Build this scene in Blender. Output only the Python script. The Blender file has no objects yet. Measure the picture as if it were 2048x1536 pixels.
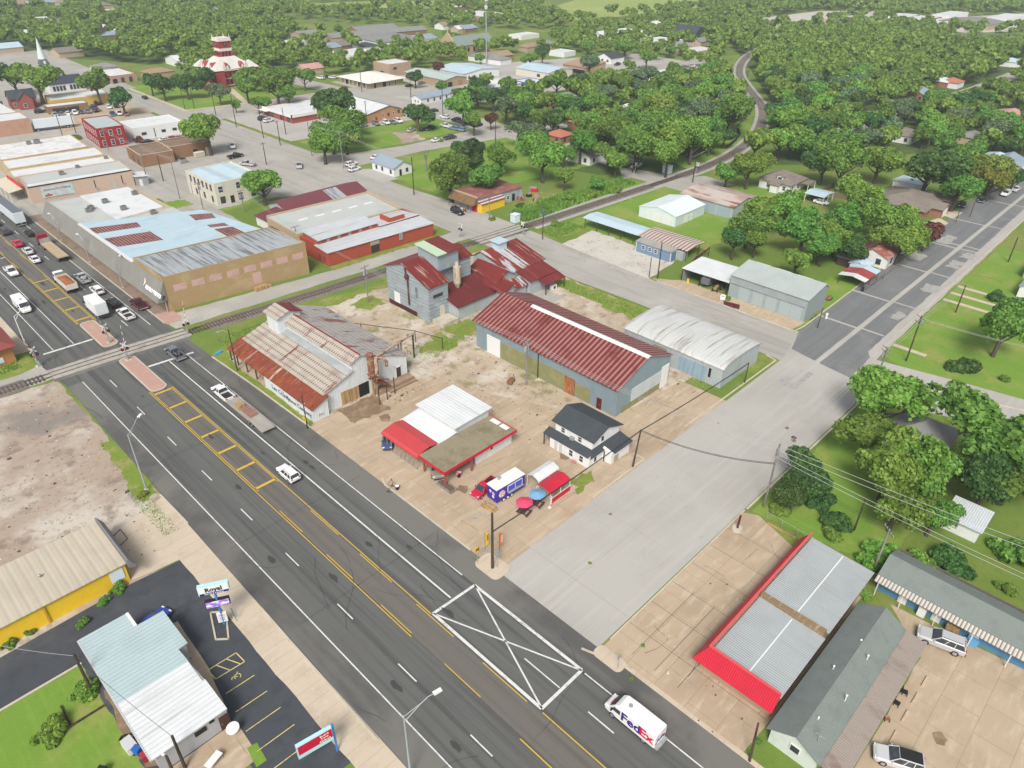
import bpy,bmesh,math,random
import numpy as np
from mathutils import Vector,Matrix
PI=math.pi
R=math.radians
random.seed(7)
S=bpy.context.scene
COL=S.collection
# --------------------- camera
H=71.97
cd=bpy.data.cameras.new('camera');cam=bpy.data.objects.new('camera',cd);COL.objects.link(cam)
F=1449.99
cd.sensor_width=36;cd.lens=F/2048*36;cd.clip_end=6000;cd.clip_start=.5
_p,_r,_y=.569102,.012139,-.800035
_f=Vector((0,math.cos(_p),-math.sin(_p)));_u=Vector((0,math.sin(_p),math.cos(_p)));_x=Vector((1,0,0))
_x,_u=_x*math.cos(_r)+_u*math.sin(_r),-_x*math.sin(_r)+_u*math.cos(_r)
_Z=Matrix.Rotation(_y,3,'Z');_f,_u,_x=_Z@_f,_Z@_u,_Z@_x
cam.matrix_world=Matrix(((_x.x,_u.x,-_f.x,0),(_x.y,_u.y,-_f.y,0),(_x.z,_u.z,-_f.z,H),(0,0,0,1)))
S.camera=cam
def at(u,v,z=0.):
 "ground position (or position at height z) of a point measured in the photograph"
 d=_x*((u-1024)/F)-_u*((v-768)/F)+_f
 t=(z-H)/d.z
 return(d.x*t,d.y*t)
 # --------------------- light
W=bpy.data.worlds.new('World');S.world=W;W.use_nodes=True
SUN_EL,SUN_AZ=47,236
nt=W.node_tree;bg=nt.nodes['Background'];bg.inputs['Strength'].default_value=.115
sky=nt.nodes.new('ShaderNodeTexSky');sky.sky_type='NISHITA';sky.sun_disc=False
sky.sun_elevation=R(SUN_EL);sky.sun_rotation=R(SUN_AZ);sky.air_density=1.0;sky.dust_density=3.0;sky.ozone_density=.6
hs_=nt.nodes.new('ShaderNodeHueSaturation');hs_.inputs['Saturation'].default_value=.35
nt.links.new(sky.outputs[0],hs_.inputs['Color']);nt.links.new(hs_.outputs[0],bg.inputs['Color'])
sl=bpy.data.lights.new('sun','SUN');sun=bpy.data.objects.new('sun',sl);COL.objects.link(sun)
sl.energy=2.7;sl.angle=R(20);sl.color=(1,.95,.88)
_d=Vector((math.sin(R(SUN_AZ))*math.cos(R(SUN_EL)),math.cos(R(SUN_AZ))*math.cos(R(SUN_EL)),math.sin(R(SUN_EL))))
sun.rotation_euler=_d.to_track_quat('Z','Y').to_euler()
S.view_settings.view_transform='Standard';S.view_settings.look='None';S.view_settings.gamma=1
S.view_settings.exposure=0.4
S.cycles.max_bounces=6;S.cycles.diffuse_bounces=3;S.cycles.glossy_bounces=2;S.cycles.transmission_bounces=3
S.cycles.volume_bounces=0
# --------------------- mesh helpers
class MB:
 def __init__(s):s.v=[];s.f=[];s.m=[];s.s=[]
 def add(s,vs,fs,mi=0,sm=False):
  n=len(s.v);s.v+=[tuple(p)for p in vs]
  for f in fs:s.f.append(tuple(n+i for i in f));s.m.append(mi);s.s.append(sm)
  return s
 def box(s,x0,x1,y0,y1,z0,z1,mi=0):
  return s.add([(x0,y0,z0),(x1,y0,z0),(x1,y1,z0),(x0,y1,z0),(x0,y0,z1),(x1,y0,z1),(x1,y1,z1),(x0,y1,z1)],[(3,2,1,0),(4,5,6,7),(0,1,5,4),(1,2,6,5),(2,3,7,6),(3,0,4,7)],mi)
 def prism(s,poly,ax,a,b,mi=0):
  "polygon extruded along an axis: (x,z) along y, (y,z) along x, (x,y) along z"
  g={'y':lambda p,t:(p[0],t,p[1]),'x':lambda p,t:(t,p[0],p[1]),'z':lambda p,t:(p[0],p[1],t)}[ax]
  n=len(poly)
  return s.add([g(p,a)for p in poly]+[g(p,b)for p in poly],[tuple(range(n))[::-1],tuple(range(n,2*n))]+[(i,(i+1)%n,n+(i+1)%n,n+i)for i in range(n)],mi)
 def loft(s,secs,cap=True,mi=0,sm=False):
  n=len(secs[0]);base=[p for q in secs for p in q];fs=[]
  for k in range(len(secs)-1):
   for i in range(n):j=(i+1)%n;fs.append((k*n+i,k*n+j,(k+1)*n+j,(k+1)*n+i))
  s.add(base,fs,mi,sm)
  if cap:s.add(secs[0],[tuple(range(n))[::-1]],mi);s.add(secs[-1],[tuple(range(n))],mi)
  return s
 def tube(s,pts,r,n=6,mi=0,sm=True):
  pts=[Vector(p)for p in pts];rr=r if isinstance(r,(list,tuple))else[r]*len(pts);secs=[]
  for k,p in enumerate(pts):
   d=(pts[min(k+1,len(pts)-1)]-pts[max(k-1,0)]).normalized()
   a=d.cross(Vector((0,0,1))if abs(d.z)<.9 else Vector((1,0,0))).normalized();b=d.cross(a)
   secs.append([tuple(p+(a*math.cos(2*PI*i/n)+b*math.sin(2*PI*i/n))*rr[k])for i in range(n)])
  return s.loft(secs,True,mi,sm)
 def disc(s,c,r,ax,t,n=14,mi=0):
  p=[(math.cos(2*PI*i/n)*r,math.sin(2*PI*i/n)*r)for i in range(n)]
  i={'x':(1,2,0),'y':(0,2,1),'z':(0,1,2)}[ax]
  return s.prism([(c[i[0]]+q[0],c[i[1]]+q[1])for q in p],ax,c[i[2]]-t/2,c[i[2]]+t/2,mi)
 def ball(s,c,rx,ry=None,rz=None,n=8,m=5,mi=0):
  ry=ry or rx;rz=rz or rx;secs=[]
  for k in range(m+1):
   a=-PI/2+PI*k/m;q=max(math.cos(a),.02)
   secs.append([(c[0]+rx*q*math.cos(2*PI*i/n),c[1]+ry*q*math.sin(2*PI*i/n),c[2]+rz*math.sin(a))for i in range(n)])
  return s.loft(secs,True,mi,True)
 def xf(s,M):
  s.v=[tuple(M@Vector(p))for p in s.v];return s
def build(name,mb,mats,parent=None,off=None,fix=True):
 me=bpy.data.meshes.new(name);v=mb.v
 if off is not None:v=[(p[0]-off[0],p[1]-off[1],p[2]-off[2])for p in v]
 me.from_pydata(v,[],mb.f)
 for m in(mats if isinstance(mats,(list,tuple))else[mats]):me.materials.append(m)
 me.polygons.foreach_set('material_index',mb.m);me.polygons.foreach_set('use_smooth',mb.s)
 if fix and len(mb.f)<6000:
  bm=bmesh.new();bm.from_mesh(me);bmesh.ops.recalc_face_normals(bm,faces=bm.faces);bm.to_mesh(me);bm.free()
 o=bpy.data.objects.new(name,me);COL.objects.link(o)
 if parent is not None:o.parent=parent
 return o
def tag(o,label=None,cat=None,group=None,kind=None):
 for k,x in(('label',label),('category',cat),('group',group),('kind',kind)):
  if x:o[k]=x
 return o
def thing(name,label,cat,loc=(0,0,0),rz=0.,group=None):
 o=bpy.data.objects.new(name,None);COL.objects.link(o);o.empty_display_size=.3
 o.location=(loc[0],loc[1],loc[2]if len(loc)>2 else 0);o.rotation_euler.z=rz
 return tag(o,label,cat,group)
def kids(o):return[c for c in bpy.data.objects if c.parent==o]
_KID={}
def copy_tree(o,parent=None):
 "a thing with copies of its parts and sub-parts; the copies share mesh data"
 c=o.copy();COL.objects.link(c);c.parent=parent
 if o.name not in _KID:_KID[o.name]=kids(o)
 for ch in _KID[o.name]:copy_tree(ch,c)
 return c
 # --------------------- materials
_M={}
def M(key,col=(.5,.5,.5),rough=.85,metal=0.,var=(),bump=(),spec=.25,rnd=True,objcol=False,emit=0):
 """procedural material. var: (scale xyz, colour, lo, hi) noise layers; ('s', axis, period, width, colour, mix) stripes;
    ('b', w, h, colour) bricks.  bump: ('r', axis, period, strength) ribs; ('n', scale, strength) noise"""
 if key in _M:return _M[key]
 m=bpy.data.materials.new(key);m.use_nodes=True;nt=m.node_tree;L=nt.links.new;N=nt.nodes.new
 b=nt.nodes['Principled BSDF'];b.inputs['Roughness'].default_value=rough;b.inputs['Metallic'].default_value=metal
 b.inputs['Specular IOR Level'].default_value=spec
 tc=N('ShaderNodeTexCoord');co=tc.outputs['Object']
 if rnd:
  oi=N('ShaderNodeObjectInfo');ml=N('ShaderNodeMath');ml.operation='MULTIPLY';ml.inputs[1].default_value=37.
  L(oi.outputs['Random'],ml.inputs[0]);ad=N('ShaderNodeVectorMath');ad.operation='ADD'
  L(co,ad.inputs[0]);L(ml.outputs[0],ad.inputs[1]);rc=ad.outputs[0]
 else:rc=co
 if objcol:
  oi2=N('ShaderNodeObjectInfo');cur=oi2.outputs['Color']
 else:
  rgb=N('ShaderNodeRGB');rgb.outputs[0].default_value=(*col,1);cur=rgb.outputs[0]
 def mix(fac,c2):
  nonlocal cur
  mx=N('ShaderNodeMix');mx.data_type='RGBA';L(fac,mx.inputs[0]);L(cur,mx.inputs[6]);mx.inputs[7].default_value=(*c2,1);cur=mx.outputs[2]
 def ramp(x,lo,hi,top=1.):
  r=N('ShaderNodeMapRange');r.interpolation_type='SMOOTHSTEP';L(x,r.inputs[0])
  r.inputs[1].default_value=lo;r.inputs[2].default_value=hi;r.inputs[4].default_value=top;return r.outputs[0]
 def saw(axis,period):
  sx=N('ShaderNodeSeparateXYZ');L(co,sx.inputs[0])
  d=N('ShaderNodeMath');d.operation='DIVIDE';L(sx.outputs['XYZ'.index(axis)],d.inputs[0]);d.inputs[1].default_value=period
  f=N('ShaderNodeMath');f.operation='FRACT';L(d.outputs[0],f.inputs[0]);return f.outputs[0]
 for q in var:
  if q[0]=='s':
   f=saw(q[1],q[2]);g=N('ShaderNodeMath');g.operation='LESS_THAN';L(f,g.inputs[0]);g.inputs[1].default_value=q[3]
   k=N('ShaderNodeMath');k.operation='MULTIPLY';L(g.outputs[0],k.inputs[0]);k.inputs[1].default_value=q[5];mix(k.outputs[0],q[4])
  elif q[0]=='g':
   k=None
   for ax,pe,wd in(q[1:4],q[4:7]):
    g=N('ShaderNodeMath');g.operation='LESS_THAN';L(saw(ax,pe),g.inputs[0]);g.inputs[1].default_value=wd
    if k:h=N('ShaderNodeMath');h.operation='MULTIPLY';L(k,h.inputs[0]);L(g.outputs[0],h.inputs[1]);g=h
    k=g.outputs[0]
   h=N('ShaderNodeMath');h.operation='MULTIPLY';L(k,h.inputs[0]);h.inputs[1].default_value=q[8];mix(h.outputs[0],q[7])
  elif q[0]=='b':
   bt=N('ShaderNodeTexBrick');mp=N('ShaderNodeMapping');L(co,mp.inputs[0])
   if len(q)>4 and q[4]=='w':
    sx=N('ShaderNodeSeparateXYZ');L(co,sx.inputs[0]);g=N('ShaderNodeMath');L(sx.outputs[0],g.inputs[0]);L(sx.outputs[1],g.inputs[1]);cx=N('ShaderNodeCombineXYZ');L(g.outputs[0],cx.inputs[0]);L(sx.outputs[2],cx.inputs[1]);L(cx.outputs[0],mp.inputs[0])
   if len(q)>4 and q[4]=='y':mp.inputs['Rotation'].default_value=(0,0,PI/2)
   L(mp.outputs[0],bt.inputs[0]);bt.inputs['Scale'].default_value=1;bt.inputs['Brick Width'].default_value=q[1];bt.inputs['Row Height'].default_value=q[2]
   bt.inputs['Mortar Size'].default_value=q[5]if len(q)>5 else .02;bt.inputs['Color1'].default_value=(0,0,0,1);bt.inputs['Color2'].default_value=(.1,.1,.1,1);bt.inputs['Mortar'].default_value=(1,1,1,1)
   mix(bt.outputs[0],q[3])
  else:
   sc=q[0]if isinstance(q[0],tuple)else(q[0],)*3
   mp=N('ShaderNodeMapping');mp.inputs['Scale'].default_value=sc;L(rc,mp.inputs[0])
   nz=N('ShaderNodeTexNoise');nz.inputs['Scale'].default_value=1;nz.inputs['Detail'].default_value=5;nz.inputs['Roughness'].default_value=.6;L(mp.outputs[0],nz.inputs[0])
   mix(ramp(nz.outputs[0],q[2],q[3],q[4]if len(q)>4 else 1.),q[1])
 L(cur,b.inputs['Base Color'])
 if emit:L(cur,b.inputs['Emission Color']);b.inputs['Emission Strength'].default_value=emit
 prev=None
 for q in bump:
  bu=N('ShaderNodeBump');bu.inputs['Distance'].default_value=.05
  if q[0]=='r':
   f=saw(q[1],q[2]);pk=N('ShaderNodeMath');pk.operation='PINGPONG';L(f,pk.inputs[0]);pk.inputs[1].default_value=.5
   L(ramp(pk.outputs[0],.05,.3),bu.inputs['Height']);bu.inputs['Strength'].default_value=q[3]
  else:
   nz=N('ShaderNodeTexNoise');nz.inputs['Scale'].default_value=q[1];nz.inputs['Detail'].default_value=4;L(rc,nz.inputs[0])
   L(nz.outputs[0],bu.inputs['Height']);bu.inputs['Strength'].default_value=q[2]
  if prev:L(prev,bu.inputs['Normal'])
  prev=bu.outputs[0]
 if prev:L(prev,b.inputs['Normal'])
 _M[key]=m;return m
RUST=(.16,.045,.02);DRUST=(.19,.028,.022)
def metal(key,col,axis='Y',pitch=.6,rust=None,amt=(.5,.7),dirt=(.3,.3,.28),rough=.5,st=.6):
 sl=(2.2,.12,.12)if axis=='X' else(.12,2.2,.12)
 var=[(sl,dirt,.48,.8,.5)]
 if rust:var+=[((sl[0]*.6,sl[1]*.6,.3),rust,amt[0],amt[1],.95)]
 var+=[(.25,tuple(c*.82 for c in col),.4,.7,.5)]
 return M(key,col,rough,0,var,[('r',axis,pitch,st)],.35)
def wallm(key,col,dirt=None,axis=None,pitch=.4,streak=.5):
 dirt=dirt or tuple(c*.7 for c in col)
 return M(key,col,.85,0,[((.5,.5,.08),dirt,.5,.8,streak),(1.7,tuple(c*.88 for c in col),.4,.7,.6)],[('r',axis,pitch,.5)]if axis else[('n',6,.15)])
WHITE=M('white paint',(.7,.7,.68),.5,0,[(.9,(.62,.62,.6),.5,.8,.5)])
BLACK=M('black paint',(.02,.02,.022),.5)
GREY=M('grey paint',(.3,.31,.32),.5,0,[(1.,(.24,.25,.26),.45,.7)])
STEEL=M('galvanised steel',(.42,.44,.45),.45,.4,[(2.,(.32,.33,.34),.4,.7)])
GLASS=M('dark window glass',(.03,.035,.045),.08,0,[(.8,(.05,.06,.075),.4,.6)],spec=.6)
CGLASS=M('car glass',(.03,.036,.044),.06,0,[(1.5,(.06,.07,.08),.45,.65)],spec=.8)
TYRE=M('tyre rubber',(.018,.018,.018),.9,0,[(3.,(.03,.028,.026),.4,.7)])
RIM=M('wheel rim',(.42,.43,.44),.35,.5)
LAMPG=M('headlamp glass',(.7,.72,.74),.15,0,spec=.6)
TAIL=M('tail lamp',(.35,.015,.015),.3,0)
PAINT=M('car paint',rough=.3,objcol=True,spec=.5)
TRIM=M('black trim',(.025,.025,.027),.6)
WOOD=M('weathered pole wood',(.075,.055,.042),.9,0,[((4,4,.3),(.035,.026,.02),.4,.65),(.8,(.12,.1,.085),.5,.8,.6)])
GWOOD=M('grey pole wood',(.26,.24,.22),.9,0,[((4,4,.3),(.15,.135,.12),.4,.65)])
PLANK=M('tan planks',(.42,.29,.14),.85,0,[((3,3,.25),(.26,.16,.07),.4,.65)])
RED=M('red paint',(.55,.012,.035),.45,0,[(1.2,(.45,.012,.03),.4,.7)])
RUSTM=M('rusty iron',(.22,.09,.05),.9,0,[(1.5,(.42,.26,.17),.45,.6),(4.,(.1,.04,.025),.5,.7)])
YEL=M('yellow paint',(.8,.5,.02),.5)
INK=M('black lettering',(.02,.02,.025),.7)
INKW=M('white lettering',(.8,.8,.78),.6)
def text(parent,s,loc,ux,uy,size,mat,name='lettering',bold=0.,align='CENTER',depth=.01):
 "flat raised lettering: baseline direction ux, letter-up direction uy (both in the thing's own axes)"
 cu=bpy.data.curves.new(name,'FONT');cu.body=s;cu.size=size;cu.extrude=depth;cu.offset=bold;cu.align_x=align;cu.resolution_u=2
 t=bpy.data.objects.new('tmp',cu);COL.objects.link(t);dg=bpy.context.evaluated_depsgraph_get()
 me=bpy.data.meshes.new_from_object(t.evaluated_get(dg));bpy.data.objects.remove(t);bpy.data.curves.remove(cu)
 ux,uy=Vector(ux).normalized(),Vector(uy).normalized();un=ux.cross(uy)
 me.transform(Matrix(((ux.x,uy.x,un.x,loc[0]),(ux.y,uy.y,un.y,loc[1]),(ux.z,uy.z,un.z,loc[2]),(0,0,0,1))))
 me.materials.clear();me.materials.append(mat)
 o=bpy.data.objects.new(name,me);COL.objects.link(o);o.parent=parent;return o
 # --------------------- ground
def struct(o):o['kind']='structure';return o
def jag(pts,amp,step,rnd):
 out=[]
 for k,a in enumerate(pts):
  b=pts[(k+1)%len(pts)];d=math.dist(a,b);n=max(1,int(d/step))
  for i in range(n):
   t=i/n;j=amp if i else amp*.5
   out.append((a[0]+(b[0]-a[0])*t+rnd.uniform(-j,j),a[1]+(b[1]-a[1])*t+rnd.uniform(-j,j)))
 return out
_lv={};NOTREE=[]
def sheet(name,pts,z,m,amp=0.,step=2.,px=False):
 if px:pts=[at(*p)for p in pts]
 if name not in('verge','lawn','ground','tall_grass','pavement_crack','concrete_lot'):NOTREE.append(pts)
 if amp:pts=jag(pts,amp*(1.6 if name in('lawn','verge')else 1),min(step,1.)if name=='lawn' else step,random.Random(int(abs(pts[0][0]*13+pts[0][1]*7))))
 k=_lv[z]=_lv.get(z,0)+1
 z+=k*.00012
 me=bpy.data.meshes.new(name);bm=bmesh.new()
 f=bm.faces.new([bm.verts.new((p[0],p[1],z))for p in pts]);bm.normal_update()
 if f.normal.z<0:f.normal_flip()
 bmesh.ops.triangulate(bm,faces=bm.faces);bm.to_mesh(me);bm.free();me.materials.append(m)
 o=bpy.data.objects.new(name,me);COL.objects.link(o);return struct(o)
def rect(x0,x1,y0,y1):return[(x0,y0),(x1,y0),(x1,y1),(x0,y1)]
g_grass=M('ground grass',(.125,.195,.034),.95,0,[(.045,(.22,.235,.06),.45,.66,.85),(.9,(.11,.17,.028),.45,.7,.7),(.16,(.3,.26,.11),.6,.8,.6),(6.,(.2,.27,.05),.5,.75,.5)],[('n',5,.5)],rnd=False)
g_lawn=M('mown lawn',(.145,.255,.034),.95,0,[(.12,(.26,.27,.075),.46,.66,.9),((1.6,.05,1),(.18,.3,.045),.5,.6,.5),(1.2,(.13,.23,.028),.45,.7,.6),(.35,(.36,.29,.13),.66,.82,.7),(7.,(.22,.33,.05),.5,.75,.5)],[('n',5,.4)],rnd=False)
g_rough=M('rough verge grass',(.17,.235,.035),.95,0,[(.3,(.3,.27,.1),.45,.68,.85),(2.2,(.12,.18,.03),.45,.7,.7),(.8,(.42,.35,.24),.6,.75,.8)],[('n',4,.6)],rnd=False)
g_asph=M('highway asphalt',(.115,.118,.112),.9,0,[((1.1,.012,1),(.062,.063,.063),.44,.64,.85),((.55,.02,1),(.165,.165,.155),.5,.75,.75),(.06,(.11,.108,.1),.45,.7,.6),(5.,(.1,.1,.098),.45,.75,.5)],[('n',9,.25)],rnd=False)
g_turn=M('turn lane asphalt',(.14,.13,.115),.9,0,[((1.3,.015,1),(.09,.085,.075),.45,.65,.7),(.1,(.135,.128,.115),.45,.7,.6),(4.,(.12,.115,.1),.5,.75,.5)],[('n',9,.25)],rnd=False)
g_should=M('shoulder asphalt',(.16,.155,.14),.9,0,[(.05,(.085,.083,.08),.42,.6,.9),((.4,.03,1),(.16,.155,.14),.5,.7,.6),(4.,(.14,.138,.13),.5,.75,.5)],[('n',9,.25)],rnd=False)
g_conc=M('tan concrete lot',(.44,.345,.245),.9,0,[(.11,(.35,.27,.185),.42,.66,.8),((.25,.9,1),(.53,.45,.35),.48,.72,.7),(.7,(.29,.22,.15),.62,.8,.7),('b',4.6,3.9,(.24,.18,.12),'x',.022),(4.,(.4,.31,.22),.5,.75,.6)],[('n',7,.2)],rnd=False)
g_conc2=M('pale concrete',(.4,.385,.355),.9,0,[(.05,(.34,.325,.295),.42,.66,.8),((.05,1.1,1),(.46,.445,.405),.48,.7,.5),(.9,(.29,.275,.245),.66,.82,.6),(5.,(.43,.4,.355),.5,.8,.5)],[('n',9,.2)],rnd=False)
g_walk=M('sidewalk concrete',(.52,.44,.34),.9,0,[(.3,(.44,.36,.27),.45,.7,.8),(1.5,(.57,.5,.42),.5,.75,.6),('b',1.9,60.,(.33,.27,.2),'y',.02)],[('n',7,.2)],rnd=False)
g_kerb=M('kerb concrete',(.5,.45,.36),.9,0,[(.5,(.4,.34,.26),.45,.7,.8)],[('n',7,.2)],rnd=False)
g_street=M('worn street',(.36,.345,.31),.9,0,[((.5,.03,1),(.28,.265,.24),.45,.68,.8),(.08,(.42,.4,.365),.45,.7,.7),((2.5,.06,1),(.22,.21,.19),.62,.75,.5),(5.,(.33,.315,.285),.5,.75,.5)],[('n',9,.25)],rnd=False)
g_dark=M('blue grey asphalt',(.17,.175,.178),.9,0,[((.03,.8,1),(.135,.14,.145),.45,.68,.8),(.12,(.225,.225,.22),.5,.72,.8),(5.,(.12,.125,.13),.5,.75,.5)],[('n',9,.25)],rnd=False)
g_drive=M('salon drive asphalt',(.058,.064,.074),.9,0,[(.12,(.085,.09,.097),.45,.72,.8),(.5,(.042,.047,.056),.45,.7,.7),(1.2,(.13,.13,.125),.68,.85,.5)],[('n',9,.25)],rnd=False)
g_dirt=M('bare dirt lot',(.36,.29,.23),.95,0,[(.06,(.52,.48,.42),.46,.62,.9),(.22,(.2,.155,.125),.52,.68,.85),(.045,(.2,.185,.17),.53,.64,.85),(.9,(.3,.21,.15),.5,.72,.8),(2.5,(.55,.49,.42),.66,.78,.6),(6.,(.32,.24,.17),.5,.8,.6)],[('n',3,.5)],rnd=False)
g_yard=M('gravel and soil yard',(.42,.34,.25),.95,0,[(.1,(.54,.49,.42),.45,.6,.9),(.45,(.27,.19,.125),.5,.68,.85),(.17,(.19,.215,.07),.56,.64,.85),((.9,.12,1),(.33,.25,.18),.55,.7,.7),(2.,(.5,.42,.33),.6,.76,.6),(7.,(.34,.26,.18),.5,.8,.6)],[('n',3,.4)],rnd=False)
g_gravel=M('grey gravel',(.35,.34,.31),.95,0,[(.1,(.44,.42,.38),.45,.66,.8),(3.,(.25,.235,.21),.5,.7,.7),(.4,(.27,.24,.19),.6,.75,.6)],[('n',8,.5)],rnd=False)
g_white=M('white rock lot',(.5,.47,.42),.95,0,[(.2,(.42,.38,.32),.45,.66,.8),(1.8,(.58,.55,.5),.5,.72,.7),(.3,(.26,.25,.1),.7,.8,.7)],[('n',6,.4)],rnd=False)
g_ballast=M('track ballast',(.17,.145,.125),.95,0,[(2.5,(.26,.23,.2),.48,.7,.8),(.2,(.11,.095,.085),.5,.7,.6)],[('n',9,.6)],rnd=False)
g_brick=M('pink brick paving',(.44,.27,.215),.9,0,[(.6,(.5,.34,.28),.45,.7,.7),('b',.4,.2,(.36,.24,.2))],rnd=False)
m_wht=M('white road paint',(.62,.62,.6),.7,0,[(1.2,(.38,.38,.37),.5,.7,.8),(6.,(.3,.3,.29),.6,.72,.7)],rnd=False)
m_yel=M('yellow road paint',(.56,.38,.045),.7,0,[(6.,(.3,.22,.07),.6,.72,.7),(1.2,(.4,.28,.06),.55,.75,.7)],rnd=False)
m_patch=M('tar and patch',(.07,.07,.068),.9,0,[(.8,(.11,.108,.1),.45,.7)],rnd=False)
g_stain=M('damp soil stain',(.2,.135,.085),.9,0,[(.6,(.3,.22,.15),.45,.7)],rnd=False)
gm=MB();gm.add([(-500,-500,0),(2600,-500,0),(2600,2600,0),(-500,2600,0)],[(0,1,2,3)])
struct(build('ground',gm,g_grass))
A,B,C_,D_=.01,.02,.03,.045
# --- lots
sheet('dirt_lot',[(-9,79),(12.6,79.4),(22,79.4),(22,138),(8,138.5),(-30,138),(-30,79)],A,g_dirt,.3)
sheet('concrete_apron',[(12.6,79.8),(13.6,90),(18.5,91.5),(22.3,93),(22.3,30),(18.4,30),(18.4,79)],B,g_walk,.1)
sheet('parking_lot',[(18.7,78.8),(12.4,79.3),(-14,78.3),(-14,71.2),(3.6,71.4),(3.9,73),(12,73),(13.8,69.5),(13.2,60),(11.2,50),(11,40),(18.6,40)],A,g_drive)
sheet('lawn',[(-14,71),(3.4,71.2),(3.6,54),(2,48),(-14,50)],B,g_lawn,.1)
sheet('verge',[at(200,885),at(235,880),at(315,985),at(285,1005),at(255,975),at(235,935)],B,g_rough,.25,.6)
sheet('gravel_verge',[(22,139),(22,146),(-20,151),(-20,138.6)],A,g_gravel,.3)
sheet('verge',[(21,145.6),(21,153),(4,152),(-10,152),(-10,147.5),(18,144.6)],B,g_rough,.3)
sheet('concrete_lot',[(46.8,47.6),(104,47.6),(104,57),(86,58.5),(82,64),(70,92),(46.8,93)],A,g_conc)
sheet('work_yard',[(69,60),(84,58),(108,56),(123,55),(124,128),(112,130),(72,131),(47,124),(47,93),(58,89),(66,84)],.006,g_yard,.5)
sheet('verge',[(46.6,92.6),(48,93),(48,123),(60,131),(46.6,127.5)],B,g_rough,.15)
sheet('verge',[(47.5,127.5),(62,132),(76,132.5),(100,129.5),(100,126.5),(84,129),(70,128.5),(56,126)],B,g_rough,.5,1.5)
sheet('verge',[(80,121),(84.6,121.5),(84.8,127),(78,126)],B,g_rough,.4,1.)
sheet('verge',[(85,98),(93,97),(93,103),(86,104)],C_,g_rough,.5,1.)
sheet('verge',[(76,99),(80,96),(85,97),(84,103)],B,g_rough,.6,1.)
sheet('gravel_lot',[(46.2,142),(137,136.5),(137,143.5),(86,144.8),(46.2,149.5)],A,g_gravel,.2)
sheet('verge',[(86.5,147),(118,145.2),(118,143.2),(86.5,144.6)],B,g_rough,.3,1.)
sheet('concrete_pad',[(60.5,90.6),(68.5,90.8),(68.5,94),(60.5,94)],B,g_conc)
sheet('muddy_patch',[(53,88.5),(60,87.5),(60.3,93.6),(53,93.8)],B,g_stain,.4,.8)
for q in([(105,78),(110,77.5),(110,92),(105,92)],[(108.5,96),(115,95.5),(115,104),(108.8,104)],[(105.5,93),(107.8,93),(108,101),(106,101)]):
 sheet('concrete_pad',q,B,g_conc2,.1)
sheet('verge',[(117.5,74),(123.6,72),(123.2,112),(118.5,112)],B,g_rough,.5,1.5)
sheet('verge',[(116,49),(121,49),(121,54),(117,53.5)],B,g_rough,.3,1.)
sheet('verge',[(66,50),(70,50.3),(71.5,52),(68,53)],B,g_rough,.3,.8)
sheet('brick_paving',[(45.7,145.2),(49.4,144.8),(49.4,150.8),(45.7,151.5)],C_,g_brick)
sheet('gravel_lot',[(137,88),(151,90),(153,118),(136,117)],A,g_white,.5)
sheet('concrete_pad',[(137.8,52),(143,51.5),(142.5,82),(137.8,88)],B,g_conc,.3)
sheet('lawn',[(137.5,51.5),(172,50.5),(170,58),(153,57),(152.5,51),(140,51)],B,g_lawn,.2)
sheet('lawn',[(152,89),(192,88),(206,112),(206,127),(153,127)],B,g_lawn,.4)
sheet('lawn',[(137,26.5),(141,9.6),(200,9),(196,34.6),(141,34.6)],B,g_lawn,.2)
sheet('lawn',[(197.5,12),(222,12),(222,34.6),(197.5,34.6)],B,g_lawn,.1)
sheet('lawn',[(81,29.9),(135,29.5),(131,20),(110,12),(84,12),(82,20)],B,g_lawn,.2)
sheet('motel_lot',[(50,3.4),(72.5,3.4),(78,9),(79.5,-10),(50,-10)],B,g_conc,.1)
sheet('concrete_lot',[(46.8,30.6),(80,30.6),(81,28.8),(78.2,21.2),(78,12),(53,12),(46.8,12.3)],A,g_conc)
sheet('sidewalk',[(45.6,-10),(47.5,-10),(47.5,30.2),(45.6,30.2)],B,g_walk,.03,3)
sheet('lawn',[(88,205),(93,204.5),(104,209),(104,205),(88,202)],B,g_lawn,.3)
sheet('lawn',[(76,223),(84,220),(84,214),(78,214)],B,g_lawn,.3)
sheet('street_lot',[(80,187),(87,187),(87,205),(105,203),(124,190),(124,300),(104,300),(80,258),(78,196)],A,g_street,.3)
sheet('lawn',[(143.2,208.6),(142,166),(205,158),(208,205),(184,210.5)],B,g_lawn,.3)
sheet('concrete_pad',[(137,192.4),(143.4,192.2),(143.4,208),(138,212)],C_,g_conc2)
sheet('lawn',[(143,232),(150,228),(202,225.5),(208,246),(196,252),(170,258),(145,256)],B,g_lawn,.3)
sheet('dirt_lot',[(172,226),(182,225.5),(188,240),(180,243)],C_,g_dirt,.8,1.5)
sheet('lawn',[(138,335),(168,331),(196,335),(196,404),(139,406)],B,g_lawn,.3)
sheet('concrete_lot',[(143,258),(206,254),(206,326),(143,326)],A,g_conc2,.3)
sheet('concrete_lot',[(222,262),(420,240),(420,300),(300,345),(222,350)],A,g_conc2,.5)
sheet('lawn',[(226,313),(250,309),(250,352),(226,352)],B,g_lawn,.3)
sheet('parking_lot',[(86,330),(126,342),(126,366),(88,368)],B,g_conc,.2)
sheet('tall_grass',[(142.5,138.5),(151,132.6),(199,133.2),(199,140),(164,145.5),(150,146)],B,g_lawn,.4)
sheet('lawn',[(222,131.5),(237,131.8),(282,139),(300,152),(290,163),(246,146),(226,141)],B,g_lawn,.3)
sheet('lawn',[(205,96),(228,90),(228,104),(207,112)],B,g_lawn,.2)
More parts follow.
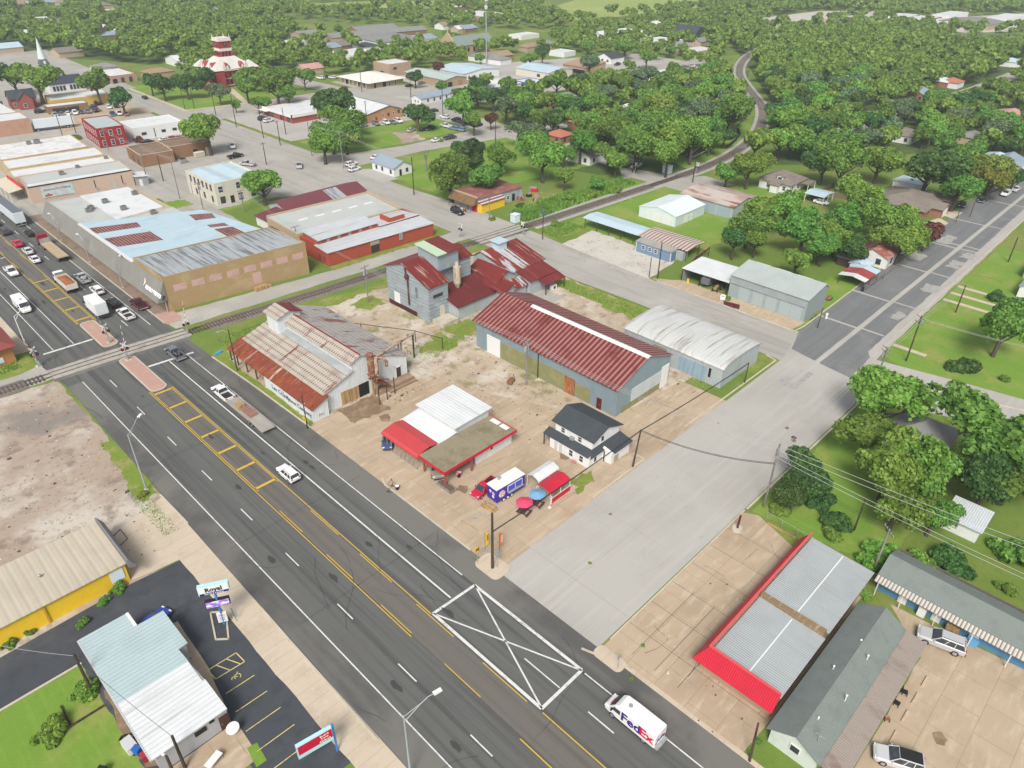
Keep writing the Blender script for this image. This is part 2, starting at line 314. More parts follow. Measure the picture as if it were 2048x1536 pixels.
sheet('verge',[(137.8,122),(152,119),(152,127),(140,128)],B,g_rough,.5,1.5)
sheet('lawn',[(196,49),(223,48),(223,60),(196,58)],B,g_lawn,.2)
g_field=M('hay field',(.27,.34,.085),.95,0,[(.015,(.33,.38,.12),.45,.7,.8),(.1,(.23,.3,.07),.5,.75,.5)],rnd=False)
for q in([(1060,28),(1150,0),(1500,-4),(1420,12),(1270,30),(1165,42),(1120,33)],[(1495,62),(1560,45),(1640,45),(1625,58)],[(1710,45),(1800,38),(1830,42),(1720,50)],[(500,12),(700,4),(940,0),(920,14),(720,24),(560,22)],[(1850,82),(2060,74),(2060,98),(1850,100)],[(1700,10),(1800,2),(1840,8),(1720,16)],[(700,72),(760,62),(800,70),(720,80)],[(1486,26),(1540,20),(1520,34),(1488,36)]):
 sheet('field',q,B,g_field,px=True)
for q in([(1520,36),(1640,22),(1760,22),(1740,34),(1560,48)],[(1760,44),(2060,26),(2060,62),(1930,66),(1840,50)]):
 sheet('industrial_yard',q,C_,g_white,px=True)
sheet('lot_base',rect(3.4,14,50,79),.004,g_drive);sheet('lot_base',[(-30,78),(13,79),(22,79.4),(22,92),(-30,92)],.003,g_dirt)
sheet('pavement',[(45.8,146),(49,146),(49,236),(45.8,236)],.012,M('stained pavement',(.25,.19,.145),.9,0,[(.3,(.19,.14,.11),.45,.7),(1.5,(.33,.27,.21),.5,.75,.6)],rnd=False));sheet('pavement',[(22.3,153),(19.2,153),(18,420),(22.3,420)],.012,g_walk)
sheet('town_ground',[(45.8,230),(84,226),(124,262),(124,340),(138,420),(140,560),(45.8,560)],.003,g_street);sheet('town_ground',[(22.3,170),(-60,175),(-60,700),(22.3,700)],.003,g_street)
sheet('apron',[(46.9,30.9),(53,30.9),(51,47.6),(46.9,47.6)],.021,g_walk,.1)
# --- roads
sheet('highway',[(22.2,-80),(46.9,-80),(46.9,95),(46.1,130),(45.6,150),(45.9,230),(45.9,900),(22.2,900),(22.2,150),(21.6,146),(22.6,135),(22.0,60)],B,g_asph)
sheet('turn_lane',rect(32.6,35.9,-80,121),C_,g_turn);sheet('turn_lane',rect(32.6,35.9,158.2,900),C_,g_turn)
sheet('shoulder',[(43.2,-80),(46.85,-80),(46.85,95),(46.0,128),(43.2,128)],C_,g_should);sheet('shoulder',rect(43.3,45.8,150,900),C_,g_should)
sheet('shoulder',[(22.25,-80),(25.1,-80),(25.1,134),(22.65,134),(22.1,60)],C_,g_should)
sheet('cross_street',[(46.9,30.9),(124,30.9),(138,33),(138,52),(124,47.6),(46.9,47.6)],B,g_conc2)
sheet('road',[(127.5,35.2),(160,36.2),(240,36.8),(520,38),(520,53),(240,52.2),(137.5,50.4),(130,48.2)],C_,g_dark,.15,3)
sheet('gutter_strip',[(136,34.4),(300,36.4),(520,37.4),(520,40.3),(300,39.2),(140,36.8)],D_,g_conc2,.12,2)
sheet('centre_strip',rect(118,300,41.7,42.7),D_,g_conc2,.05,3)
for y in(148,166,189.5,211.5,214.5,236,262):sheet('road_joint',rect(y,y+.7,42.7,52 if y>170 else 51),D_,g_conc2);sheet('road_joint',rect(y+.6,y+1.2,37.2,41.7),D_,g_conc2)
for q in((158,37.5,4.5,2.),(178,37,5,3),(197,38,6,2.4),(206,37,5,3),(196,46,5,3.6),(213,45,8,3)):
 sheet('road_patch',rect(q[0],q[0]+q[2],q[1],q[1]+q[3]),.058,M('road repair concrete',(.34,.335,.31),.9,0,[(1.2,(.26,.255,.24),.45,.7)],rnd=False),.45,1.)
sheet('road_patch',[(116,40.6),(124,40.6),(124,42.9),(119.5,42.9),(119.5,44),(116,44)],C_,M('road repair concrete',(.34,.335,.31)),.15)
sheet('side_road',[(122,31),(138,34),(141,20),(150,-30),(137,-30),(131,8)],C_,g_conc2)
sheet('street',[(124.2,47.4),(137.6,50),(137.4,90),(139,116),(140.2,130),(141.4,152),(139.6,185),(140.6,232),(141,306),(137.5,340),(136.5,430),(124,420),(126,342),(124,300),(124,107),(124.6,83)],B,g_street,.1,4)
sheet('street',[(140,213.5),(170,213.2),(184,210.6),(206,206),(240,200),(242,214),(220,219),(203,224),(171,223.5),(150,228.5),(140,238)],C_,g_street,.1,4)
sheet('street',[(88,226),(126,216),(126,236),(88,262)],C_,g_street,.1,4)
sheet('street',[(206,150),(219,150),(222,210),(224,282),(218,322),(214,400),(202,400),(206,322),(209,280),(207,215)],D_,g_street,.1,4)
sheet('street',[(136,308),(205,326),(222,298),(228,296),(300,262),(420,248),(470,280),(500,305),(494,310),(430,262),(300,282),(222,330),(136,333)],C_,g_street,.2,6)
sheet('street',[(196,141),(200,140),(200,120),(218,112),(220,124),(212,128),(210,141),(207,150)],D_,g_street,.1,4)
sheet('street',[(300,112),(345,112.5),(455,104),(620,100),(620,110),(455,113),(345,122),(300,122)],C_,g_street)
sheet('street',[(110,395),(142,400),(150,560),(118,560)],D_,g_street)
sheet('driveway',[(224,51),(231,50.5),(234,54),(226,55.5)],D_,g_walk);sheet('driveway',[(236,51),(244,50.5),(244,54),(237,54.5)],D_,g_walk)
sheet('driveway',[(196,51),(205,51),(204,57),(197,57)],D_,g_conc2)
for y in(146,176,181,186):sheet('path',rect(y,y+1.3,14 if y>150 else 28,34.4),C_,g_walk)
# --- raised kerbs and medians
def kerb(pts,w=.28,h=.13,name='kerb'):
 mb=MB()
 for a,b in zip(pts,pts[1:]):
  a,b=Vector((*a,0)),Vector((*b,0));d=(b-a).normalized();n=Vector((-d.y,d.x,0))*w/2
  q=[a-n,b-n,b+n,a+n];mb.prism([(p.x,p.y)for p in q],'z',-.05,h)
 return struct(build(name,mb,g_kerb))
kerb([(47,92.6),(46.7,112),(46.2,126)]);kerb([(46.9,53),(46.9,72),(47.5,73.5)]);kerb([(45.6,146),(45.75,232)])
kerb([(22.05,93.5),(22.2,84.8)]);kerb([(21.9,64),(21.7,40)]);kerb([(16.9,62.6),(18.6,66.6),(17.2,67.8),(15.8,63.6),(16.9,62.6)],.2)
kerb([(48.9,30.6),(80.5,30.7)],.2);kerb([(67,48),(79.8,48),(79.8,50)],.3,.2);kerb([(92,48.4),(123.5,48.2),(124.1,50.5)]);kerb([(81,30.6),(123,30.5),(129,27)],.3)
kerb([(137.6,51.2),(141,50.8),(172,51.2),(223,52.6)]);kerb([(138.2,35.2),(200,35.8),(300,36.2)]);kerb([(133,26),(138.5,10),(146,-20)]);kerb([(137.5,52),(137.7,86)])
kerb([(45.4,32.2),(47.4,26.2)],.25);kerb([(-10,71.2),(3.5,71.35)],.25)
def rounded(x0,x1,y0,y1,r,n=6):
 return[(cx+r*math.cos(a),cy+r*math.sin(a))for cx,cy,a0 in((x1-r,y0+r,-PI/2),(x1-r,y1-r,0),(x0+r,y1-r,PI/2),(x0+r,y0+r,PI))for a in[a0+PI/2*i/n for i in range(n+1)]]
for y0,y1 in((121.4,137.3),(143.9,158)):
 mb=MB();mb.prism(rounded(32.6,35.7,y0,y1,1.2),'z',0,.16);struct(build('median_kerb',mb,g_kerb))
 mb=MB();mb.prism(rounded(32.85,35.45,y0+.25,y1-.25,1.0),'z',.1,.175);struct(build('median_paving',mb,g_brick))
mb=MB();mb.prism(rounded(45.4,48.6,46.6,51,.9),'z',0,.14);struct(build('corner_island',mb,g_walk))
mb=MB();mb.prism(rounded(45.7,47.6,27,31,.7),'z',0,.14);struct(build('corner_island',mb,g_walk))
# --- road paint
def lines(name,segs,m,z=.062):
 mb=MB()
 for x0,y0,x1,y1,w in segs:
  a,b=Vector((x0,y0,z)),Vector((x1,y1,z));d=(b-a).normalized();n=Vector((-d.y,d.x,0))*w/2
  mb.add([a-n,b-n,b+n,a+n],[(0,1,2,3)])
 return struct(build(name,mb,m))
w=.16
lines('lane_edge_line',[(25.2,-60,25.2,134,w),(25.3,150,25.4,420,w),(43.1,50.5,43.1,130,w),(43.2,147.3,43.1,420,w),(43.1,-60,43.1,29.8,w),(29.05,149.9,29,420,w),(39.55,48.7,39.6,130,.22)],m_wht)
segs=[(28.95,106.7-12.19*k-3.3,28.95,106.7-12.19*k,w)for k in range(-2,13)]
segs+=[(39.65,153.5+12.1*k-3.3,39.65,153.5+12.1*k,w)for k in range(0,22)]+[(39.7,30-12.2*k-7,39.7,30-12.2*k-3.5,w)for k in range(0,5)]+[(39.7,36,39.7,30.6,w)]
lines('lane_dash',segs,m_wht)
lines('stop_line',[(23.4,149.6,32.4,149.3,.6),(35.9,130.9,44.4,130.2,.6),(31.4,207.7,32.4,207.7,.4)],m_wht)
lines('box_marking',[(43.1,48.1,36.4,48.4,.38),(36.4,48.4,36.4,30.3,.38),(36.4,30.3,43.2,30.3,.38),(43.2,30.3,43.1,48.1,.38),(43.1,48,36.5,30.4,.2),(36.5,48.2,43.1,30.4,.2)],m_wht)
yl=[(32.35,122,32.35,47.6,.13),(36.1,121,36.2,48.5,.13),(32.65,122,32.65,84,.12),(35.8,121,35.9,84,.12),(36.15,29.9,36.15,-60,.14),(32.3,29.6,32.3,-60,.14),(32.45,158,32.3,420,.13),(36,157.6,36,420,.13),(32.75,158,32.75,190,.12),(35.7,158,35.7,190,.12)]
for k in range(4):yl+=[(32.7,78-12*k,32.7,72-12*k,.12),(35.9,75-12*k,35.9,68-12*k,.12),(32.7,198+12*k,32.7,203+12*k,.12),(35.7,203+12*k,35.7,208+12*k,.12)]
for k in range(7):yl.append((32.5,120.5-5.95*k,36,120.5-5.95*k,.5))
for k in range(5):yl.append((32.5,160+6.6*k,35.9,160+6.6*k,.5))
lines('median_hatching',yl,m_yel)
m_pl=M('parking paint',(.62,.52,.2),.8,0,[(2.,(.3,.27,.15),.5,.7)],rnd=False)
lines('parking_line',[(13.2,60.3,16.6,60.2,.12),(13.3,58.6,16.7,58.4,.12),(16.6,60.2,16.7,58.4,.12),(13.2,60.3,13.3,58.6,.12),(14.2,60.2,15,58.5,.12),(15.4,60.2,16.2,58.5,.12)]+[(13.2-.3*k,56.1-2.8*k,16.6,56-2.8*k,.1)for k in range(5)],m_pl)
lines('disabled_symbol',[(15.2+.35*math.cos(a),57.2+.35*math.sin(a),15.2+.35*math.cos(a+.6),57.2+.35*math.sin(a+.6),.1)for a in[k*.6 for k in range(-2,6)]]+[(15.2,57.2,14.7,57.5,.1),(15.25,57.6,15.5,57.75,.1),(14.7,57.5,14.5,57.2,.1)],m_pl)
rn=random.Random(3);cr=[]
def crack(x,y,a,n,st,w=.07):
 for _ in range(n):
  a+=rn.uniform(-.3,.3);s=rn.uniform(.4,1.2)*st;x2,y2=x+math.cos(a)*s,y+math.sin(a)*s;cr.append((x,y,x2,y2,w*rn.uniform(.5,1.4)));x,y=x2,y2
for _ in range(30):crack(rn.uniform(48,100),rn.uniform(48.5,60)if rn.random()<.5 else rn.uniform(62,90),rn.choice((0,1.57,3.14,4.71)),rn.randint(3,8),.7,.045)
for _ in range(16):crack(rn.uniform(48,78),rn.uniform(13,30),rn.choice((0,1.57,3.14,4.71)),rn.randint(3,8),.7,.045)
cr+=[(49,21.3+k*3.1,62,21.3+k*3.1,.06)for k in range(3)]+[(52.5+4.6*k,12.5,52.5+4.6*k,30.5,.05)for k in range(6)]
cr=[c for c in cr if not(c[0]>69 and c[1]>62)and c[3]<92]
lines('pavement_crack',cr,m_patch,.032)
cr=[]
for _ in range(9):crack(rn.uniform(50,122),rn.uniform(32,47),rn.uniform(-.3,.3)+(PI/2 if rn.random()<.3 else 0),rn.randint(2,7),.8,.04)
cr+=[(53,31,53,47.4,.06),(66,34,66,47.4,.04),(95,31,95,44,.04),(47,39.5,70,39.6,.05)]
lines('street_joint',cr,M('street joints',(.3,.285,.255),.9,rnd=False),.034)
cr=[]
for _ in range(40):crack(rn.uniform(23,46),rn.uniform(20,210),rn.choice((1.57,1.57,4.71,0)),rn.randint(4,14),1.3,.035)
cr+=[(24,y,45.5,y+.4,.04)for y in(58.5,76,101,118,168,186,214)]
lines('tar_crack',[c for c in cr if c[2]<46.5 and c[0]>22.5],M('tar cracks',(.035,.035,.036),.8,rnd=False),.066)
for _ in range(26):
 x,y,r=rn.choice((27,31,34,37.8,41.4)),rn.uniform(20,200),rn.uniform(.3,.9);sheet('oil_stain',[(x+r*.5*rn.uniform(.5,1.2)*math.cos(a*.63),y+r*1.5*rn.uniform(.5,1.2)*math.sin(a*.63))for a in range(10)],.0635,M('oil stain',(.055,.055,.054),.7,rnd=False))
cr=[]
for _ in range(60):crack(rn.uniform(124.5,137),rn.uniform(50,200),PI/2+rn.uniform(-.3,.3),rn.randint(3,9),1.4,.06)
lines('street_crack',cr,M('old street cracks',(.17,.16,.145),.9,rnd=False),.034)
for c,r in(((71.4,57.5),.9),((73,54.5),.7),((54.6,63),1.0),((66,44),.3),((97,45),.2),((104,36),.5),((101.5,33.5),.45),((60,17.6),.8),((63.4,-1.6),.8),((57.5,86),1.2),((59,90),1.0)):
 sheet('damp_patch',[(c[0]+r*rn.uniform(.6,1.2)*math.cos(a*.52),c[1]+r*rn.uniform(.6,1.2)*math.sin(a*.52))for a in range(12)],C_,g_stain)
sheet('manhole_cover',[(102.3+.45*math.cos(a*.4),33.9+.45*math.sin(a*.4))for a in range(16)],D_,m_patch)
# --- railway
RAIL=[(-60,141.5),(13.5,140.6),(30,140.2),(47,138.9),(64,137.2),(76,136.2),(98,135.4),(121.8,134.2),(138.5,132.9),(168,131.4),(205,130),(225,129),(250,131),(280,138.3),(306,149),(334,163.5),(366,188.8),(401,214.9),(432,231.9),(465,246),(520,262)]
def resample(p,st):
 out=[]
 for a,b in zip(p,p[1:]):
  n=max(1,int(math.dist(a,b)/st));out+=[(a[0]+(b[0]-a[0])*i/n,a[1]+(b[1]-a[1])*i/n)for i in range(n)]
 return out+[p[-1]]
def smooth(p,k=3):
 for _ in range(k):p=[p[0]]+[tuple((p[i-1][c]+2*p[i][c]+p[i+1][c])/4 for c in(0,1))for i in range(1,len(p)-1)]+[p[-1]]
 return p
RP=smooth(resample(RAIL,4),12)
def ribbon(pts,prof,skip=()):
 secs=[]
 for k,p in enumerate(pts):
  a,b=pts[max(k-1,0)],pts[min(k+1,len(pts)-1)];d=Vector((b[0]-a[0],b[1]-a[1])).normalized();n=Vector((d.y,-d.x))
  secs.append([(p[0]+n.x*o,p[1]+n.y*o,z)for o,z in prof])
 return MB().loft(secs,True)
def cut(p,f):return[q for q in p if f(q)]
for i,f in enumerate((lambda q:q[0]<21.5,lambda q:47.5<q[0]<123,lambda q:141<q[0]<199,lambda q:q[0]>209)):
 struct(build('track_bed',ribbon(cut(RP,f),[(-2.3,-.02),(-1.5,.16),(1.5,.16),(2.3,-.02)]),g_ballast))
struct(build('track_verge',ribbon(cut(RP,lambda q:q[0]>141),[(-3.4,.0),(-3.4,.036),(3.4,.036),(3.4,.0)]),g_gravel))
tk=thing('railway_track','single rusty railway track crossing the highway and curving away into the woods','railway track',(0,0,0))
railm=M('rail steel',(.2,.16,.14),.5,.4,[(2.,(.3,.28,.27),.5,.7)])
for s in(-.75,.75):build('rail',ribbon(RP,[(s-.05,.1),(s-.05,.31),(s+.05,.31),(s+.05,.1)]),railm,tk)
mb=MB();RS=resample(RP,.62)
for k,p in enumerate(RS[:-1]):
 if p[0]>260 or 21<p[0]<47.6 or 124<p[0]<140:continue
 q=RS[k+1];d=Vector((q[0]-p[0],q[1]-p[1])).normalized();n=Vector((-d.y,d.x));c=Vector(p)
 mb.prism([tuple(c+d*a+n*b)for a,b in((-.12,-1.3),(.12,-1.3),(.12,1.3),(-.12,1.3))],'z',.1,.2)
o=build('sleepers',mb,M('sleeper wood',(.07,.05,.042),.95,0,[(1.,(.13,.1,.085),.45,.7)]),tk,fix=False);o['kind']='stuff'
g_panel=M('crossing panel',(.36,.34,.3),.9,0,[(.7,(.22,.2,.18),.48,.7,.8),((.4,2,1),(.46,.41,.34),.5,.7,.6)],rnd=False)
for x0,x1 in((22.6,47.4),(124,140)):
 p=cut(resample(RP,1.5),lambda q:x0-1<q[0]<x1+1)
 for a,b in((-2.1,-.85),(-.65,.65),(.85,2.1)):struct(build('crossing_panel',ribbon(p,[(a,.02),(a,.2),(b,.2),(b,.02)]),g_panel))
 struct(build('crossing_base',ribbon(p,[(-3.0,.0),(-2.3,.17),(2.3,.17),(3.0,.0)]),g_should))
 # --------------------- buildings
def openings(root,w,d,ops):
 "face, start along the face, sill height, width, height, kind, material: windows, doors and panels as parts"
 for q in ops:
  f,a,z,ww,hh,kind=q[:6];m=q[6]if len(q)>6 else None;off=q[7]if len(q)>7 else 0.
  def bx(mb,u0,u1,z0,z1,t0,t1,mi=0):
   if f=='W':mb.box(-t1+off,-t0+off,u0,u1,z0,z1,mi)
   elif f=='E':mb.box(w+t0+off,w+t1+off,u0,u1,z0,z1,mi)
   elif f=='S':mb.box(u0,u1,-t1+off,-t0+off,z0,z1,mi)
   else:mb.box(u0,u1,d+t0+off,d+t1+off,z0,z1,mi)
  if kind in('window','wide_window'):
   fr=MB();t=min(.1,ww*.12)
   bx(fr,a-t,a+ww+t,z-t,z,-.05,.07);bx(fr,a-t,a+ww+t,z+hh,z+hh+t,-.05,.07)
   bx(fr,a-t,a,z,z+hh,-.05,.06);bx(fr,a+ww,a+ww+t,z,z+hh,-.05,.06)
   bx(fr,a+.01,a+ww-.01,z+hh/2-.03,z+hh/2+.03,-.05,.05)
   o=build('window',fr,m or WHITE,root);pn=MB();bx(pn,a,a+ww,z,z+hh,-.05,.025);build('pane',pn,GLASS,o)
  elif kind=='door':
   mb=MB();bx(mb,a,a+ww,z,z+hh,-.05,.05);o=build('door',mb,m or WHITE,root)
   mb=MB();bx(mb,a+ww*.82,a+ww*.82+.08,z+1.0,z+1.12,.05,.11);build('handle',mb,BLACK,o)
  elif kind=='opening':
   mb=MB();bx(mb,a,a+ww,z,z+hh,-.3,.03);build('doorway',mb,M('dark interior',(.018,.016,.015),.95),root)
  else:
   mb=MB();bx(mb,a,a+ww,z,z+hh,-.05,.045);build(kind,mb,m or WHITE,root)
def roof_poly(kind,w,d,h,o,rise,t=.14):
 pass
def house(name,label,cat,x0,y0,w,d,h,roof,wall,rm,ops=(),rz=0.,over=.35,group=None,low=False,coping=None):
 root=thing(name,label,cat,(x0,y0,0),rz,group);k=roof[0];mb=MB();rf=MB();t=.14;e=.015
 if k in('gable','arch'):
  ax,rise=roof[1],roof[2];L,C=(d,w)if ax=='y' else(w,d)
  if k=='gable':prof=[(C,h),(C*(roof[3]if len(roof)>3 else .5),h+rise),(0,h)]
  else:prof=[(C*(.5+.5*math.cos(a)),h+rise*math.sin(a))for a in[PI*i/12 for i in range(13)]];
  if k=='arch':prof[0]=(C,h);prof[-1]=(0,h)
  mb.prism([(0,-.1),(C,-.1)]+prof,'y' if ax=='y' else 'x',0,L)
  P=[(p[0],p[1]+e)for p in prof]
  s0=(prof[1][1]-prof[0][1])/(prof[1][0]-prof[0][0]or 1);s1=(prof[-1][1]-prof[-2][1])/(prof[-1][0]-prof[-2][0]or 1)
  oo=over if k=='gable' else over*.4
  P[0]=(C+oo,h+e+s0*oo);P[-1]=(-oo,h+e-s1*oo)
  rf.prism(P+[(p[0],p[1]+t)for p in P[::-1]],'y' if ax=='y' else 'x',-over,L+over)
 elif k=='hip':
  rise=roof[1];o=over;mb.box(0,w,0,d,-.1,h);r=min(w,d)/2
  ra,rb=((r,d/2),(w-r,d/2))if w>=d else((w/2,r),(w/2,d-r))
  if w==d:ra=rb=(w/2,d/2+.01)
  c=[(-o,-o,h+e),(w+o,-o,h+e),(w+o,d+o,h+e),(-o,d+o,h+e),(ra[0],ra[1],h+rise),(rb[0],rb[1],h+rise)]
  c+=[(p[0],p[1],h+e-t)for p in c[:4]]
  fs=[(0,1,5,4),(1,2,5),(2,3,4,5),(3,0,4)]if w>=d else[(0,1,4),(1,2,5,4),(2,3,5),(3,0,4,5)]
  rf.add(c,fs+[(0,6,7,1),(1,7,8,2),(2,8,9,3),(3,9,6,0),(9,8,7,6)])
 elif k=='shed':
  hi,rise=roof[1],roof[2];o=over
  z=lambda x,y:h+rise*{'+x':x/w,'-x':1-x/w,'+y':y/d,'-y':1-y/d}[hi]
  c=[(0,0),(w,0),(w,d),(0,d)]
  mb.add([(x,y,-.1)for x,y in c]+[(x,y,z(x,y))for x,y in c],[(3,2,1,0),(4,5,6,7),(0,1,5,4),(1,2,6,5),(2,3,7,6),(3,0,4,7)])
  c=[(-o,-o),(w+o,-o),(w+o,d+o),(-o,d+o)]
  rf.add([(x,y,z(x,y)+e)for x,y in c]+[(x,y,z(x,y)+e+t)for x,y in c],[(3,2,1,0),(4,5,6,7),(0,1,5,4),(1,2,6,5),(2,3,7,6),(3,0,4,7)])
 else:
  p=roof[1]if len(roof)>1 else .4;q=.25
  mb.box(0,w,0,d,-.1,h-p-.02)
  for b in((0,w,0,q),(0,w,d-q,d),(0,q,q,d-q),(w-q,w,q,d-q)):mb.box(*b,h-p-.02,h)
  rf.box(q,w-q,q,d-q,h-p-.03,h-p+.05)
  if coping is not None:
   cp=MB()
   for b in((-.05,w+.05,-.05,q+.04),(-.05,w+.05,d-q-.04,d+.05),(-.05,q+.04,q+.04,d-q-.04),(w-q-.04,w+.05,q+.04,d-q-.04)):cp.box(*b,h+.002,h+.09)
   build('coping',cp,coping,root)
 build('wall',mb,wall,root);build('roof',rf,rm,root)
 openings(root,w,d,ops);return root
def part(root,name,mb,m,parent=None):return build(name,mb,m,parent or root,off=root.location)
def wins(f,a0,step,n,z,w,h,m=None):return[(f,a0+step*i,z,w,h,'window',m)for i in range(n)]
def hvac(x,y,z,label,s=1.):
 r=thing('roof_unit',label,'air conditioner',(x,y,z),group='air conditioners on the flat roofs')
 mb=MB();mb.box(-.7*s,.7*s,-.6*s,.6*s,.12,1.*s);mb.box(-.75*s,.75*s,-.65*s,.65*s,0,.12);build('casing',mb,M('unit casing',(.2,.2,.19),.6,0,[(2,(.12,.12,.115),.45,.7)]),r)
 build('fan',MB().disc((0,0,1.02*s),.42*s,'z',.05),BLACK,r)
w_pecan=wallm('chalky white tin',(.62,.66,.67),(.36,.38,.38),'X',.5,.7)
w_teal=wallm('faded blue tin',(.22,.285,.315),(.15,.19,.2),'Y',.35,.6)
w_silo=M('grey blue tin sheets',(.31,.365,.39),.7,0,[(.6,(.24,.285,.3),.45,.7,.8),((.3,.3,2),(.4,.44,.46),.5,.75,.6),('b',7.3,.8,(.15,.175,.185),'w',.035),((2,2,.2),(.22,.16,.13),.66,.8,.6)],[('r','Z',.95,.5)])
w_galv=wallm('galvanised wall',(.38,.42,.43),(.24,.22,.19),'X',.4,.7)
w_galvy=wallm('galvanised wall along y',(.38,.42,.43),(.24,.22,.19),'Y',.4,.7)
w_white=wallm('white siding',(.7,.71,.7),(.56,.56,.54))
w_tan=M('tan brick',(.36,.255,.13),.9,0,[(.2,(.43,.33,.2),.45,.68,.8),((.3,.3,3),(.3,.2,.1),.5,.72,.6),(3.,(.31,.22,.115),.45,.7,.6)],[('r','Z',.3,.25)])
w_beige=wallm('beige stucco',(.44,.35,.24),(.33,.25,.17))
w_pink=wallm('pink stucco',(.5,.38,.3),(.38,.28,.22))
w_redp=wallm('red painted block',(.36,.075,.045),(.27,.06,.04))
w_redb=M('deep red brick',(.3,.022,.03),.85,0,[(.5,(.22,.02,.026),.45,.7,.8),(4.,(.36,.05,.05),.5,.75,.5)],[('n',7,.2)])
w_brown=M('brown brick',(.27,.15,.085),.9,0,[(.4,(.21,.115,.065),.45,.7,.8),(3.,(.31,.18,.11),.45,.7,.6)],[('r','Z',.3,.2)])
w_stone=M('cream limestone',(.6,.57,.49),.9,0,[(.5,(.5,.46,.37),.48,.7,.8),((.5,.5,2),(.55,.52,.43),.45,.7,.6),(1.5,(.33,.28,.19),.62,.8,.6)],[('n',4,.3)])
w_yel=wallm('yellow paint wall',(.75,.5,.025),(.6,.38,.03),None,.4,.4)
w_salon=wallm('pale grey render',(.4,.4,.41),(.3,.3,.3))
w_orange=wallm('orange brick wall',(.42,.2,.07),(.32,.15,.05))
w_blue=wallm('blue motel wall',(.1,.24,.4),(.08,.17,.28))
r_red=metal('barn red ribbed roof',(.19,.035,.032),'Y',.95,(.3,.13,.1),(.5,.75),(.12,.03,.028),.5,.8)
r_whouse=M('striped red rust roof',(.3,.18,.165),.55,0,[('s','Y',.95,.6,(.16,.024,.02),1.),((.1,1.,.1),(.2,.06,.05),.5,.75,.6),(.3,(.13,.02,.018),.5,.7,.7)],[('r','Y',.95,.8)])
r_silo=metal('oxblood tin roof',(.16,.022,.02),'X',.6,(.3,.08,.05),(.52,.72),(.1,.018,.016),.55)
r_siloy=metal('oxblood tin roof with bare sheets',(.17,.024,.02),'X',.8,(.4,.27,.23),(.55,.66),(.1,.018,.016),.55)
r_patch=M('patchy red and silver tin',(.42,.45,.47),.5,0,[((.45,.08,.1),(.2,.035,.025),.47,.52),((1.5,.2,.2),(.26,.08,.05),.55,.7,.7)],[('r','X',.6,.6)])
r_pecan=M('weathered tile tin',(.43,.39,.335),.7,0,[((.18,.3,.2),(.28,.22,.19),.45,.7,.8),('s','Y',.62,.3,(.33,.26,.22),.6),('g','X',1.1,.35,'Y',.62,.55,(.13,.09,.075),.8),((.1,.5,.1),(.17,.03,.022),.6,.68,.9)],[('r','Y',.62,.8)])
r_pecan2=M('rusted lean-to tin',(.2,.05,.028),.8,0,[((.15,1.2,.2),(.45,.35,.28),.58,.66),((.4,.4,.4),(.28,.08,.03),.45,.7),((.3,2,.3),(.12,.03,.02),.5,.7,.7)],[('r','Y',.5,.6)])
r_pecan3=M('pale worn tin',(.42,.4,.37),.55,0,[((.35,2.,.2),(.12,.1,.1),.57,.64),((.12,.3,.1),(.22,.06,.045),.55,.66,.9),('g','X',1.2,.35,'Y',.62,.6,(.24,.16,.135),.6)],[('r','Y',.62,.6)])
r_wht=M('white coated roof',(.62,.635,.64),.6,0,[(.25,(.5,.515,.52),.48,.7,.85),((1.5,.1,1),(.64,.66,.67),.5,.75,.5),(2.,(.5,.5,.49),.66,.8,.5)],[('n',3,.1)])
r_whtx=metal('white ribbed roof along x',(.64,.66,.67),'X',.6,(.5,.5,.49),(.55,.7),(.5,.51,.51));r_whty=metal('white ribbed roof',(.64,.66,.67),'Y',.6,(.5,.5,.49),(.55,.7),(.5,.51,.51))
r_pale=M('pale grey membrane',(.44,.46,.44),.7,0,[(.2,(.38,.395,.38),.45,.7,.8),(1.,(.48,.5,.48),.5,.75,.5)])
r_tar=M('brown gravel roof',(.2,.14,.095),.95,0,[(.3,(.26,.19,.13),.45,.7),(5.,(.14,.1,.07),.5,.7,.6)],[('n',8,.3)])
r_mud=M('grey brown roofing',(.25,.215,.145),.95,0,[(.35,(.18,.15,.095),.45,.7),(2.,(.31,.27,.2),.5,.75,.6),(.15,(.13,.11,.07),.6,.8,.7)],[('n',6,.2)])
r_shing=M('dark shingles',(.055,.065,.075),.9,0,[(.5,(.07,.08,.088),.45,.7),('b',.9,.16,(.04,.046,.052))],[('n',10,.3)])
r_greens=M('grey green shingles',(.19,.22,.205),.92,0,[(.6,(.16,.185,.175),.45,.7),(4.,(.23,.255,.235),.5,.7,.7),('b',.9,.16,(.15,.17,.16))],[('n',10,.3)])
r_brown=M('brown shingles',(.21,.18,.155),.92,0,[(.5,(.17,.145,.125),.45,.7),(4.,(.25,.215,.19),.5,.7,.6)],[('n',10,.3)])
r_greys=M('grey shingles',(.23,.23,.22),.92,0,[(.5,(.19,.19,.18),.45,.7),(4.,(.27,.27,.26),.5,.7,.6)],[('n',10,.3)])
r_blueg=metal('blue grey standing seam',(.27,.34,.4),'X',.5,None,dirt=(.22,.28,.33));r_blueb=metal('pale blue tin',(.46,.58,.65),'Y',.6,None,dirt=(.4,.5,.56))
r_galv=metal('streaked grey tin',(.36,.385,.4),'X',.75,(.14,.145,.15),(.46,.6),(.22,.235,.245),.5)
r_galvy=metal('streaked silver tin',(.5,.53,.55),'Y',.75,(.33,.3,.26),(.52,.7),(.36,.37,.37),.45)
r_salon=metal('pale green blue tin',(.4,.5,.51),'Y',.55,None,dirt=(.33,.42,.43));r_tin=metal('new silver tin',(.52,.56,.58),'Y',.3,None,dirt=(.45,.48,.5),rough=.4,st=.8)
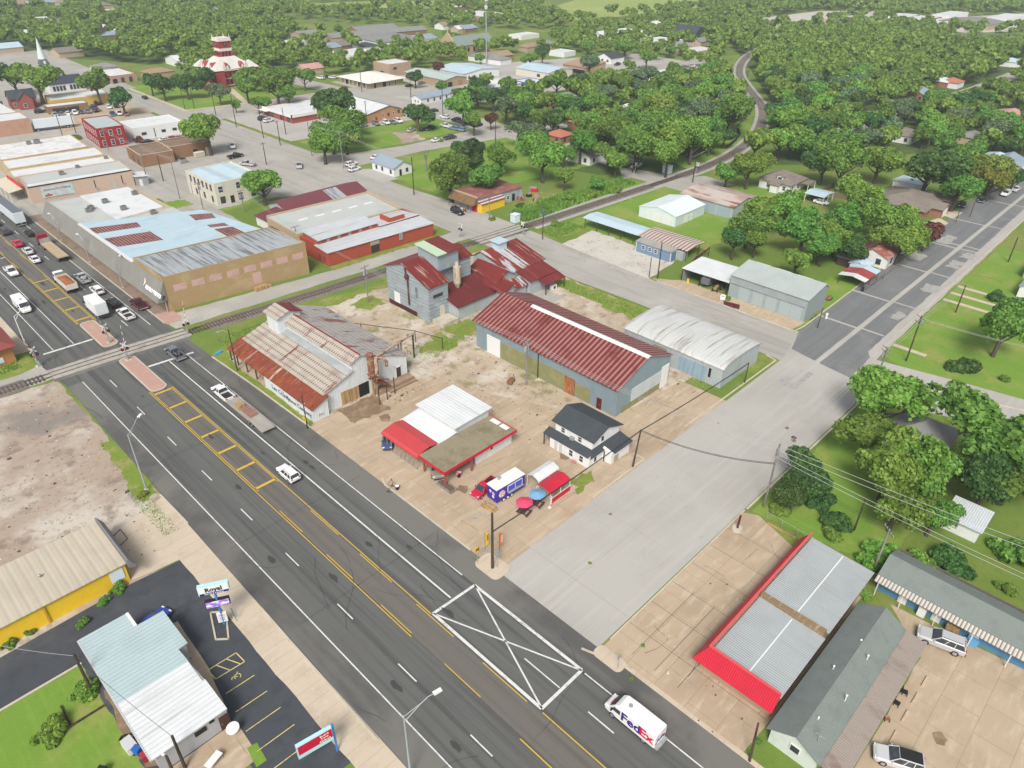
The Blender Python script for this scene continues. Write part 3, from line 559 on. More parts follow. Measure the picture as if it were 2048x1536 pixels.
r_quon=metal('white worn curved tin',(.52,.53,.52),'Y',.7,(.3,.275,.23),(.5,.64),(.36,.36,.35),.6)
r_cream=metal('cream ribbed roof',(.47,.42,.33),'X',1.1,None,dirt=(.4,.35,.27));r_rustw=M('rusty white tin',(.46,.4,.36),.6,0,[((.5,.12,.1),(.26,.12,.08),.52,.66),((.2,.1,.1),(.36,.25,.2),.45,.65)],[('r','X',.6,.5)])
r_striped=M('red and silver striped tin',(.48,.5,.5),.5,0,[('s','Y',1.1,.55,(.24,.045,.035),.95),(.3,(.3,.2,.17),.6,.75,.6)],[('r','Y',.55,.6)])
r_mauve=metal('maroon roof',(.16,.045,.055),'X',.6,None,dirt=(.12,.032,.04));r_pinkr=metal('red carport roof',(.5,.055,.06),'Y',.3,None,dirt=(.42,.05,.055),rough=.4)
# ---- pecan shed
pb=thing('peanut_shed','white tin shed with rusty patchwork roofs and peanut company lettering beside the highway','shed',(48.1,93.4,0))
part(pb,'wall',MB().prism([(51.3,-.1),(69,-.1),(69,4.3),(59,8.3),(57.3,7.6),(57.3,5.9),(51.3,3.9)],'y',94.3,121),w_pecan)
part(pb,'lean_to_wall',MB().prism([(48.15,-.1),(51.29,-.1),(51.29,3.6),(48.15,2.5)],'y',93.45,109.2),w_pecan)
part(pb,'lean_to_roof',MB().prism([(47.98,2.5),(51.5,3.95),(51.5,4.07),(47.98,2.62)],'y',93.1,122.6),r_pecan2)
part(pb,'lower_roof',MB().prism([(50.9,3.88),(57.32,6.02),(57.32,6.16),(50.9,4.02)],'y',93.9,121.6),r_pecan)
part(pb,'upper_roof',MB().prism([(56.7,7.4),(59,8.45),(59,8.6),(56.7,7.55)],'y',93.9,119.3),r_pecan)
part(pb,'rear_roof',MB().prism([(59.004,8.45),(69.4,4.25),(69.4,4.4),(59.004,8.6)],'y',93.9,121.6),r_pecan3)
part(pb,'ridge_cap',MB().tube([(59,93.9,8.62),(59,119.3,8.62)],.14),M('dark red trim',(.2,.03,.028),.6))
part(pb,'valley_flashing',MB().prism([(55.9,5.72),(57.28,6.19),(57.28,6.23),(55.9,5.78)],'y',94,118.5),M('grey flashing',(.3,.32,.32),.6,0,[((.3,.2,1),(.38,.4,.4),.45,.7)]))
part(pb,'cupola_wall',MB().prism([(55.5,5.3),(60.3,5.3),(60.3,9),(57.9,9.8),(55.5,9)],'y',115.2,119.2),w_pecan)
part(pb,'cupola_roof',MB().prism([(55.1,8.88),(57.9,9.82),(57.9,9.95),(55.1,9.02)],'y',114.7,119.7),r_pecan)
part(pb,'cupola_roof',MB().prism([(57.904,9.82),(60.7,8.88),(60.7,9.02),(57.904,9.95)],'y',114.7,119.7),r_silo)
for y in(112.5,116,119.5,122.2):part(pb,'post',MB().box(48.2,48.4,y-.1,y+.1,0,2.55),WOOD)
for x,ww,z,m in((54.5,1.75,2.7,PLANK),(56.3,1.75,2.6,PLANK)):part(pb,'plank_door',MB().box(x,x+ww,94.2,94.32,0,z),m)
part(pb,'doorway',MB().box(58.2,60.3,94.24,94.6,0,2.6),M('dark interior',(.018,.016,.015),.95))
part(pb,'door',MB().box(66.5,67.5,94.22,94.4,.6,2.6),M('dark brown door',(.05,.04,.035),.7))
part(pb,'door_frame',MB().box(66.35,66.49,94.2,94.4,.6,2.75).box(67.51,67.65,94.2,94.4,.6,2.75).box(66.35,67.65,94.2,94.4,2.62,2.75),WHITE)
part(pb,'side_roof',MB().prism([(60.3,3.1),(63.4,1.3),(63.4,1.42),(60.3,3.22)],'y',91.8,94.2),r_pecan2)
part(pb,'loading_platform',MB().box(61,69,92.2,94.2,0,.6).box(63,69,91.4,92.19,0,.3),M('brown platform',(.26,.17,.11),.9,0,[((.3,2,1),(.36,.27,.2),.45,.7)]))
lm=M('faded black lettering',(.05,.055,.06),.8,0,[(2.5,(.2,.22,.23),.5,.7)])
text(pb,'Lee County',(.02,13.3,.85),(0,-1,0),(0,0,1),1.25,lm,'lettering',.015,'LEFT');text(pb,'Peanut Company',(.02,8.3,.85),(0,-1,0),(0,0,1),1.15,lm,'lettering',.015,'LEFT')
part(pb,'peanut_emblem',MB().ball((48.13,102.9,1.4),.06,.35,.45).ball((48.13,102.6,1.85),.06,.28,.35),M('pale green emblem',(.35,.42,.4),.8))
text(pb,'EIN',(1.7,-.02,.7),(1,0,0),(0,0,1),.7,M('grey lettering',(.3,.31,.32),.8),'lettering')
dc=thing('dust_collector','rusty dust collector tower on posts in front of the white tin shed','industrial machine',(60.6,92.9,0))
build('post',MB().box(-.5,-.2,-.2,.1,0,3.6),PLANK,dc);build('post',MB().box(.2,.5,-.2,.1,0,3.6),PLANK,dc)
build('hopper',MB().loft([[(-.2,-.2,3.0),(.2,-.2,3.0),(.2,.2,3.0),(-.2,.2,3.0)],[(-.9,-.7,4.6),(.9,-.7,4.6),(.9,.7,4.6),(-.9,.7,4.6)]]),RUSTM,dc)
build('drum',MB().tube([(-.35,0,4.4),(-.35,0,8.6)],.55,10),RUSTM,dc);build('drum',MB().tube([(.55,-.3,4.2),(.55,-.3,7.8)],.42,10),M('bleached iron',(.45,.35,.27),.85,0,[(1.3,(.22,.1,.06),.48,.62)]),dc)
build('elbow_pipe',MB().tube([(.8,0,7.2),(1.8,-.5,7.3),(2.3,-1.,6.5),(2.2,-1.1,5.6)],.28,8),RUSTM,dc)
build('brace',MB().tube([(.3,-.5,3.6),(3.8,1.,1.3)],.13),RUSTM,dc);build('cap',MB().ball((-.35,0,8.6),.7,.7,.35),RUSTM,dc)
dp=thing('conveyor_duct','long rusty overhead duct running from dust collector to a pair of posts','duct',(62,93.4,0))
build('duct',MB().tube([(0,0,7.3),(12.5,5.2,5.2)],.24,8),M('bleached iron',(.45,.35,.27),.85),dp)
for t in(.55,.62,.95):build('post',MB().box(12.5*t-.12,12.5*t+.12,5.2*t-.12,5.2*t+.12,0,7.3-2.1*t),WOOD if t>.9 else GWOOD,dp)
fp=thing('pipe_rail','long thin pipe rail on black posts behind the white tin shed','pipe rail',(66,121,0))
build('rail',MB().tube([(0,0,2.6),(6,-8,2.6),(12,-18,2.6),(14,-24,2.5)],.07),WOOD,fp)
for x,y in((0,0),(6,-8),(12,-18),(14,-24)):build('post',MB().tube([(x,y,0),(x,y,2.7)],.09),WOOD,fp)
for i,(x,y)in enumerate(((59.3,89.9),(61.3,90.3),(63.4,90.9))):
 o=build('yard_post',MB().tube([(x,y,0),(x,y,3.4)],.1),WOOD);tag(o,'thin black post on the slab edge, %s one from the dust collector'%['first','middle','last'][i],'post','posts along the slab edge')
 # ---- seed elevator
sb=thing('feed_elevator','tall grey blue tin feed mill with oxblood roofs and a head house','feed mill',(85.4,104,0))
part(sb,'wall',MB().prism([(107.3,-.1),(121.4,-.1),(121.4,8.9),(115.5,11),(107.3,8.1)],'x',85.4,90.7),w_silo)
part(sb,'wall',MB().prism([(111.6,-.1),(121.4,-.1),(121.4,8.9),(115.5,11),(111.6,9.6)],'x',90.71,101.2),w_silo)
part(sb,'roof',MB().prism([(106.9,7.98),(115.5,11.03),(115.5,11.17),(106.9,8.12)],'x',85.0,90.95),r_siloy)
part(sb,'roof',MB().prism([(111.2,9.5),(115.5,11.03),(115.5,11.17),(111.2,9.64)],'x',90.954,101.5),r_silo)
part(sb,'roof',MB().prism([(115.504,11.03),(121.9,8.75),(121.9,8.89),(115.504,11.17)],'x',85.0,101.5),r_silo)
part(sb,'head_house_wall',MB().prism([(110.4,9.1),(116.8,9.1),(116.8,13.3),(110.4,12.8)],'x',90.8,96.6),M('flat grey blue tin',(.29,.35,.38),.7,0,[(.5,(.24,.29,.31),.45,.7)]))
part(sb,'head_house_roof',MB().prism([(109.8,12.78),(117.4,13.38),(117.4,13.52),(109.8,12.92)],'x',93.0,97.0),r_silo)
part(sb,'head_house_roof',MB().prism([(109.8,12.78),(117.4,13.38),(117.4,13.52),(109.8,12.92)],'x',90.3,92.996),M('pale green panel',(.42,.55,.38),.6))
part(sb,'annex_wall',MB().prism([(104.1,-.1),(111.58,-.1),(111.58,4.8),(104.1,3.1)],'x',90.72,103),w_galvy)
part(sb,'annex_roof',MB().prism([(103.7,3.05),(111.58,4.85),(111.58,4.98),(103.7,3.18)],'x',90.2,103.4),metal('dark oxblood annex tin',(.13,.022,.02),'X',.6,(.22,.1,.08),(.58,.72),(.08,.018,.016),.6))
part(sb,'rust_shed_wall',MB().prism([(101.8,-.1),(104.6,-.1),(104.6,4.6),(101.8,3.6)],'y',101.4,110.2),w_galv)
part(sb,'rust_shed_roof',MB().prism([(100.9,3.75),(104.7,5.05),(104.7,5.17),(100.9,3.88)],'y',100.9,110.7),r_silo)
part(sb,'platform',MB().box(86,90.4,103.8,107.2,0,.7),g_kerb)
for y,z,ww,hh,m in((117.2,1.1,1.9,2.4,WHITE),(109.9,1.2,1.0,2.0,GREY)):part(sb,'door',MB().box(85.3,85.45,y,y+ww,z,z+hh),m)
part(sb,'door',MB().box(88.3,89.5,107.2,107.35,.7,3.0),M('cream door',(.55,.5,.38),.7))
part(sb,'skirt',MB().box(85.34,85.42,111.5,121.2,0,1.05),M('dark maroon skirt',(.07,.02,.02),.8))
part(sb,'window',MB().box(85.32,85.42,110.9,111.6,4.5,6.9),M('slatted vent',(.09,.1,.1),.8,0,[('s','Z',.25,.5,(.2,.23,.24),1.)]))
part(sb,'window',MB().box(86.6,89.2,107.22,107.34,5.3,6.0),M('broken panel',(.07,.035,.03),.8))
part(sb,'vent_pipe',MB().tube([(85.0,113.6,2.2),(85.0,113.6,8.4),(85.1,114.1,8.9),(85.1,114.4,10.4)],.17,8).ball((85.05,113.9,8.6),.55,.55,.7),M('dark rust pipe',(.1,.03,.025),.8))
part(sb,'cyclone',MB().tube([(95.2,109.4,4.2),(95.2,109.4,5.6)],[.35,.85],12).tube([(95.2,109.4,5.6),(95.2,109.4,9.3)],.85,12).tube([(95.2,109.4,9.3),(95.2,109.4,10.3)],[.5,.4],12),M('streaked cream iron',(.5,.43,.32),.8,0,[((2,2,.3),(.24,.1,.05),.5,.66)]))
rb=thing('rusty_barn','low barn of red and silver rusty roofs with a vent box behind the feed mill','barn',(102,99,0))
part(rb,'wall',MB().prism([(106.8,-.1),(118.5,-.1),(118.5,5.2),(116,6.9),(106.8,4.6)],'x',108.5,119.8),w_galv)
part(rb,'roof',MB().prism([(106.2,4.5),(116,6.95),(116,7.08),(106.2,4.62)],'x',108.2,115.0),r_patch)
part(rb,'roof',MB().prism([(106.2,4.5),(116,6.95),(116,7.08),(106.2,4.62)],'x',115.004,120.4),r_siloy)
part(rb,'roof',MB().prism([(116.004,6.95),(119.2,4.8),(119.2,4.92),(116.004,7.08)],'x',108.2,120.4),r_silo)
part(rb,'lower_wall',MB().prism([(102,-.1),(106.78,-.1),(106.78,4.2),(102,3.4)],'x',110.6,118.8),w_galv)
part(rb,'lower_roof',MB().prism([(101.5,3.35),(106.7,4.5),(106.7,4.62),(101.5,3.47)],'x',110.2,119.3),r_silo)
part(rb,'porch_roof',MB().prism([(99.2,2.5),(101.6,3.2),(101.6,3.3),(99.2,2.6)],'x',112.8,119.6),r_silo)
for x in(113,119.3):part(rb,'porch_post',MB().box(x-.08,x+.08,99.3,99.46,0,2.5),WOOD)
part(rb,'gable_wall',MB().prism([(103.2,-.1),(109.2,-.1),(109.2,4.6),(106.2,6.2),(103.2,4.6)],'y',105.2,114),w_galvy)
part(rb,'gable_roof',MB().prism([(102.7,4.4),(106.2,6.25),(106.2,6.38),(102.7,4.52)],'y',104.7,114.6),r_siloy)
part(rb,'gable_roof',MB().prism([(106.204,6.25),(109.7,4.4),(109.7,4.52),(106.204,6.38)],'y',104.7,114.6),r_patch)
part(rb,'low_shed_wall',MB().prism([(102.9,-.1),(105.1,-.1),(105.1,3.6),(102.9,2.6)],'x',104.8,110.2),w_galv)
part(rb,'low_shed_roof',MB().prism([(102.4,2.5),(105.15,3.75),(105.15,3.86),(102.4,2.62)],'x',104.7,110.4),r_patch)
part(rb,'vent_box',MB().box(112.4,115,114,116.6,5.6,8.4),M('pale blue tin',(.42,.52,.57),.6));part(rb,'vent_roof',MB().box(112,115.4,113.6,117,8.41,8.55),M('pale blue tin',(.42,.52,.57),.6))
ac=thing('ice_machine','white cooling unit standing under the oxblood porch','cooling unit',(116.5,100.2,0));build('casing',MB().box(-.8,.8,-.4,.4,.1,1.2),WHITE,ac);build('fan',MB().disc((0,-.42,.65),.35,'y',.05),BLACK,ac)
# ---- big warehouse, curved shed, small house
wh=thing('warehouse','long blue grey tin warehouse with a ribbed red gable roof','warehouse',(85.8,58.5,0))
part(wh,'wall',MB().prism([(85.8,-.1),(101.5,-.1),(101.5,6.0),(94,8.7),(85.8,5.6)],'y',58.5,93.3),w_teal)
part(wh,'roof',MB().prism([(85.4,5.47),(94,8.74),(94,8.88),(85.4,5.6)],'y',58.2,94.2),r_whouse)
part(wh,'roof',MB().prism([(94.004,8.74),(101.9,5.88),(101.9,6.0),(94.004,8.88)],'y',58.2,94.2),r_whouse)
part(wh,'ridge_cap',MB().prism([(93.4,8.67),(94,8.9),(94.6,8.69),(94.6,8.75),(94,8.96),(93.4,8.73)],'y',58.15,86),WHITE)
part(wh,'olive_panel',MB().box(85.74,85.83,70,86.5,.2,3.6).box(85.74,85.83,64.2,67.6,.2,3.0),M('olive paint',(.23,.225,.1),.85,0,[(.8,(.28,.27,.14),.45,.7)]))
part(wh,'rusty_door',MB().box(85.66,85.83,67.7,70.1,0,3.4),M('rusty orange plank door',(.32,.13,.05),.85,0,[((2,4,.4),(.12,.05,.03),.5,.65),((1,1.5,.5),(.5,.3,.16),.55,.7)]))
part(wh,'garage_door',MB().box(85.68,85.83,86.6,90.2,0,3.9),M('white roller door',(.7,.72,.72),.5,0,[('s','Z',.5,.1,(.5,.51,.51),1.)]))
o=part(wh,'door',MB().box(85.68,85.83,61.6,62.6,0,2.2),M('dark red door',(.1,.012,.015),.6));part(wh,'handle',MB().box(85.6,85.68,61.75,61.83,1.,1.1),STEEL,o)
part(wh,'sliding_panel',MB().box(89.9,99.2,58.36,58.47,1.3,3.9),M('pale translucent panel',(.48,.53,.53),.6,0,[(.5,(.42,.46,.46),.45,.7)]))
part(wh,'door',MB().box(98.9,101.1,58.34,58.47,0,4.5),WHITE)
part(wh,'lower_panel',MB().box(87.5,98.8,58.41,58.48,.05,1.2),M('olive paint',(.23,.225,.1),.85));part(wh,'downpipe',MB().tube([(85.6,76.5,0),(85.6,76.5,5.5)],.09),BLACK)
q=house('curved_roof_shed','low tin shed with a white worn curved roof beside the red roofed warehouse','shed',106.7,50.6,13.6,22,4.1,('arch','y',.9),w_galvy,r_quon,[('W',3.2,.2,6.,3.,'blue_panel',M('faded blue panel',(.26,.36,.44),.8,0,[((.2,2,.2),(.2,.27,.32),.45,.7)])),('W',2.2,1.4,.5,1.9,'opening'),('W',12,.1,3,3.3,'grey_panel',M('stained grey panel',(.25,.24,.2),.8))])
hs=thing('white_house','small white two storey house with dark shingle roofs and wraparound porch roof','house',(71.7,52.8,0))
part(hs,'lower_wall',MB().box(71.7,79.8,52.8,60.9,-.1,2.0),w_white);part(hs,'upper_wall',MB().prism([(73,2.01),(79.8,2.01),(79.8,4.2),(76.3,5.5),(73,4.2)],'y',53.4,61.0),w_white)
part(hs,'roof',MB().prism([(72.75,4.16),(76.3,5.53),(76.3,5.66),(72.75,4.28)],'y',52.9,61.7),r_shing);part(hs,'roof',MB().prism([(76.304,5.53),(80.3,4.0),(80.3,4.13),(76.304,5.66)],'y',52.9,61.7),r_shing)
part(hs,'porch_roof',MB().prism([(71.5,2.02),(72.98,2.6),(72.98,2.7),(71.5,2.12)],'y',52.9,62.3),r_shing)
part(hs,'porch_roof',MB().add([(71.5,52.45,2.02),(75.4,52.45,2.02),(75.4,53.38,2.66),(73,53.38,2.66),(71.5,52.45,2.12),(75.4,52.45,2.12),(75.4,53.38,2.76),(73,53.38,2.76)],[(0,1,2,3),(4,5,6,7),(0,1,5,4),(1,2,6,5),(2,3,7,6),(3,0,4,7)]),r_shing)
part(hs,'annex_wall',MB().prism([(51.0,-.1),(52.78,-.1),(52.78,2.5),(51.0,2.1)],'x',75,79.7),w_white);part(hs,'annex_roof',MB().prism([(50.7,2.05),(53.39,2.62),(53.39,2.74),(50.7,2.17)],'x',75.42,80.1),r_shing)
part(hs,'doorway',MB().box(75.7,76.8,50.93,51.2,0,1.3),M('tan board',(.4,.33,.24),.8))
for x,y in((71.5,62),(74.9,52.35)):part(hs,'porch_post',MB().box(x-.07,x+.07,y-.07,y+.07,0,2),WOOD)
openings(hs,1.3,1,[])
hw=0
def win_w(x,y,z,w,h):
 o=part(hs,'window',MB().box(x-.05,x,y-.08,y,z,z+h).box(x-.05,x,y+w,y+w+.08,z,z+h).box(x-.05,x,y-.08,y+w+.08,z-.08,z).box(x-.05,x,y-.08,y+w+.08,z+h,z+h+.08).box(x-.045,x,y,y+w,z+h/2-.03,z+h/2+.03),WHITE);part(hs,'pane',MB().box(x-.025,x+.02,y,y+w,z,z+h),GLASS,o)
for y in(54.0,56.1):win_w(71.7,y,.55,.7,1.1)
for y in(55.5,59.0):win_w(73,y,2.95,.7,.85)
for x,z,yy in((72.9,.6,52.8),(75.2,3.1,53.4)):
 o=part(hs,'window',MB().box(x-.08,x,yy-.05,yy,z,z+.95).box(x+.65,x+.73,yy-.05,yy,z,z+.95).box(x-.08,x+.73,yy-.05,yy,z+.95,z+1.03).box(x-.08,x+.73,yy-.05,yy,z-.08,z),WHITE);part(hs,'pane',MB().box(x,x+.65,yy-.025,yy+.02,z,z+.95),GLASS,o)
for y in(58.3,59.3):part(hs,'door',MB().box(71.64,71.72,y,y+.6,.1,1.7),M('pale grey door',(.5,.5,.49),.6))
part(hs,'wall_unit',MB().box(72.5,72.98,56.9,57.6,2.75,3.3),GREY)
# ---- roadside shop with carport
sp=thing('roadside_shop','white roadside shop with flat brown canopy roof and red fascia','shop',(52.6,64.8,0))
part(sp,'wall',MB().box(59.8,67.9,65.9,70.9,-.1,2.95),w_white);part(sp,'tall_wall',MB().box(60.7,68.1,71.5,80.3,-.1,3.9),w_white)
part(sp,'canopy_roof',MB().box(52.75,67.85,64.95,70.85,2.96,3.14),r_mud)
part(sp,'fascia',MB().box(52.6,68.0,64.8,64.94,2.72,3.17).box(52.6,52.74,64.94,70.9,2.72,3.17).box(67.86,68.0,64.94,70.9,2.72,3.17),RED)
part(sp,'main_roof',MB().add([(60.2,71,3.95),(68.5,71,4.15),(68.5,80.8,4.15),(60.2,80.8,3.95),(60.2,71,4.1),(68.5,71,4.3),(68.5,80.8,4.3),(60.2,80.8,4.1)],[(3,2,1,0),(4,5,6,7),(0,1,5,4),(1,2,6,5),(2,3,7,6),(3,0,4,7)]),r_whtx)
part(sp,'lower_wall',MB().box(58.2,60.68,71.2,80,-.1,2.7),w_white);part(sp,'lower_roof',MB().prism([(56.6,2.75),(60.68,3.2),(60.68,3.3),(56.6,2.85)],'y',70.95,80.5),r_wht)
for x,y in((53.2,65.3),(53.2,70.3),(58.5,65.3)):part(sp,'post',MB().box(x-.13,x+.13,y-.13,y+.13,0,2.95),M('dull red post',(.3,.09,.08),.7))
o=part(sp,'door',MB().box(62.9,63.8,65.84,65.95,0,2.1),WHITE);part(sp,'pane',MB().box(63.1,63.6,65.82,65.86,1.2,1.8),GLASS,o)
for x in(61.2,64.6,66.2):part(sp,'board_panel',MB().box(x,x+1.1,65.85,65.93,.5,2.2),M('white board',(.66,.68,.7),.6))
part(sp,'skylight',MB().box(66.7,67.6,66,67.6,3.15,3.2).box(66.7,67.6,68,69.8,3.15,3.2),WHITE)
part(sp,'corner_trim',MB().box(59.7,59.79,65.8,66.6,0,2.9),STEEL)
cpt=thing('carport','pinkish red curved metal carport on thin posts beside the roadside shop','carport',(52.6,71.3,0))
arc=[(0,2.2),(.1,2.5),(.45,2.75),(2.6,3.15),(4.75,2.75),(5.1,2.5),(5.2,2.2)]
build('roof',MB().prism(arc+[(p[0]+(.04 if i>3 else-.04 if i<3 else 0),p[1]+.07)for i,p in list(enumerate(arc))[::-1]],'y',-.1,8.9),r_pinkr,cpt)
for k in range(9):
 build('post',MB().box(.02,.1,.1+k*1.06,.18+k*1.06,0,2.25),STEEL,cpt)
 if k%2==0:build('post',MB().box(5.1,5.18,.1+k*1.06,.18+k*1.06,0,2.25),STEEL,cpt)
build('base_rail',MB().box(.01,.11,0,8.8,0,.1),STEEL,cpt)
# ---- brick store row along the highway
st=thing('brick_store','long tan brick store with pink boarded panels and a grey mansard sign awning','store',(48.8,150.3,0))
part(st,'wall',MB().prism([(48.8,150.35),(81.2,147),(80.4,161.6),(48.8,165.3)],'z',-.1,7.75),w_tan)
part(st,'roof',MB().prism([(49.2,150.8),(80.8,147.5),(80,161.2),(49.2,164.9)],'z',7.76,7.84),r_galv)
mb=MB()
for a,b in(((48.8,150.35),(81.2,147)),((81.2,147),(80.4,161.6)),((80.4,161.6),(48.8,165.3)),((48.8,165.3),(48.8,150.35))):
 a,b=Vector(a),Vector(b);n=Vector((-(b-a).y,(b-a).x)).normalized()*.22;mb.prism([tuple(a),tuple(b),tuple(b+n),tuple(a+n)],'z',7.75,8.0)
part(st,'parapet',mb,w_tan)
pm=M('pink boarding',(.5,.33,.29),.8,0,[(.6,(.44,.28,.25),.45,.7)])
for k in range(8):
 x=50.6+k*3.85;y=150.35-(x-48.8)*.1034
 part(st,'boarded_panel',MB().prism([(x,y-.04),(x+2.7,y-.04-.279),(x+2.7,y+.05-.279),(x,y+.05)],'z',4.3,5.75),pm)
x=67.6;y=150.35-(x-48.8)*.1034;part(st,'door',MB().prism([(x,y-.05),(x+2,y-.26),(x+2,y-.16),(x,y+.05)],'z',.9,3.7),pm)
part(st,'loading_steps',MB().box(66.9,69.9,146.4,148.0,0,.85).box(69.9,70.9,146.6,147.8,0,.45),PLANK)
m_mans=M('grey mansard panels',(.21,.205,.185),.7,0,[(.3,(.24,.235,.215),.45,.7),('s','Y',.4,.06,(.21,.205,.19),.8)])
mans=[(46.55,2.7),(48.78,6.9),(48.78,2.7)]
part(st,'mansard',MB().prism(mans,'y',150.2,166.5),m_mans)
part(st,'canopy_post',MB().box(48.2,48.4,150.5,150.7,0,2.7),STEEL)
s2=46.55-48.8
sg=thing('store_sign','white channel letter store sign with swoosh mark on the grey mansard','sign',(47.6,155,4.6))
up=Vector((48.78-46.55,0,4.2)).normalized()
text(sg,'RETRO PRINTS',(-.5,1.9,-.58),(0,-1,0),up,1.15,INKW,'lettering',.05,'LEFT',.06)
mb=MB();pts=[]
for i in range(9):
 a=-1.1+i*.28;pts.append(Vector((-.2,2.6+.75*(1-math.cos(a))*1.6,0))+up*(.35+.95*math.sin(a)))
build('swoosh',mb.tube([tuple(p)for p in pts],[.03,.09,.13,.15,.15,.14,.11,.08,.03]),INKW,sg)
build('flag_mark',MB().add([tuple(Vector((-.2,-7.2,0))+up*a+Vector((0,b,0)))for a,b in((-.7,.3),(.5,.5),(.5,-.5),(.1,-.3))]+[tuple(Vector((-.26,-7.2,.03))+up*a+Vector((0,b,0)))for a,b in((-.7,.3),(.5,.5),(.5,-.5),(.1,-.3))],[(0,1,2,3),(7,6,5,4),(0,1,5,4),(1,2,6,5),(2,3,7,6),(3,0,4,7)]),BLACK,sg)
bs=thing('blue_roof_store','store with a pale blue roof patched by rusty red rectangles','store',(48.8,165.4,0))
part(bs,'wall',MB().prism([(48.85,165.45),(80.4,161.7),(78,176),(76,188.5),(48.85,200)],'z',-.1,6.6),w_beige)
part(bs,'roof',MB().prism([(48.87,165.5),(80.3,161.8),(77.9,176),(75.9,188.4),(48.87,199.9)],'z',6.61,6.7),M('pale blue coated roof',(.4,.52,.58),.6,0,[(.2,(.34,.45,.51),.45,.7,.8),((.1,1.4,1),(.52,.64,.7),.5,.7,.5)]))
part(bs,'mansard',MB().prism(mans,'y',166.52,199.5),m_mans)
r_rp=M('rusty barrel tiles',(.15,.035,.035),.8,0,[('s','X',.7,.4,(.3,.2,.18),1.),((.4,.4,1),(.1,.02,.02),.5,.7,.7)],[('r','X',.7,.8)])
c=lambda u,v:at(60+u/2.19,360+v/2.19,6.7)
for q in(((258,212),(468,186),(486,205),(290,235)),((325,258),(525,226),(583,262),(385,293)),((695,153),(795,146),(815,165),(725,177)),((775,198),(850,188),(872,200),(790,208)),((806,216),(885,205),(950,235),(868,250))):
 part(bs,'rusty_patch',MB().prism([c(*p)for p in q],'z',6.702,6.77),r_rp)
part(bs,'roof_edge',MB().box(48.5,49.2,166,199.5,6.72,6.85),WHITE)
gs=thing('grey_roof_store','store with grey and white membrane roofs at the far end of the mansard','store',(48.8,200,0))
part(gs,'wall',MB().prism([(48.85,200.05),(72,191),(71,222.5),(48.85,224)],'z',-.1,6.0),w_beige)
part(gs,'roof',MB().prism([(48.87,200.1),(58,196.5),(57,223.3),(48.87,223.9)],'z',6.01,6.09),r_pale);part(gs,'white_roof',MB().prism([(57.5,197.5),(69.8,199),(69.8,222.5),(57.2,223.3)],'z',6.01,6.4),r_wht)
part(gs,'low_roof',MB().prism([(58.1,196.4),(72,191.1),(71.9,197.8),(58.1,197.3)],'z',6.01,6.06),r_pale)
part(gs,'mansard',MB().prism(mans,'y',199.52,224),m_mans);part(gs,'roof_edge',MB().box(48.5,49.1,200,224,6.1,6.25),WHITE)
for i,(x,y,l)in enumerate(((54.5,209,'dark air conditioner in front of another on grey store roof'),(55.6,210.6,'small air conditioner behind its twin on grey store roof'),(60,212.5,'dark air conditioner alone on the white store roof'),(61.4,203.5,'dark air conditioner beside the step of the white store roof'),(66,196,'square unit beside the blue roof edge'),(68.5,214,'dark unit near the far edge of the white store roof'))):hvac(x,y,6.45 if x>57.4 and y>197 else 6.1,l)
# ---- red building and neighbours by the track
rd=thing('red_shed','bright red block shed with silver clerestory roofs along the railway','shed',(87,145.2,0))
yy=lambda x:147.2-(x-86.9)*.06
part(rd,'wall',MB().add([(x,yy(x)+dy,z)for x in(86.9,118.6)for dy,z in((0,-.1),(13,-.1),(13,4.4),(6,4.4),(5.6,3.95),(0,3.5))],[(0,1,2,3,4,5),(11,10,9,8,7,6)]+[(i,(i+1)%6,6+(i+1)%6,6+i)for i in range(6)]),w_redp)
part(rd,'lower_roof',MB().add([(x,yy(x)+dy,z)for x in(86.6,118.8)for dy,z in((-.3,3.5),(5.6,3.98),(5.6,4.08),(-.3,3.6))],[(0,1,2,3),(7,6,5,4)]+[(i,(i+1)%4,4+(i+1)%4,4+i)for i in range(4)]),r_galvy)
part(rd,'clerestory_wall',MB().box(87.6,105.2,152.2,159,3.9,5.2),w_redp);part(rd,'upper_roof',MB().prism([(151.8,5.1),(159.3,5.7),(159.3,5.82),(151.8,5.22)],'x',87.3,105.5),r_galvy)
for k in range(5):part(rd,'clerestory_panel',MB().box(90.0+k*3.2,90.9+k*3.2,152.12,152.3,4.1,5.05),GREY)
part(rd,'far_roof',MB().prism([(105.6,151.2),(118.6,151),(117,157.5),(105.6,158)],'z',4.42,4.52),r_galvy);part(rd,'stepped_parapet',MB().box(109,114,151.5,151.8,4.5,5.6).box(108.8,109.2,151.8,155.5,4.5,5.8),w_redp)
part(rd,'dock_door',MB().box(99,101.4,146.25,146.6,.4,2.3),M('dark dock opening',(.05,.04,.035),.8));part(rd,'lintel',MB().box(98.9,101.5,146.2,146.55,2.32,3.2),M('tan lintel',(.36,.3,.22),.8))
part(rd,'wall_pipe',MB().box(107.6,108.6,145.7,145.95,1.6,3.5),GREY)
for y in(148.6,150.5):part(rd,'window',MB().box(86.82,86.95,y,y+1,.8,2.2),M('boarded red',(.2,.06,.05),.8))
bw=thing('flat_warehouse','beige walled warehouse with a wide pale grey flat roof and skylights','warehouse',(86.4,160,0))
part(bw,'wall',MB().prism([(86.5,159.8),(116.6,157.2),(118.7,174.5),(87.3,176.4)],'z',-.1,4.9),w_beige);part(bw,'roof',MB().prism([(86.9,160.2),(116.3,157.6),(118.3,174.1),(87.7,176)],'z',4.91,4.97),r_pale)
for k in range(5):part(bw,'skylight',MB().box(92+k*5,94.6+k*5,167.6-k*.3,168.4-k*.3,4.98,5.08),WHITE)
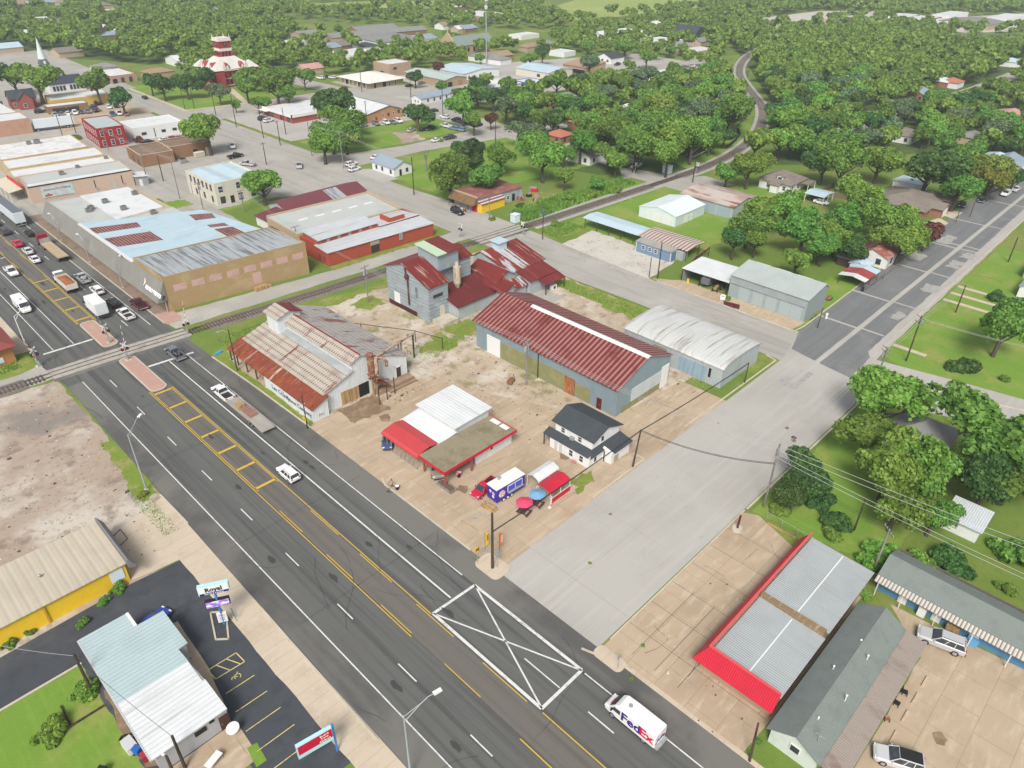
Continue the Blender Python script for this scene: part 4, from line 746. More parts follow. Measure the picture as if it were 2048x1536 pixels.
part(bw,'parapet',MB().prism([(116.6,157.2),(118.7,174.5),(118.2,174.55),(116.1,157.3)],'z',4.9,5.6).prism([(118.7,174.5),(87.3,176.4),(87.3,176.0),(118.6,174.1)],'z',4.9,5.4),w_beige);part(bw,'garage_door',MB().box(86.6,86.9,170,174,0,3.2),BLACK)
wf=thing('tin_fence','rusty brown corrugated tin fence at the street end of the red shed','fence',(119,147,0));build('panel',MB().prism([(.4,-.2),(.6,-.2),(2.2,14.6),(2.0,14.6)],'z',0,2.6),M('brown tin sheets',(.17,.1,.075),.8,0,[('s','Y',.8,.4,(.25,.18,.15),.8)]),wf);build('post',MB().box(.1,.3,-.3,-.1,0,2.7),WOOD,wf)
mr=house('maroon_barn','long maroon roofed shed with one silver roof panel behind the flat warehouse','shed',95.5,179.5,26,10.5,3.6,('gable','x',1.6),w_galv,r_mauve,over=.6)
build('silver_panel',MB().prism([(-.6,3.68),(5.25,5.29),(5.25,5.35),(-.6,3.76)],'x',14.5,19),r_galv,mr)
house('maroon_lean_to','low maroon lean-to shed with a white wall at the near end of the maroon barn','shed',88.8,178.6,6.5,7,2.6,('shed','+x',.8),w_white,r_mauve)
sn=house('stone_building','cream stone two storey building with arched dark windows and pale tin roof','building',88.3,207.4,14.8,18.6,6.7,('flat',.5),w_stone,r_blueb,wins('W',2,2.6,6,4.1,.9,1.7,BLACK)+wins('W',2.2,5.1,3,.8,.9,1.6,BLACK)+[('S',1.,3.8,1.4,1.7,'window',WHITE),('S',6.6,3.9,1.2,1.8,'window',WHITE),('S',10.6,3.9,1.2,1.7,'window',WHITE),('S',1.2,.6,1.3,1.8,'window',BLACK),('S',4.2,0,1.2,2.2,'door',BLACK),('S',6.9,.5,1.2,1.9,'window',BLACK),('S',11,.7,1.2,1.7,'window',BLACK)])
build('roof_hump',MB().prism([(1.2,6.25),(4.2,6.65),(6.9,6.25)],'y',.4,18.2).prism([(7.7,6.25),(11,6.65),(14.2,6.25)],'y',.4,18.2),r_blueb,sn)
ts=house('junk_shop','ochre shop with patchy red tin roof and shaggy brown awning','shop',140,150.8,18.5,10.5,3.4,('shed','-x',.5),w_galv,M('faded brick red tin',(.25,.1,.085),.7,0,[(.3,(.33,.17,.14),.45,.65),(1.5,(.18,.07,.06),.5,.7,.7)],[('r','X',.6,.4)]),[('S',14.3,0,1.2,2.2,'opening'),('S',12,1.,1,1,'window')])
build('front_wall',MB().box(-.4,-.05,-.2,10.7,2.9,4.6),w_beige,ts);build('side_wall',MB().box(.1,9.6,-1.6,-.02,-.1,2.4),w_yel,ts)
build('side_roof',MB().prism([(-1.9,2.42),(-.02,3.1),(-.02,3.2),(-1.9,2.52)],'x',0,9.8),r_striped,ts)
build('shaggy_awning',MB().prism([(-2.2,2.3),(-.4,4.2),(-.4,2.6)],'y',-.4,10.6),M('brown thatch',(.2,.12,.06),.95,0,[((1,3,.3),(.1,.06,.035),.45,.65),((1,5,.4),(.3,.2,.11),.55,.7)],[('n',9,.6)]),ts)
build('red_doorway',MB().box(-.35,-.05,.2,2,0,2.6),RED,ts)
for y in(2,5,8,10.3):build('awning_post',MB().box(-2.1,-1.95,y-.07,y+.07,0,2.4),WOOD,ts)
house('relay_cabin','pale blue signal cabin beside the railway and the junk shop','cabin',141.2,136.6,2,2,2.3,('hip',.35),M('pale blue cabin',(.55,.64,.7),.5),M('pale blue cabin',(.55,.64,.7),.5),[('S',.7,.05,.6,1.8,'door',WHITE)],over=.1)
house('relay_cabin','pale blue signal cabin at the far level crossing','cabin',212.3,133.6,2.2,2.6,2.6,('hip',.35),M('pale blue cabin',(.55,.64,.7),.5),M('pale blue cabin',(.55,.64,.7),.5),[('S',.7,.05,.6,1.8,'door',WHITE)],over=.1)
# ---- bottom right: red fascia shop, long shingle building, motel
rs=thing('red_fascia_shop','flat shop with a bright red sloping fascia and two silver tin roofs','shop',(51.8,12,0))
part(rs,'wall',MB().box(53.0,78.4,12.3,21.0,-.1,3.0),M('pinkish tan wall',(.4,.28,.2),.85,0,[(.5,(.33,.22,.155),.45,.7),('b',.5,.25,(.33,.235,.17))]))
def slope_ring(z0,z1):
 return MB().add([(51.8,11.9,z0),(51.8,21.6,z0),(78.4,21.6,z0),(78.4,20.4,z1),(53.2,20.4,z1),(53.2,11.9,z1),(53.0,12.1,z0),(53.0,21.0,z0),(78.4,21.0,z0)],[(0,5,4,1),(1,4,3,2),(6,7,1,0),(7,8,2,1),(5,6,7,4),(4,7,8,3),(0,6,5),(2,8,3)])
part(rs,'fascia',slope_ring(2.3,4.1),metal('crimson ribbed fascia',(.5,.008,.03),'Y',.25,None,dirt=(.42,.01,.03),rough=.5))
part(rs,'fascia_trim',MB().box(53.15,53.4,11.9,20.55,4.05,4.18).box(53.4,78.4,20.3,20.55,4.05,4.18),M('pale red trim',(.6,.09,.1),.5))
for x0,x1,z in((53.5,64.2,3.35),(65.1,78.2,3.45)):
 part(rs,'roof',MB().add([(x0,11.9,z-.3),(x1,11.9,z-.3),(x1,20.2,z),(x0,20.2,z),(x0,11.9,z-.2),(x1,11.9,z-.2),(x1,20.2,z+.1),(x0,20.2,z+.1)],[(3,2,1,0),(4,5,6,7),(0,1,5,4),(1,2,6,5),(2,3,7,6),(3,0,4,7)]),metal('bright silver tin',(.37,.4,.41),'X',.3,(.3,.3,.28),(.58,.75),(.3,.32,.32),.45,.9))
 part(rs,'roof_seam',MB().add([(x0+.3,15.8,z-.04),(x1-.3,15.8,z-.04),(x1-.3,15.95,z-.03),(x0+.3,15.95,z-.03)],[(0,1,2,3)]),WHITE)
part(rs,'fire_wall',MB().box(64.3,65.0,12.2,20.2,2.9,3.75),M('weathered plank wall',(.26,.18,.1),.9,0,[('s','X',.22,.3,(.12,.08,.045),.9),((.5,3,1),(.4,.32,.22),.5,.7)]))
for y in(18.9,17,13.4):part(rs,'low_window',MB().box(52.93,53.05,y,y+1.0,1.1,1.5),BLACK)
lb=thing('shingle_building','long low building with grey green shingle roof and brown tin porch','building',(50,5.9,0))
part(lb,'wall',MB().prism([(6.2,-.1),(11.1,-.1),(11.1,2.5),(8.6,4.0),(6.2,2.6)],'x',50.4,72.4),M('pale mint siding',(.55,.6,.55),.8,0,[(.6,(.48,.52,.48),.45,.7),('s','Z',.2,.1,(.45,.49,.45),.8)]))
part(lb,'roof',MB().prism([(8.6,4.02),(11.5,2.35),(11.5,2.48),(8.6,4.16)],'x',49.9,72.7),r_greens);part(lb,'roof',MB().prism([(5.8,2.38),(8.596,4.02),(8.596,4.16),(5.8,2.5)],'x',49.9,72.7),r_greens)
part(lb,'porch_roof',MB().prism([(3.4,2.1),(5.78,2.42),(5.78,2.5),(3.4,2.18)],'x',50,72.7),M('brown stained tin',(.36,.31,.27),.6,0,[((.5,.15,1),(.2,.13,.1),.5,.72),('s','X',.28,.35,(.17,.13,.11),.75)],[('r','X',.28,.8)]))
for k in range(7):part(lb,'porch_post',MB().box(50.2+k*3.7,50.32+k*3.7,3.5,3.62,0,2.12),WHITE)
o=part(lb,'window',MB().box(50.3,50.42,7.9,9.0,1.2,2.2),WHITE);part(lb,'pane',MB().box(50.27,50.34,8.0,8.9,1.28,2.12),GLASS,o)
for i,(x,y)in enumerate(((53.5,8),(58,7),(60.5,9.5),(64.5,7.4),(66,8.8))):part(lb,'roof_vent',MB().tube([(x,y,3.2),(x,y,4.1)],.07).ball((x,y,4.15),.13),WHITE)
part(lb,'aerial',MB().tube([(51.6,7,3.2),(51.6,7,4.6)],.03).tube([(51.1,7,4.5),(52.1,7,4.5)],.03).tube([(51.6,6.5,4.3),(51.6,7.5,4.3)],.03),STEEL)
for i in range(5):
 x=(69.4,66.4,63.4,60.1,57.2)[i];o=build('wheel_stop',MB().prism([(-.17,0),(.17,0),(.12,.2),(-.12,.2)],'x',-.9,.9),M('wheel stop concrete',(.5,.4,.27),.9,0,[(2,(.4,.3,.2),.45,.7)]));o.location=(x,1.9-.0*i,.015)
 tag(o,'concrete wheel stop in the motel lot, %s one from the silver suv'%['closest','second','middle','fourth','fifth'][i],'wheel stop','wheel stops beside the brown tin porch')
ml=thing('blue_motel','blue walled motel with grey green shingle roof and striped tin awning','motel',(78,-12,0))
part(ml,'wall',MB().prism([(79.2,-.1),(84.6,-.1),(84.6,2.6),(81.9,3.8),(79.2,2.7)],'y',-22,11.2),w_blue)
part(ml,'roof',MB().prism([(78.9,2.6),(81.9,3.95),(81.9,4.08),(78.9,2.73)],'y',-22.3,11.6),r_greens);part(ml,'roof',MB().prism([(81.904,3.95),(85.1,2.5),(85.1,2.62),(81.904,4.08)],'y',-22.3,11.6),r_greens)
part(ml,'awning',MB().prism([(77.9,2.25),(78.88,2.58),(78.88,2.66),(77.9,2.33)],'y',-22,11.6),M('striped awning tin',(.55,.52,.47),.6,0,[('s','Y',.42,.4,(.14,.11,.09),.85)],[('r','Y',.42,.8)]))
for y in(-4,0,4,8,11):part(ml,'awning_post',MB().box(78.0,78.1,y,y+.1,0,2.3),WHITE)
for y in(7.6,3.6,-.6):part(ml,'door',MB().box(79.1,79.25,y,y+1,0,2.1),WHITE)
for x,y,w,d,h,nm,l,m in((78.4,1.4,.8,1.4,1.1,'crate','tan crate against the blue motel wall',PLANK),(78.5,5.2,.7,.9,1.5,'appliance','pale appliance standing under the motel awning',WHITE),(78.4,-.8,.9,1.2,.8,'crate','blue box on the ground beside the tan crate',M('sky blue plastic',(.12,.35,.6),.6))):
 t=thing(nm,l,nm,(x,y,0));build('body',MB().box(0,w,0,d,.05,h),m,t);build('lid',MB().box(-.03,w+.03,-.03,d+.03,h+.002,h+.07),m,t)
for i,(x,y)in enumerate(((64.2,3.1),(66.2,3.0),(61.6,3.2))):
 t=thing('porch_chair',['dark porch chair in the middle under the brown tin porch','dark porch chair at the far end of the brown tin porch','brown bench-like chair at the near end of the brown tin porch'][i],'chair',(x,y,0),.3*i);build('seat',MB().box(-.3,.3,-.28,.28,.38,.44),BLACK if i<2 else RUSTM,t);build('backrest',MB().box(-.3,.3,.28,.34,.4,.95),BLACK if i<2 else RUSTM,t)
 for a in(-.26,.26):
  for b in(-.24,.24):build('leg',MB().box(a-.03,a+.03,b-.03,b+.03,0,.38),BLACK,t)
  # ---- bottom left: yellow shop, grey shop, orange kiosk
yb=thing('yellow_shop','long yellow walled shop with cream ribbed roof and grey front fascia','shop',(-30,80,0))
part(yb,'wall',MB().box(-30,12.4,80,89.4,-.1,3.0),w_yel);part(yb,'roof',MB().add([(-30.2,79.7,3.02),(12.6,79.7,3.02),(12.6,89.7,3.4),(-30.2,89.7,3.4),(-30.2,79.7,3.14),(12.6,79.7,3.14),(12.6,89.7,3.52),(-30.2,89.7,3.52)],[(3,2,1,0),(4,5,6,7),(0,1,5,4),(1,2,6,5),(2,3,7,6),(3,0,4,7)]),r_cream)
part(yb,'fascia',MB().prism([(12.65,2.6),(13.5,2.4),(13.5,2.55),(12.85,3.9),(12.65,3.9)],'y',79.2,90),M('grey front fascia',(.2,.2,.21),.6))
part(yb,'awning_brace',MB().tube([(13.4,84,2.6),(14.4,83.8,3.3)],.07).tube([(13.4,86.4,2.6),(14.4,86.2,3.3)],.07).tube([(14.4,83.8,3.3),(14.4,86.2,3.3)],.06),BLACK)
for x in(2.8,-3.2,-9):part(yb,'pilaster',MB().box(x,x+.25,79.85,79.98,0,3),M('ochre trim',(.5,.3,.02),.7))
part(yb,'white_board',MB().box(10.4,12,79.92,79.99,.9,2.6),M('pale blue board',(.62,.7,.74),.6));part(yb,'roof_vent',MB().tube([(4.2,84.5,3.1),(4.2,84.5,3.6)],.1).ball((4.2,84.5,3.7),.2),STEEL)
sa=thing('shop_building','pale grey shop with pale blue and white ribbed tin roofs','shop',(4.2,52.2,0))
part(sa,'wall',MB().prism([(4.6,52.4),(11.9,52.4),(11.9,57),(11.6,62.8),(12.5,63),(12.5,69),(9.2,69),(9.2,71.5),(4.6,71.5)],'z',-.1,2.9),w_salon)
part(sa,'roof',MB().prism([(4.2,60.6),(11.7,60.4),(11.6,62.7),(12.7,62.8),(12.7,69.2),(9.35,69.2),(9.35,71.8),(4.2,71.8)],'z',2.91,3.05),r_salon)
part(sa,'white_roof',MB().prism([(4.2,52.1),(11.95,52.1),(11.95,56.95),(11.65,57),(11.65,60.39),(4.2,60.59)],'z',2.91,3.05),r_whty)
part(sa,'drip_edge',MB().box(4.0,4.19,52.1,71.8,2.78,3.0),M('scalloped tin edge',(.35,.37,.37),.5,0,[('s','Y',.3,.5,(.55,.57,.57),1.)]))
part(sa,'gutter',MB().box(9.36,9.7,69.22,71.8,2.95,3.1),WHITE);part(sa,'window',MB().box(8.4,9.6,52.3,52.42,1.7,2.3).box(10,10.5,52.3,52.42,2.2,2.5),BLACK)
o=part(sa,'door',MB().box(10.9,11.9,52.28,52.45,0,2.1),M('brown door',(.07,.035,.03),.6));part(sa,'handle',MB().box(11.05,11.13,52.2,52.28,1,1.1),STEEL,o)
sheet('concrete_walk',[(12.6,69.3),(13.8,69.4),(13.4,60.3),(11.1,47),(11.95,52),(11.95,57),(11.7,63),(12.6,63)],.052,g_conc,.05)
sheet('patio',[(3.6,47),(12.2,47),(12.4,52.3),(5.2,52.3)],B,g_conc,.05);sheet('planting_bed',[(11.4,46.2),(12.6,46.2),(12.8,48.6),(11.8,48.8)],C_,g_lawn,.1)
sheet('damp_patch',[(3.6,54),(4.6,53.5),(4.6,66),(3.9,66),(3.4,60)],C_,g_stain,.3,.8);sheet('concrete_pad',[(-6,46),(-.6,46),(.8,55.5),(-2,57.5),(-6,56)],C_,g_conc,.1)
def dish(x,y,l):
 t=thing('satellite_dish',l,'satellite dish',(x,y,0));build('post',MB().tube([(0,0,0),(0,0,1)],.06),STEEL,t)
 build('dish',MB().loft([[(r_*math.cos(a),.5*r_*math.sin(a),1+z+.8*r_*math.sin(a))for a in[i*PI/8 for i in range(16)]]for r_,z in((.1,0),(.4,.05),(.65,.18),(.7,.2))]),WHITE,t)
dish(11.6,51,'white dish lying on the grey shop patio beside the brown door')
tb=thing('patio_table','white folding table on the grey shop patio','table',(8.7,49.6,0),.35);build('top',MB().box(-.9,.9,-.4,.4,.7,.76),WHITE,tb)
for a in(-.75,.75):
 for b in(-.32,.32):build('leg',MB().box(a-.03,a+.03,b-.03,b+.03,0,.7),STEEL,tb)
cb=thing('chest_freezer','white chest cabinet beside the blue bin behind the grey shop','cabinet',(3.4,57.2,0),.1);build('body',MB().box(-.5,.5,-.8,.8,0,.9),WHITE,cb);build('lid',MB().box(-.52,.52,-.82,.82,.902,.97),M('grey lid',(.5,.52,.53),.5),cb)
def bin_(x,y,col,l,rz=0.):
 t=thing('wheelie_bin',l,'waste bin',(x,y,0),rz);m=M('bin '+str(col),col,.5)
 build('body',MB().loft([[(-.25,-.3,.08),(.25,-.3,.08),(.25,.25,.08),(-.25,.25,.08)],[(-.32,-.38,1.0),(.32,-.38,1.0),(.32,.36,1.0),(-.32,.36,1.0)]]),m,t);build('lid',MB().box(-.34,.34,-.4,.4,1.002,1.08),m,t)
 for s in(-.28,.28):build('wheel',MB().disc((s,.3,.12),.12,'x',.06),TYRE,t)
bin_(3.7,56.0,(.02,.12,.42),'blue wheelie bin behind the grey shop',.5);bin_(4.0,54.8,(.35,.03,.05),'dark red round topped bin behind the grey shop');bin_(243.6,53.4,(.02,.02,.022),'black bin beside the brown brick house');bin_(167.6,49.2,(.03,.03,.03),'black bin at the end of the striped carport')
for i,(x,y)in enumerate(((3.3,58.6),(3.9,58.3))):tag(build('old_tyre',MB().tube([(x+.38*math.cos(a),y+.38*math.sin(a),.14)for a in[k*PI/6 for k in range(13)]],.13),TYRE),['tyre lying flat on the lawn side behind the grey shop','tyre lying flat next to the grey shop wall'][i],'tyre','old tyres behind the grey shop')
pl=thing('planter_bed','timber edged garden bed overgrown with leafy vines beside the grey shop','garden bed',(1.6,65.6,0));build('frame',MB().box(-1.7,1.7,-1.7,-1.55,0,.25).box(-1.7,-1.55,-1.55,1.6,0,.25),WOOD,pl)
gr=thing('lawn_smoker','black barbecue smoker on the lawn pad','barbecue',(-.4,55.8,0),.6);build('barrel',MB().tube([(-.7,0,.9),(.7,0,.9)],.33,10),BLACK,gr);build('firebox',MB().box(.75,1.35,-.4,.4,.3,1.0),BLACK,gr)
for a in(-.55,.55):build('leg',MB().box(a-.04,a+.04,-.2,.2,0,.65),BLACK,gr)
ok_=house('orange_kiosk','orange brick kiosk with dark red roof and white banner','kiosk',3,150.2,16,8.4,3.6,('hip',1.6),w_orange,metal('dull red shingles',(.24,.06,.05),'X',.5,None,dirt=(.19,.05,.045),rough=.8),[('S',12.4,1.9,1.1,.9,'window',BLACK)],over=.9)
bn=thing('wall_banner','white printed banner hung on the orange kiosk wall','banner',(15.2,150.1,1.25));build('sheet',MB().box(-1.9,1.9,-.03,.0,-.55,.55),WHITE,bn);build('blue_panel',MB().box(-1.8,1.75,-.045,-.032,-.5,.08),M('pale blue print',(.4,.62,.74),.6),bn)
text(bn,'INSURANCE',(-.1,-.05,.15),(1,0,0),(0,0,1),.42,INK);text(bn,'Auto Home',(-.1,-.06,-.3),(1,0,0),(0,0,1),.32,M('teal print',(.06,.25,.32),.6))
# ---- sheds to the right of the street
house('white_shed','clean white metal shed with three roller doors on the grass','shed',171.3,103.6,15,12.4,2.9,('gable','x',1.3),M('pale white steel',(.62,.7,.71),.5,0,[('s','Y',.5,.06,(.52,.58,.6),.8)]),metal('pale white steel roof',(.66,.74,.75),'X',.5,None,dirt=(.56,.63,.65)),[('W',1.6,0,2.6,2.4,'garage_door',WHITE),('W',5.4,0,2.4,2.4,'garage_door',WHITE),('W',9,0,1,2,'door',WHITE),('S',4.5,0,2,2.2,'garage_door',WHITE),('S',7.6,0,1,2.1,'door',WHITE)],over=.15)
house('rusty_roof_shed','grey tin shed with a rust streaked white roof behind the white shed','shed',188.6,95.8,14,17.5,3.5,('gable','y',1.1),w_galvy,r_rustw,[('W',.8,0,4.2,3.0,'sliding_door',M('blue grey doors',(.3,.38,.42),.7,0,[('s','Y',.4,.1,(.2,.26,.29),1.)])),('W',5.6,0,4.4,3.0,'sliding_door',M('blue grey doors',(.3,.38,.42),.7)),('S',9.2,0,1,2,'door',BLACK)])
osd=thing('open_shed','long open pole shed, pale blue at one end and rusty striped at the other','shed',(153,87.4,0))
part(osd,'roof',MB().prism([(152.4,2.75),(155.4,3.15),(159,2.85),(159,2.94),(155.4,3.25),(152.4,2.85)],'y',103,121.6),r_blueb);part(osd,'roof',MB().prism([(152.6,2.7),(156.6,3.2),(161,2.8),(161,2.9),(156.6,3.3),(152.6,2.8)],'y',87.6,102.99),M('white roof with rust bands',(.5,.46,.43),.55,0,[('s','Y',1.05,.42,(.24,.11,.08),1.),(.4,(.33,.27,.23),.5,.7,.5)],[('r','Y',.5,.6)]))
for k in range(9):
 for x in(152.9,158.7):part(osd,'post',MB().box(x-.07,x+.07,88+k*4.1,88.15+k*4.1,0,2.8),WOOD)
lp_=thing('timber_rack','rack of dark poles at the end of the rusty striped shed','rack',(155.5,86.4,0))
for k in range(6):build('pole',MB().tube([(-2.5,-.2-.16*k,.6+.3*k),(5.2,.5-.16*k,.7+.3*k)],.1),RUSTM,lp_)
for x in(-1.8,1,4):build('upright',MB().box(x-.07,x+.07,-.9,-.75,0,2.6),WOOD,lp_)
th=house('tiny_house','blue tiny house with white trim on the gravel','tiny house',149.2,90.2,2.6,10.6,2.7,('shed','+x',.25),M('denim blue siding',(.16,.245,.36),.7,0,[('s','Y',.3,.08,(.12,.19,.29),.8)]),M('grey flat roofing',(.33,.32,.29),.8,0,[(.5,(.26,.25,.23),.45,.7)]),[('W',7.9,1.2,.9,.9,'window'),('W',5.9,1.2,.9,.9,'window'),('W',4.1,1.2,.9,.9,'window'),('W',2.3,.2,1.0,2.1,'door',M('denim blue siding',(.16,.245,.36)))],over=.2)
build('corner_trim',MB().box(-.04,.12,-.04,.12,0,2.68).box(-.04,.12,10.5,10.64,0,2.68).box(2.5,2.64,-.04,.12,0,2.75).box(-.04,2.6,-.04,-.005,2.5,2.68),WHITE,th);build('skid',MB().box(.1,2.5,.2,10.4,-.05,.0),BLACK,th)
house('grey_box','plain grey tin box at the end of the tiny house','box',152.2,88.6,2.2,2.4,2.2,('flat',.05),w_galvy,r_pale)
cp2=thing('equipment_shelter','open shelter with flat white roof over a camper and a tractor','shelter',(142,70.2,0))
part(cp2,'roof',MB().add([(142,82.4,3.1),(142.6,70.2,3.1),(151.2,72.6,3.5),(150.6,82.4,3.5),(142,82.4,3.22),(142.6,70.2,3.22),(151.2,72.6,3.62),(150.6,82.4,3.62)],[(3,2,1,0),(4,5,6,7),(0,1,5,4),(1,2,6,5),(2,3,7,6),(3,0,4,7)]),r_whtx)
part(cp2,'back_wall',MB().box(150.4,150.55,72.6,82.2,0,3.3),GREY);part(cp2,'end_wall',MB().box(142.3,150.4,82.1,82.25,0,3.05),GREY)
for x,y in((142.2,82.2),(142.4,77.5),(142.7,70.6)):part(cp2,'post',MB().box(x-.08,x+.08,y-.08,y+.08,0,3.1),BLACK)
gb=house('grey_metal_barn','large grey green metal barn with sliding doors by the street corner','barn',142.6,51.8,9.6,18.2,5.2,('gable','y',1.3,.8),M('grey green steel siding',(.31,.36,.36),.6,0,[('s','Y',.35,.1,(.25,.29,.29),.7),(.5,(.27,.315,.315),.45,.7)],[('r','Y',.35,.4)]),metal('pale grey green steel roof',(.4,.45,.43),'Y',.35,None,dirt=(.35,.39,.37)),over=.25)
dm=M('sliding door steel',(.35,.41,.41),.6,0,[('s','Y',.35,.1,(.28,.33,.33),.7)])
for a in(.8,3.4,6.6,9.8,13.2):openings(gb,9.6,18.2,[('W',a,.05,2.5,3.3,'sliding_door',dm)])
build('door_track',MB().box(-.2,-.02,.3,17.8,3.42,3.6),GREY,gb)
for y in(3,8,13):build('ridge_vent',MB().prism([(7.2,6.45),(7.7,6.7),(8.2,6.45)],'y',y,y+3.4),M('pale vent',(.45,.49,.47),.6),gb)
mt=build('door_mat',MB().prism([(138.3,64.6),(140.4,65.6),(139.6,69.3),(137.6,68)],'z',.05,.08),M('dark red mat',(.09,.02,.018),.9));tag(mt,'dark red mat lying on the concrete before the grey barn','mat')
# ---- houses by the right street
bh=thing('brick_house','brown roofed brick house with two garage gables along the street','house',(226,53,0))
house('shop_cottage','white cottage with rusty red roof half hidden under trees','cottage',184,50.5,8,7.5,2.8,('gable','x',1.5),w_white,M('red rust cottage roof',(.32,.1,.07),.7,0,[(.5,(.4,.3,.25),.5,.65)]),[('W',1.5,.9,1.0,1.2,'window',BLACK),('W',4.5,.9,1.4,1.2,'window',WHITE),('S',2.5,.9,1,1.2,'window',BLACK)])
part(bh,'wall',MB().box(228,246,57,72,-.1,2.6),w_brown);part(bh,'wing_wall',MB().prism([(233.2,-.1),(239.2,-.1),(239.2,2.6),(236.2,3.7),(233.2,2.6)],'y',53.6,56.98),w_brown);part(bh,'wing_wall',MB().prism([(243,-.1),(247.6,-.1),(247.6,2.6),(245.3,3.6),(243,2.6)],'y',53.9,56.98),w_brown)
part(bh,'roof',MB().add([(227.3,56.3,2.55),(246.7,56.3,2.55),(246.7,72.7,2.55),(227.3,72.7,2.55),(235.5,64.5,5.2),(238.5,64.5,5.2)],[(0,1,5,4),(1,2,5),(2,3,4,5),(3,0,4),(3,2,1,0)]),r_brown)
for a,b,y in((232.7,239.7,53.2),(242.5,248,53.5)):
 m_=(a+b)/2;part(bh,'wing_roof',MB().prism([(a,2.5),(m_,3.75),(m_,3.88),(a,2.62)],'y',y,61),r_brown);part(bh,'wing_roof',MB().prism([(m_+.004,3.75),(b,2.5),(b,2.62),(m_+.004,3.88)],'y',y,61),r_brown)
part(bh,'garage_door',MB().box(234.4,238,53.52,53.62,0,2.2),WHITE);part(bh,'garage_door',MB().box(243.9,246.8,53.82,53.92,0,2.2),WHITE)
o=part(bh,'window',MB().box(227.9,228.02,60,61.4,.9,2.1),WHITE);part(bh,'pane',MB().box(227.87,227.96,60.1,61.3,1,2),GLASS,o)
house('blue_roof_annex','pale blue roofed annex behind the brown brick house','house',250,66,9,8,2.8,('shed','-x',.6),w_white,r_blueb)
bg_=house('bungalow','white bungalow with brown hipped roof, porch and dormer','house',222,95,10.5,10.5,3.0,('hip',2.6),w_white,r_brown,[('W',1.4,.8,1,1.3,'window'),('W',6.8,.8,1,1.3,'window'),('S',1.2,.8,1,1.3,'window'),('S',5,.8,1.6,1.3,'window')],over=.7)
build('porch_wall',MB().box(-2.2,-.02,3.2,5.6,0,2.4),w_white,bg_);build('porch_roof',MB().prism([(-2.6,2.5),(.8,3.6),(.8,3.7),(-2.6,2.6)],'y',2.6,6.2),r_brown,bg_)
build('dormer',MB().prism([(3.3,3.4),(5.3,3.4),(5.3,4.5),(4.3,5),(3.3,4.5)],'x',1,4.2),w_white,bg_);build('dormer_window',MB().box(.92,1.02,3.7,4.9,3.7,4.3),GLASS,bg_);build('dormer_roof',MB().prism([(3,4.42),(4.3,5.06),(5.6,4.42),(5.6,4.54),(4.3,5.18),(3,4.54)],'x',.7,4.6),r_brown,bg_)
build('side_porch_roof',MB().box(6,11.5,-3.2,-.3,2.4,2.55),r_brown,bg_)
for x in(6.2,11.2):build('porch_post',MB().box(x,x+.15,-3.1,-2.95,0,2.4),WHITE,bg_)
g2=thing('garage_carport','pale blue roofed double carport behind the bungalow','carport',(219.5,82.6,0));build('roof',MB().prism([(-.3,2.4),(3.3,2.85),(7,2.4),(7,2.5),(3.3,2.97),(-.3,2.5)],'y',0,6.4),r_blueb,g2)
for x in(0,3.3,6.6):
 for y in(.2,6):build('post',MB().box(x,x+.15,y,y+.15,0,2.45),WHITE,g2)
pf=thing('picket_fence','brown board fence behind the pale blue double carport','fence',(230,80,0));build('boards',MB().box(0,.1,0,8,0,1.7).box(0,9,8,8.1,0,1.7),M('brown fence boards',(.2,.14,.1),.9,0,[('s','Y',.2,.1,(.1,.07,.05),1.)]),pf)
s3=thing('striped_carport','low carport roofed in pale blue, red and silver tin by a fence','carport',(167.5,49.2,0))
for x0,m,nm in((0,r_whty,0),(2.2,metal('red tin sheet',(.33,.05,.05),'X',.5,None,dirt=(.5,.46,.44)),1),(6.4,r_blueb,2)):
 x1=(2.19,6.39,9.2)[nm];build('roof',MB().prism([(0,2.2),(3.2,2.75),(6.4,2.2),(6.4,2.3),(3.2,2.86),(0,2.3)],'x',x0,x1),m,s3)
for x in(.3,4.5,8.8):
 for y in(.3,6):build('post',MB().box(x,x+.12,y,y+.12,0,2.25),WOOD,s3)
wf2=thing('wire_fence','grey post and board fence beside the striped carport','fence',(167,48.8,0));build('rail',MB().box(0,26,-.05,.0,.3,.5).box(0,26,-.05,0,.9,1.1),GWOOD,wf2)
for k in range(10):build('post',MB().box(k*2.8,k*2.8+.12,-.06,.06,0,1.3),GWOOD,wf2)
house('blue_shed','small white garden shed next to the pale blue end of the striped carport','shed',176.8,52.6,3.5,4,2.2,('gable','x',.7),w_white,r_blueb)
house('brown_lean_to','dark brown open shed roof in front of the white cottage','shed',178.5,55.4,5,5,2.2,('shed','+x',.4),M('dark board wall',(.09,.055,.045),.9),r_galv)
gh=house('grey_roof_house','grey shingle roofed house hidden among the big trees by the side road','house',110,14.6,9,8,2.9,('hip',2.4),w_white,r_greys,[('W',2,.8,1,1.2,'window'),('N',2,.8,1,1.2,'window')],over=.6)
gsh=house('garden_shed','garden shed with pale grey tin roof beyond the overhead wires','shed',97.2,4.8,4.0,4.4,2.2,('shed','+x',.7),w_white,r_tin)
house('corner_house','pale house with a blue grey roof at the right edge behind lawns','house',190,14,10,9,2.8,('gable','x',1.7),w_white,r_blueg,[('N',3,.8,1,1.2,'window')])
house('corner_house','house with a mauve brown roof at the right edge by the far lawn','house',203,16,9,9,2.8,('hip',2),w_beige,M('mauve shingles',(.2,.13,.13),.9),[('N',3,.8,1,1.2,'window')])
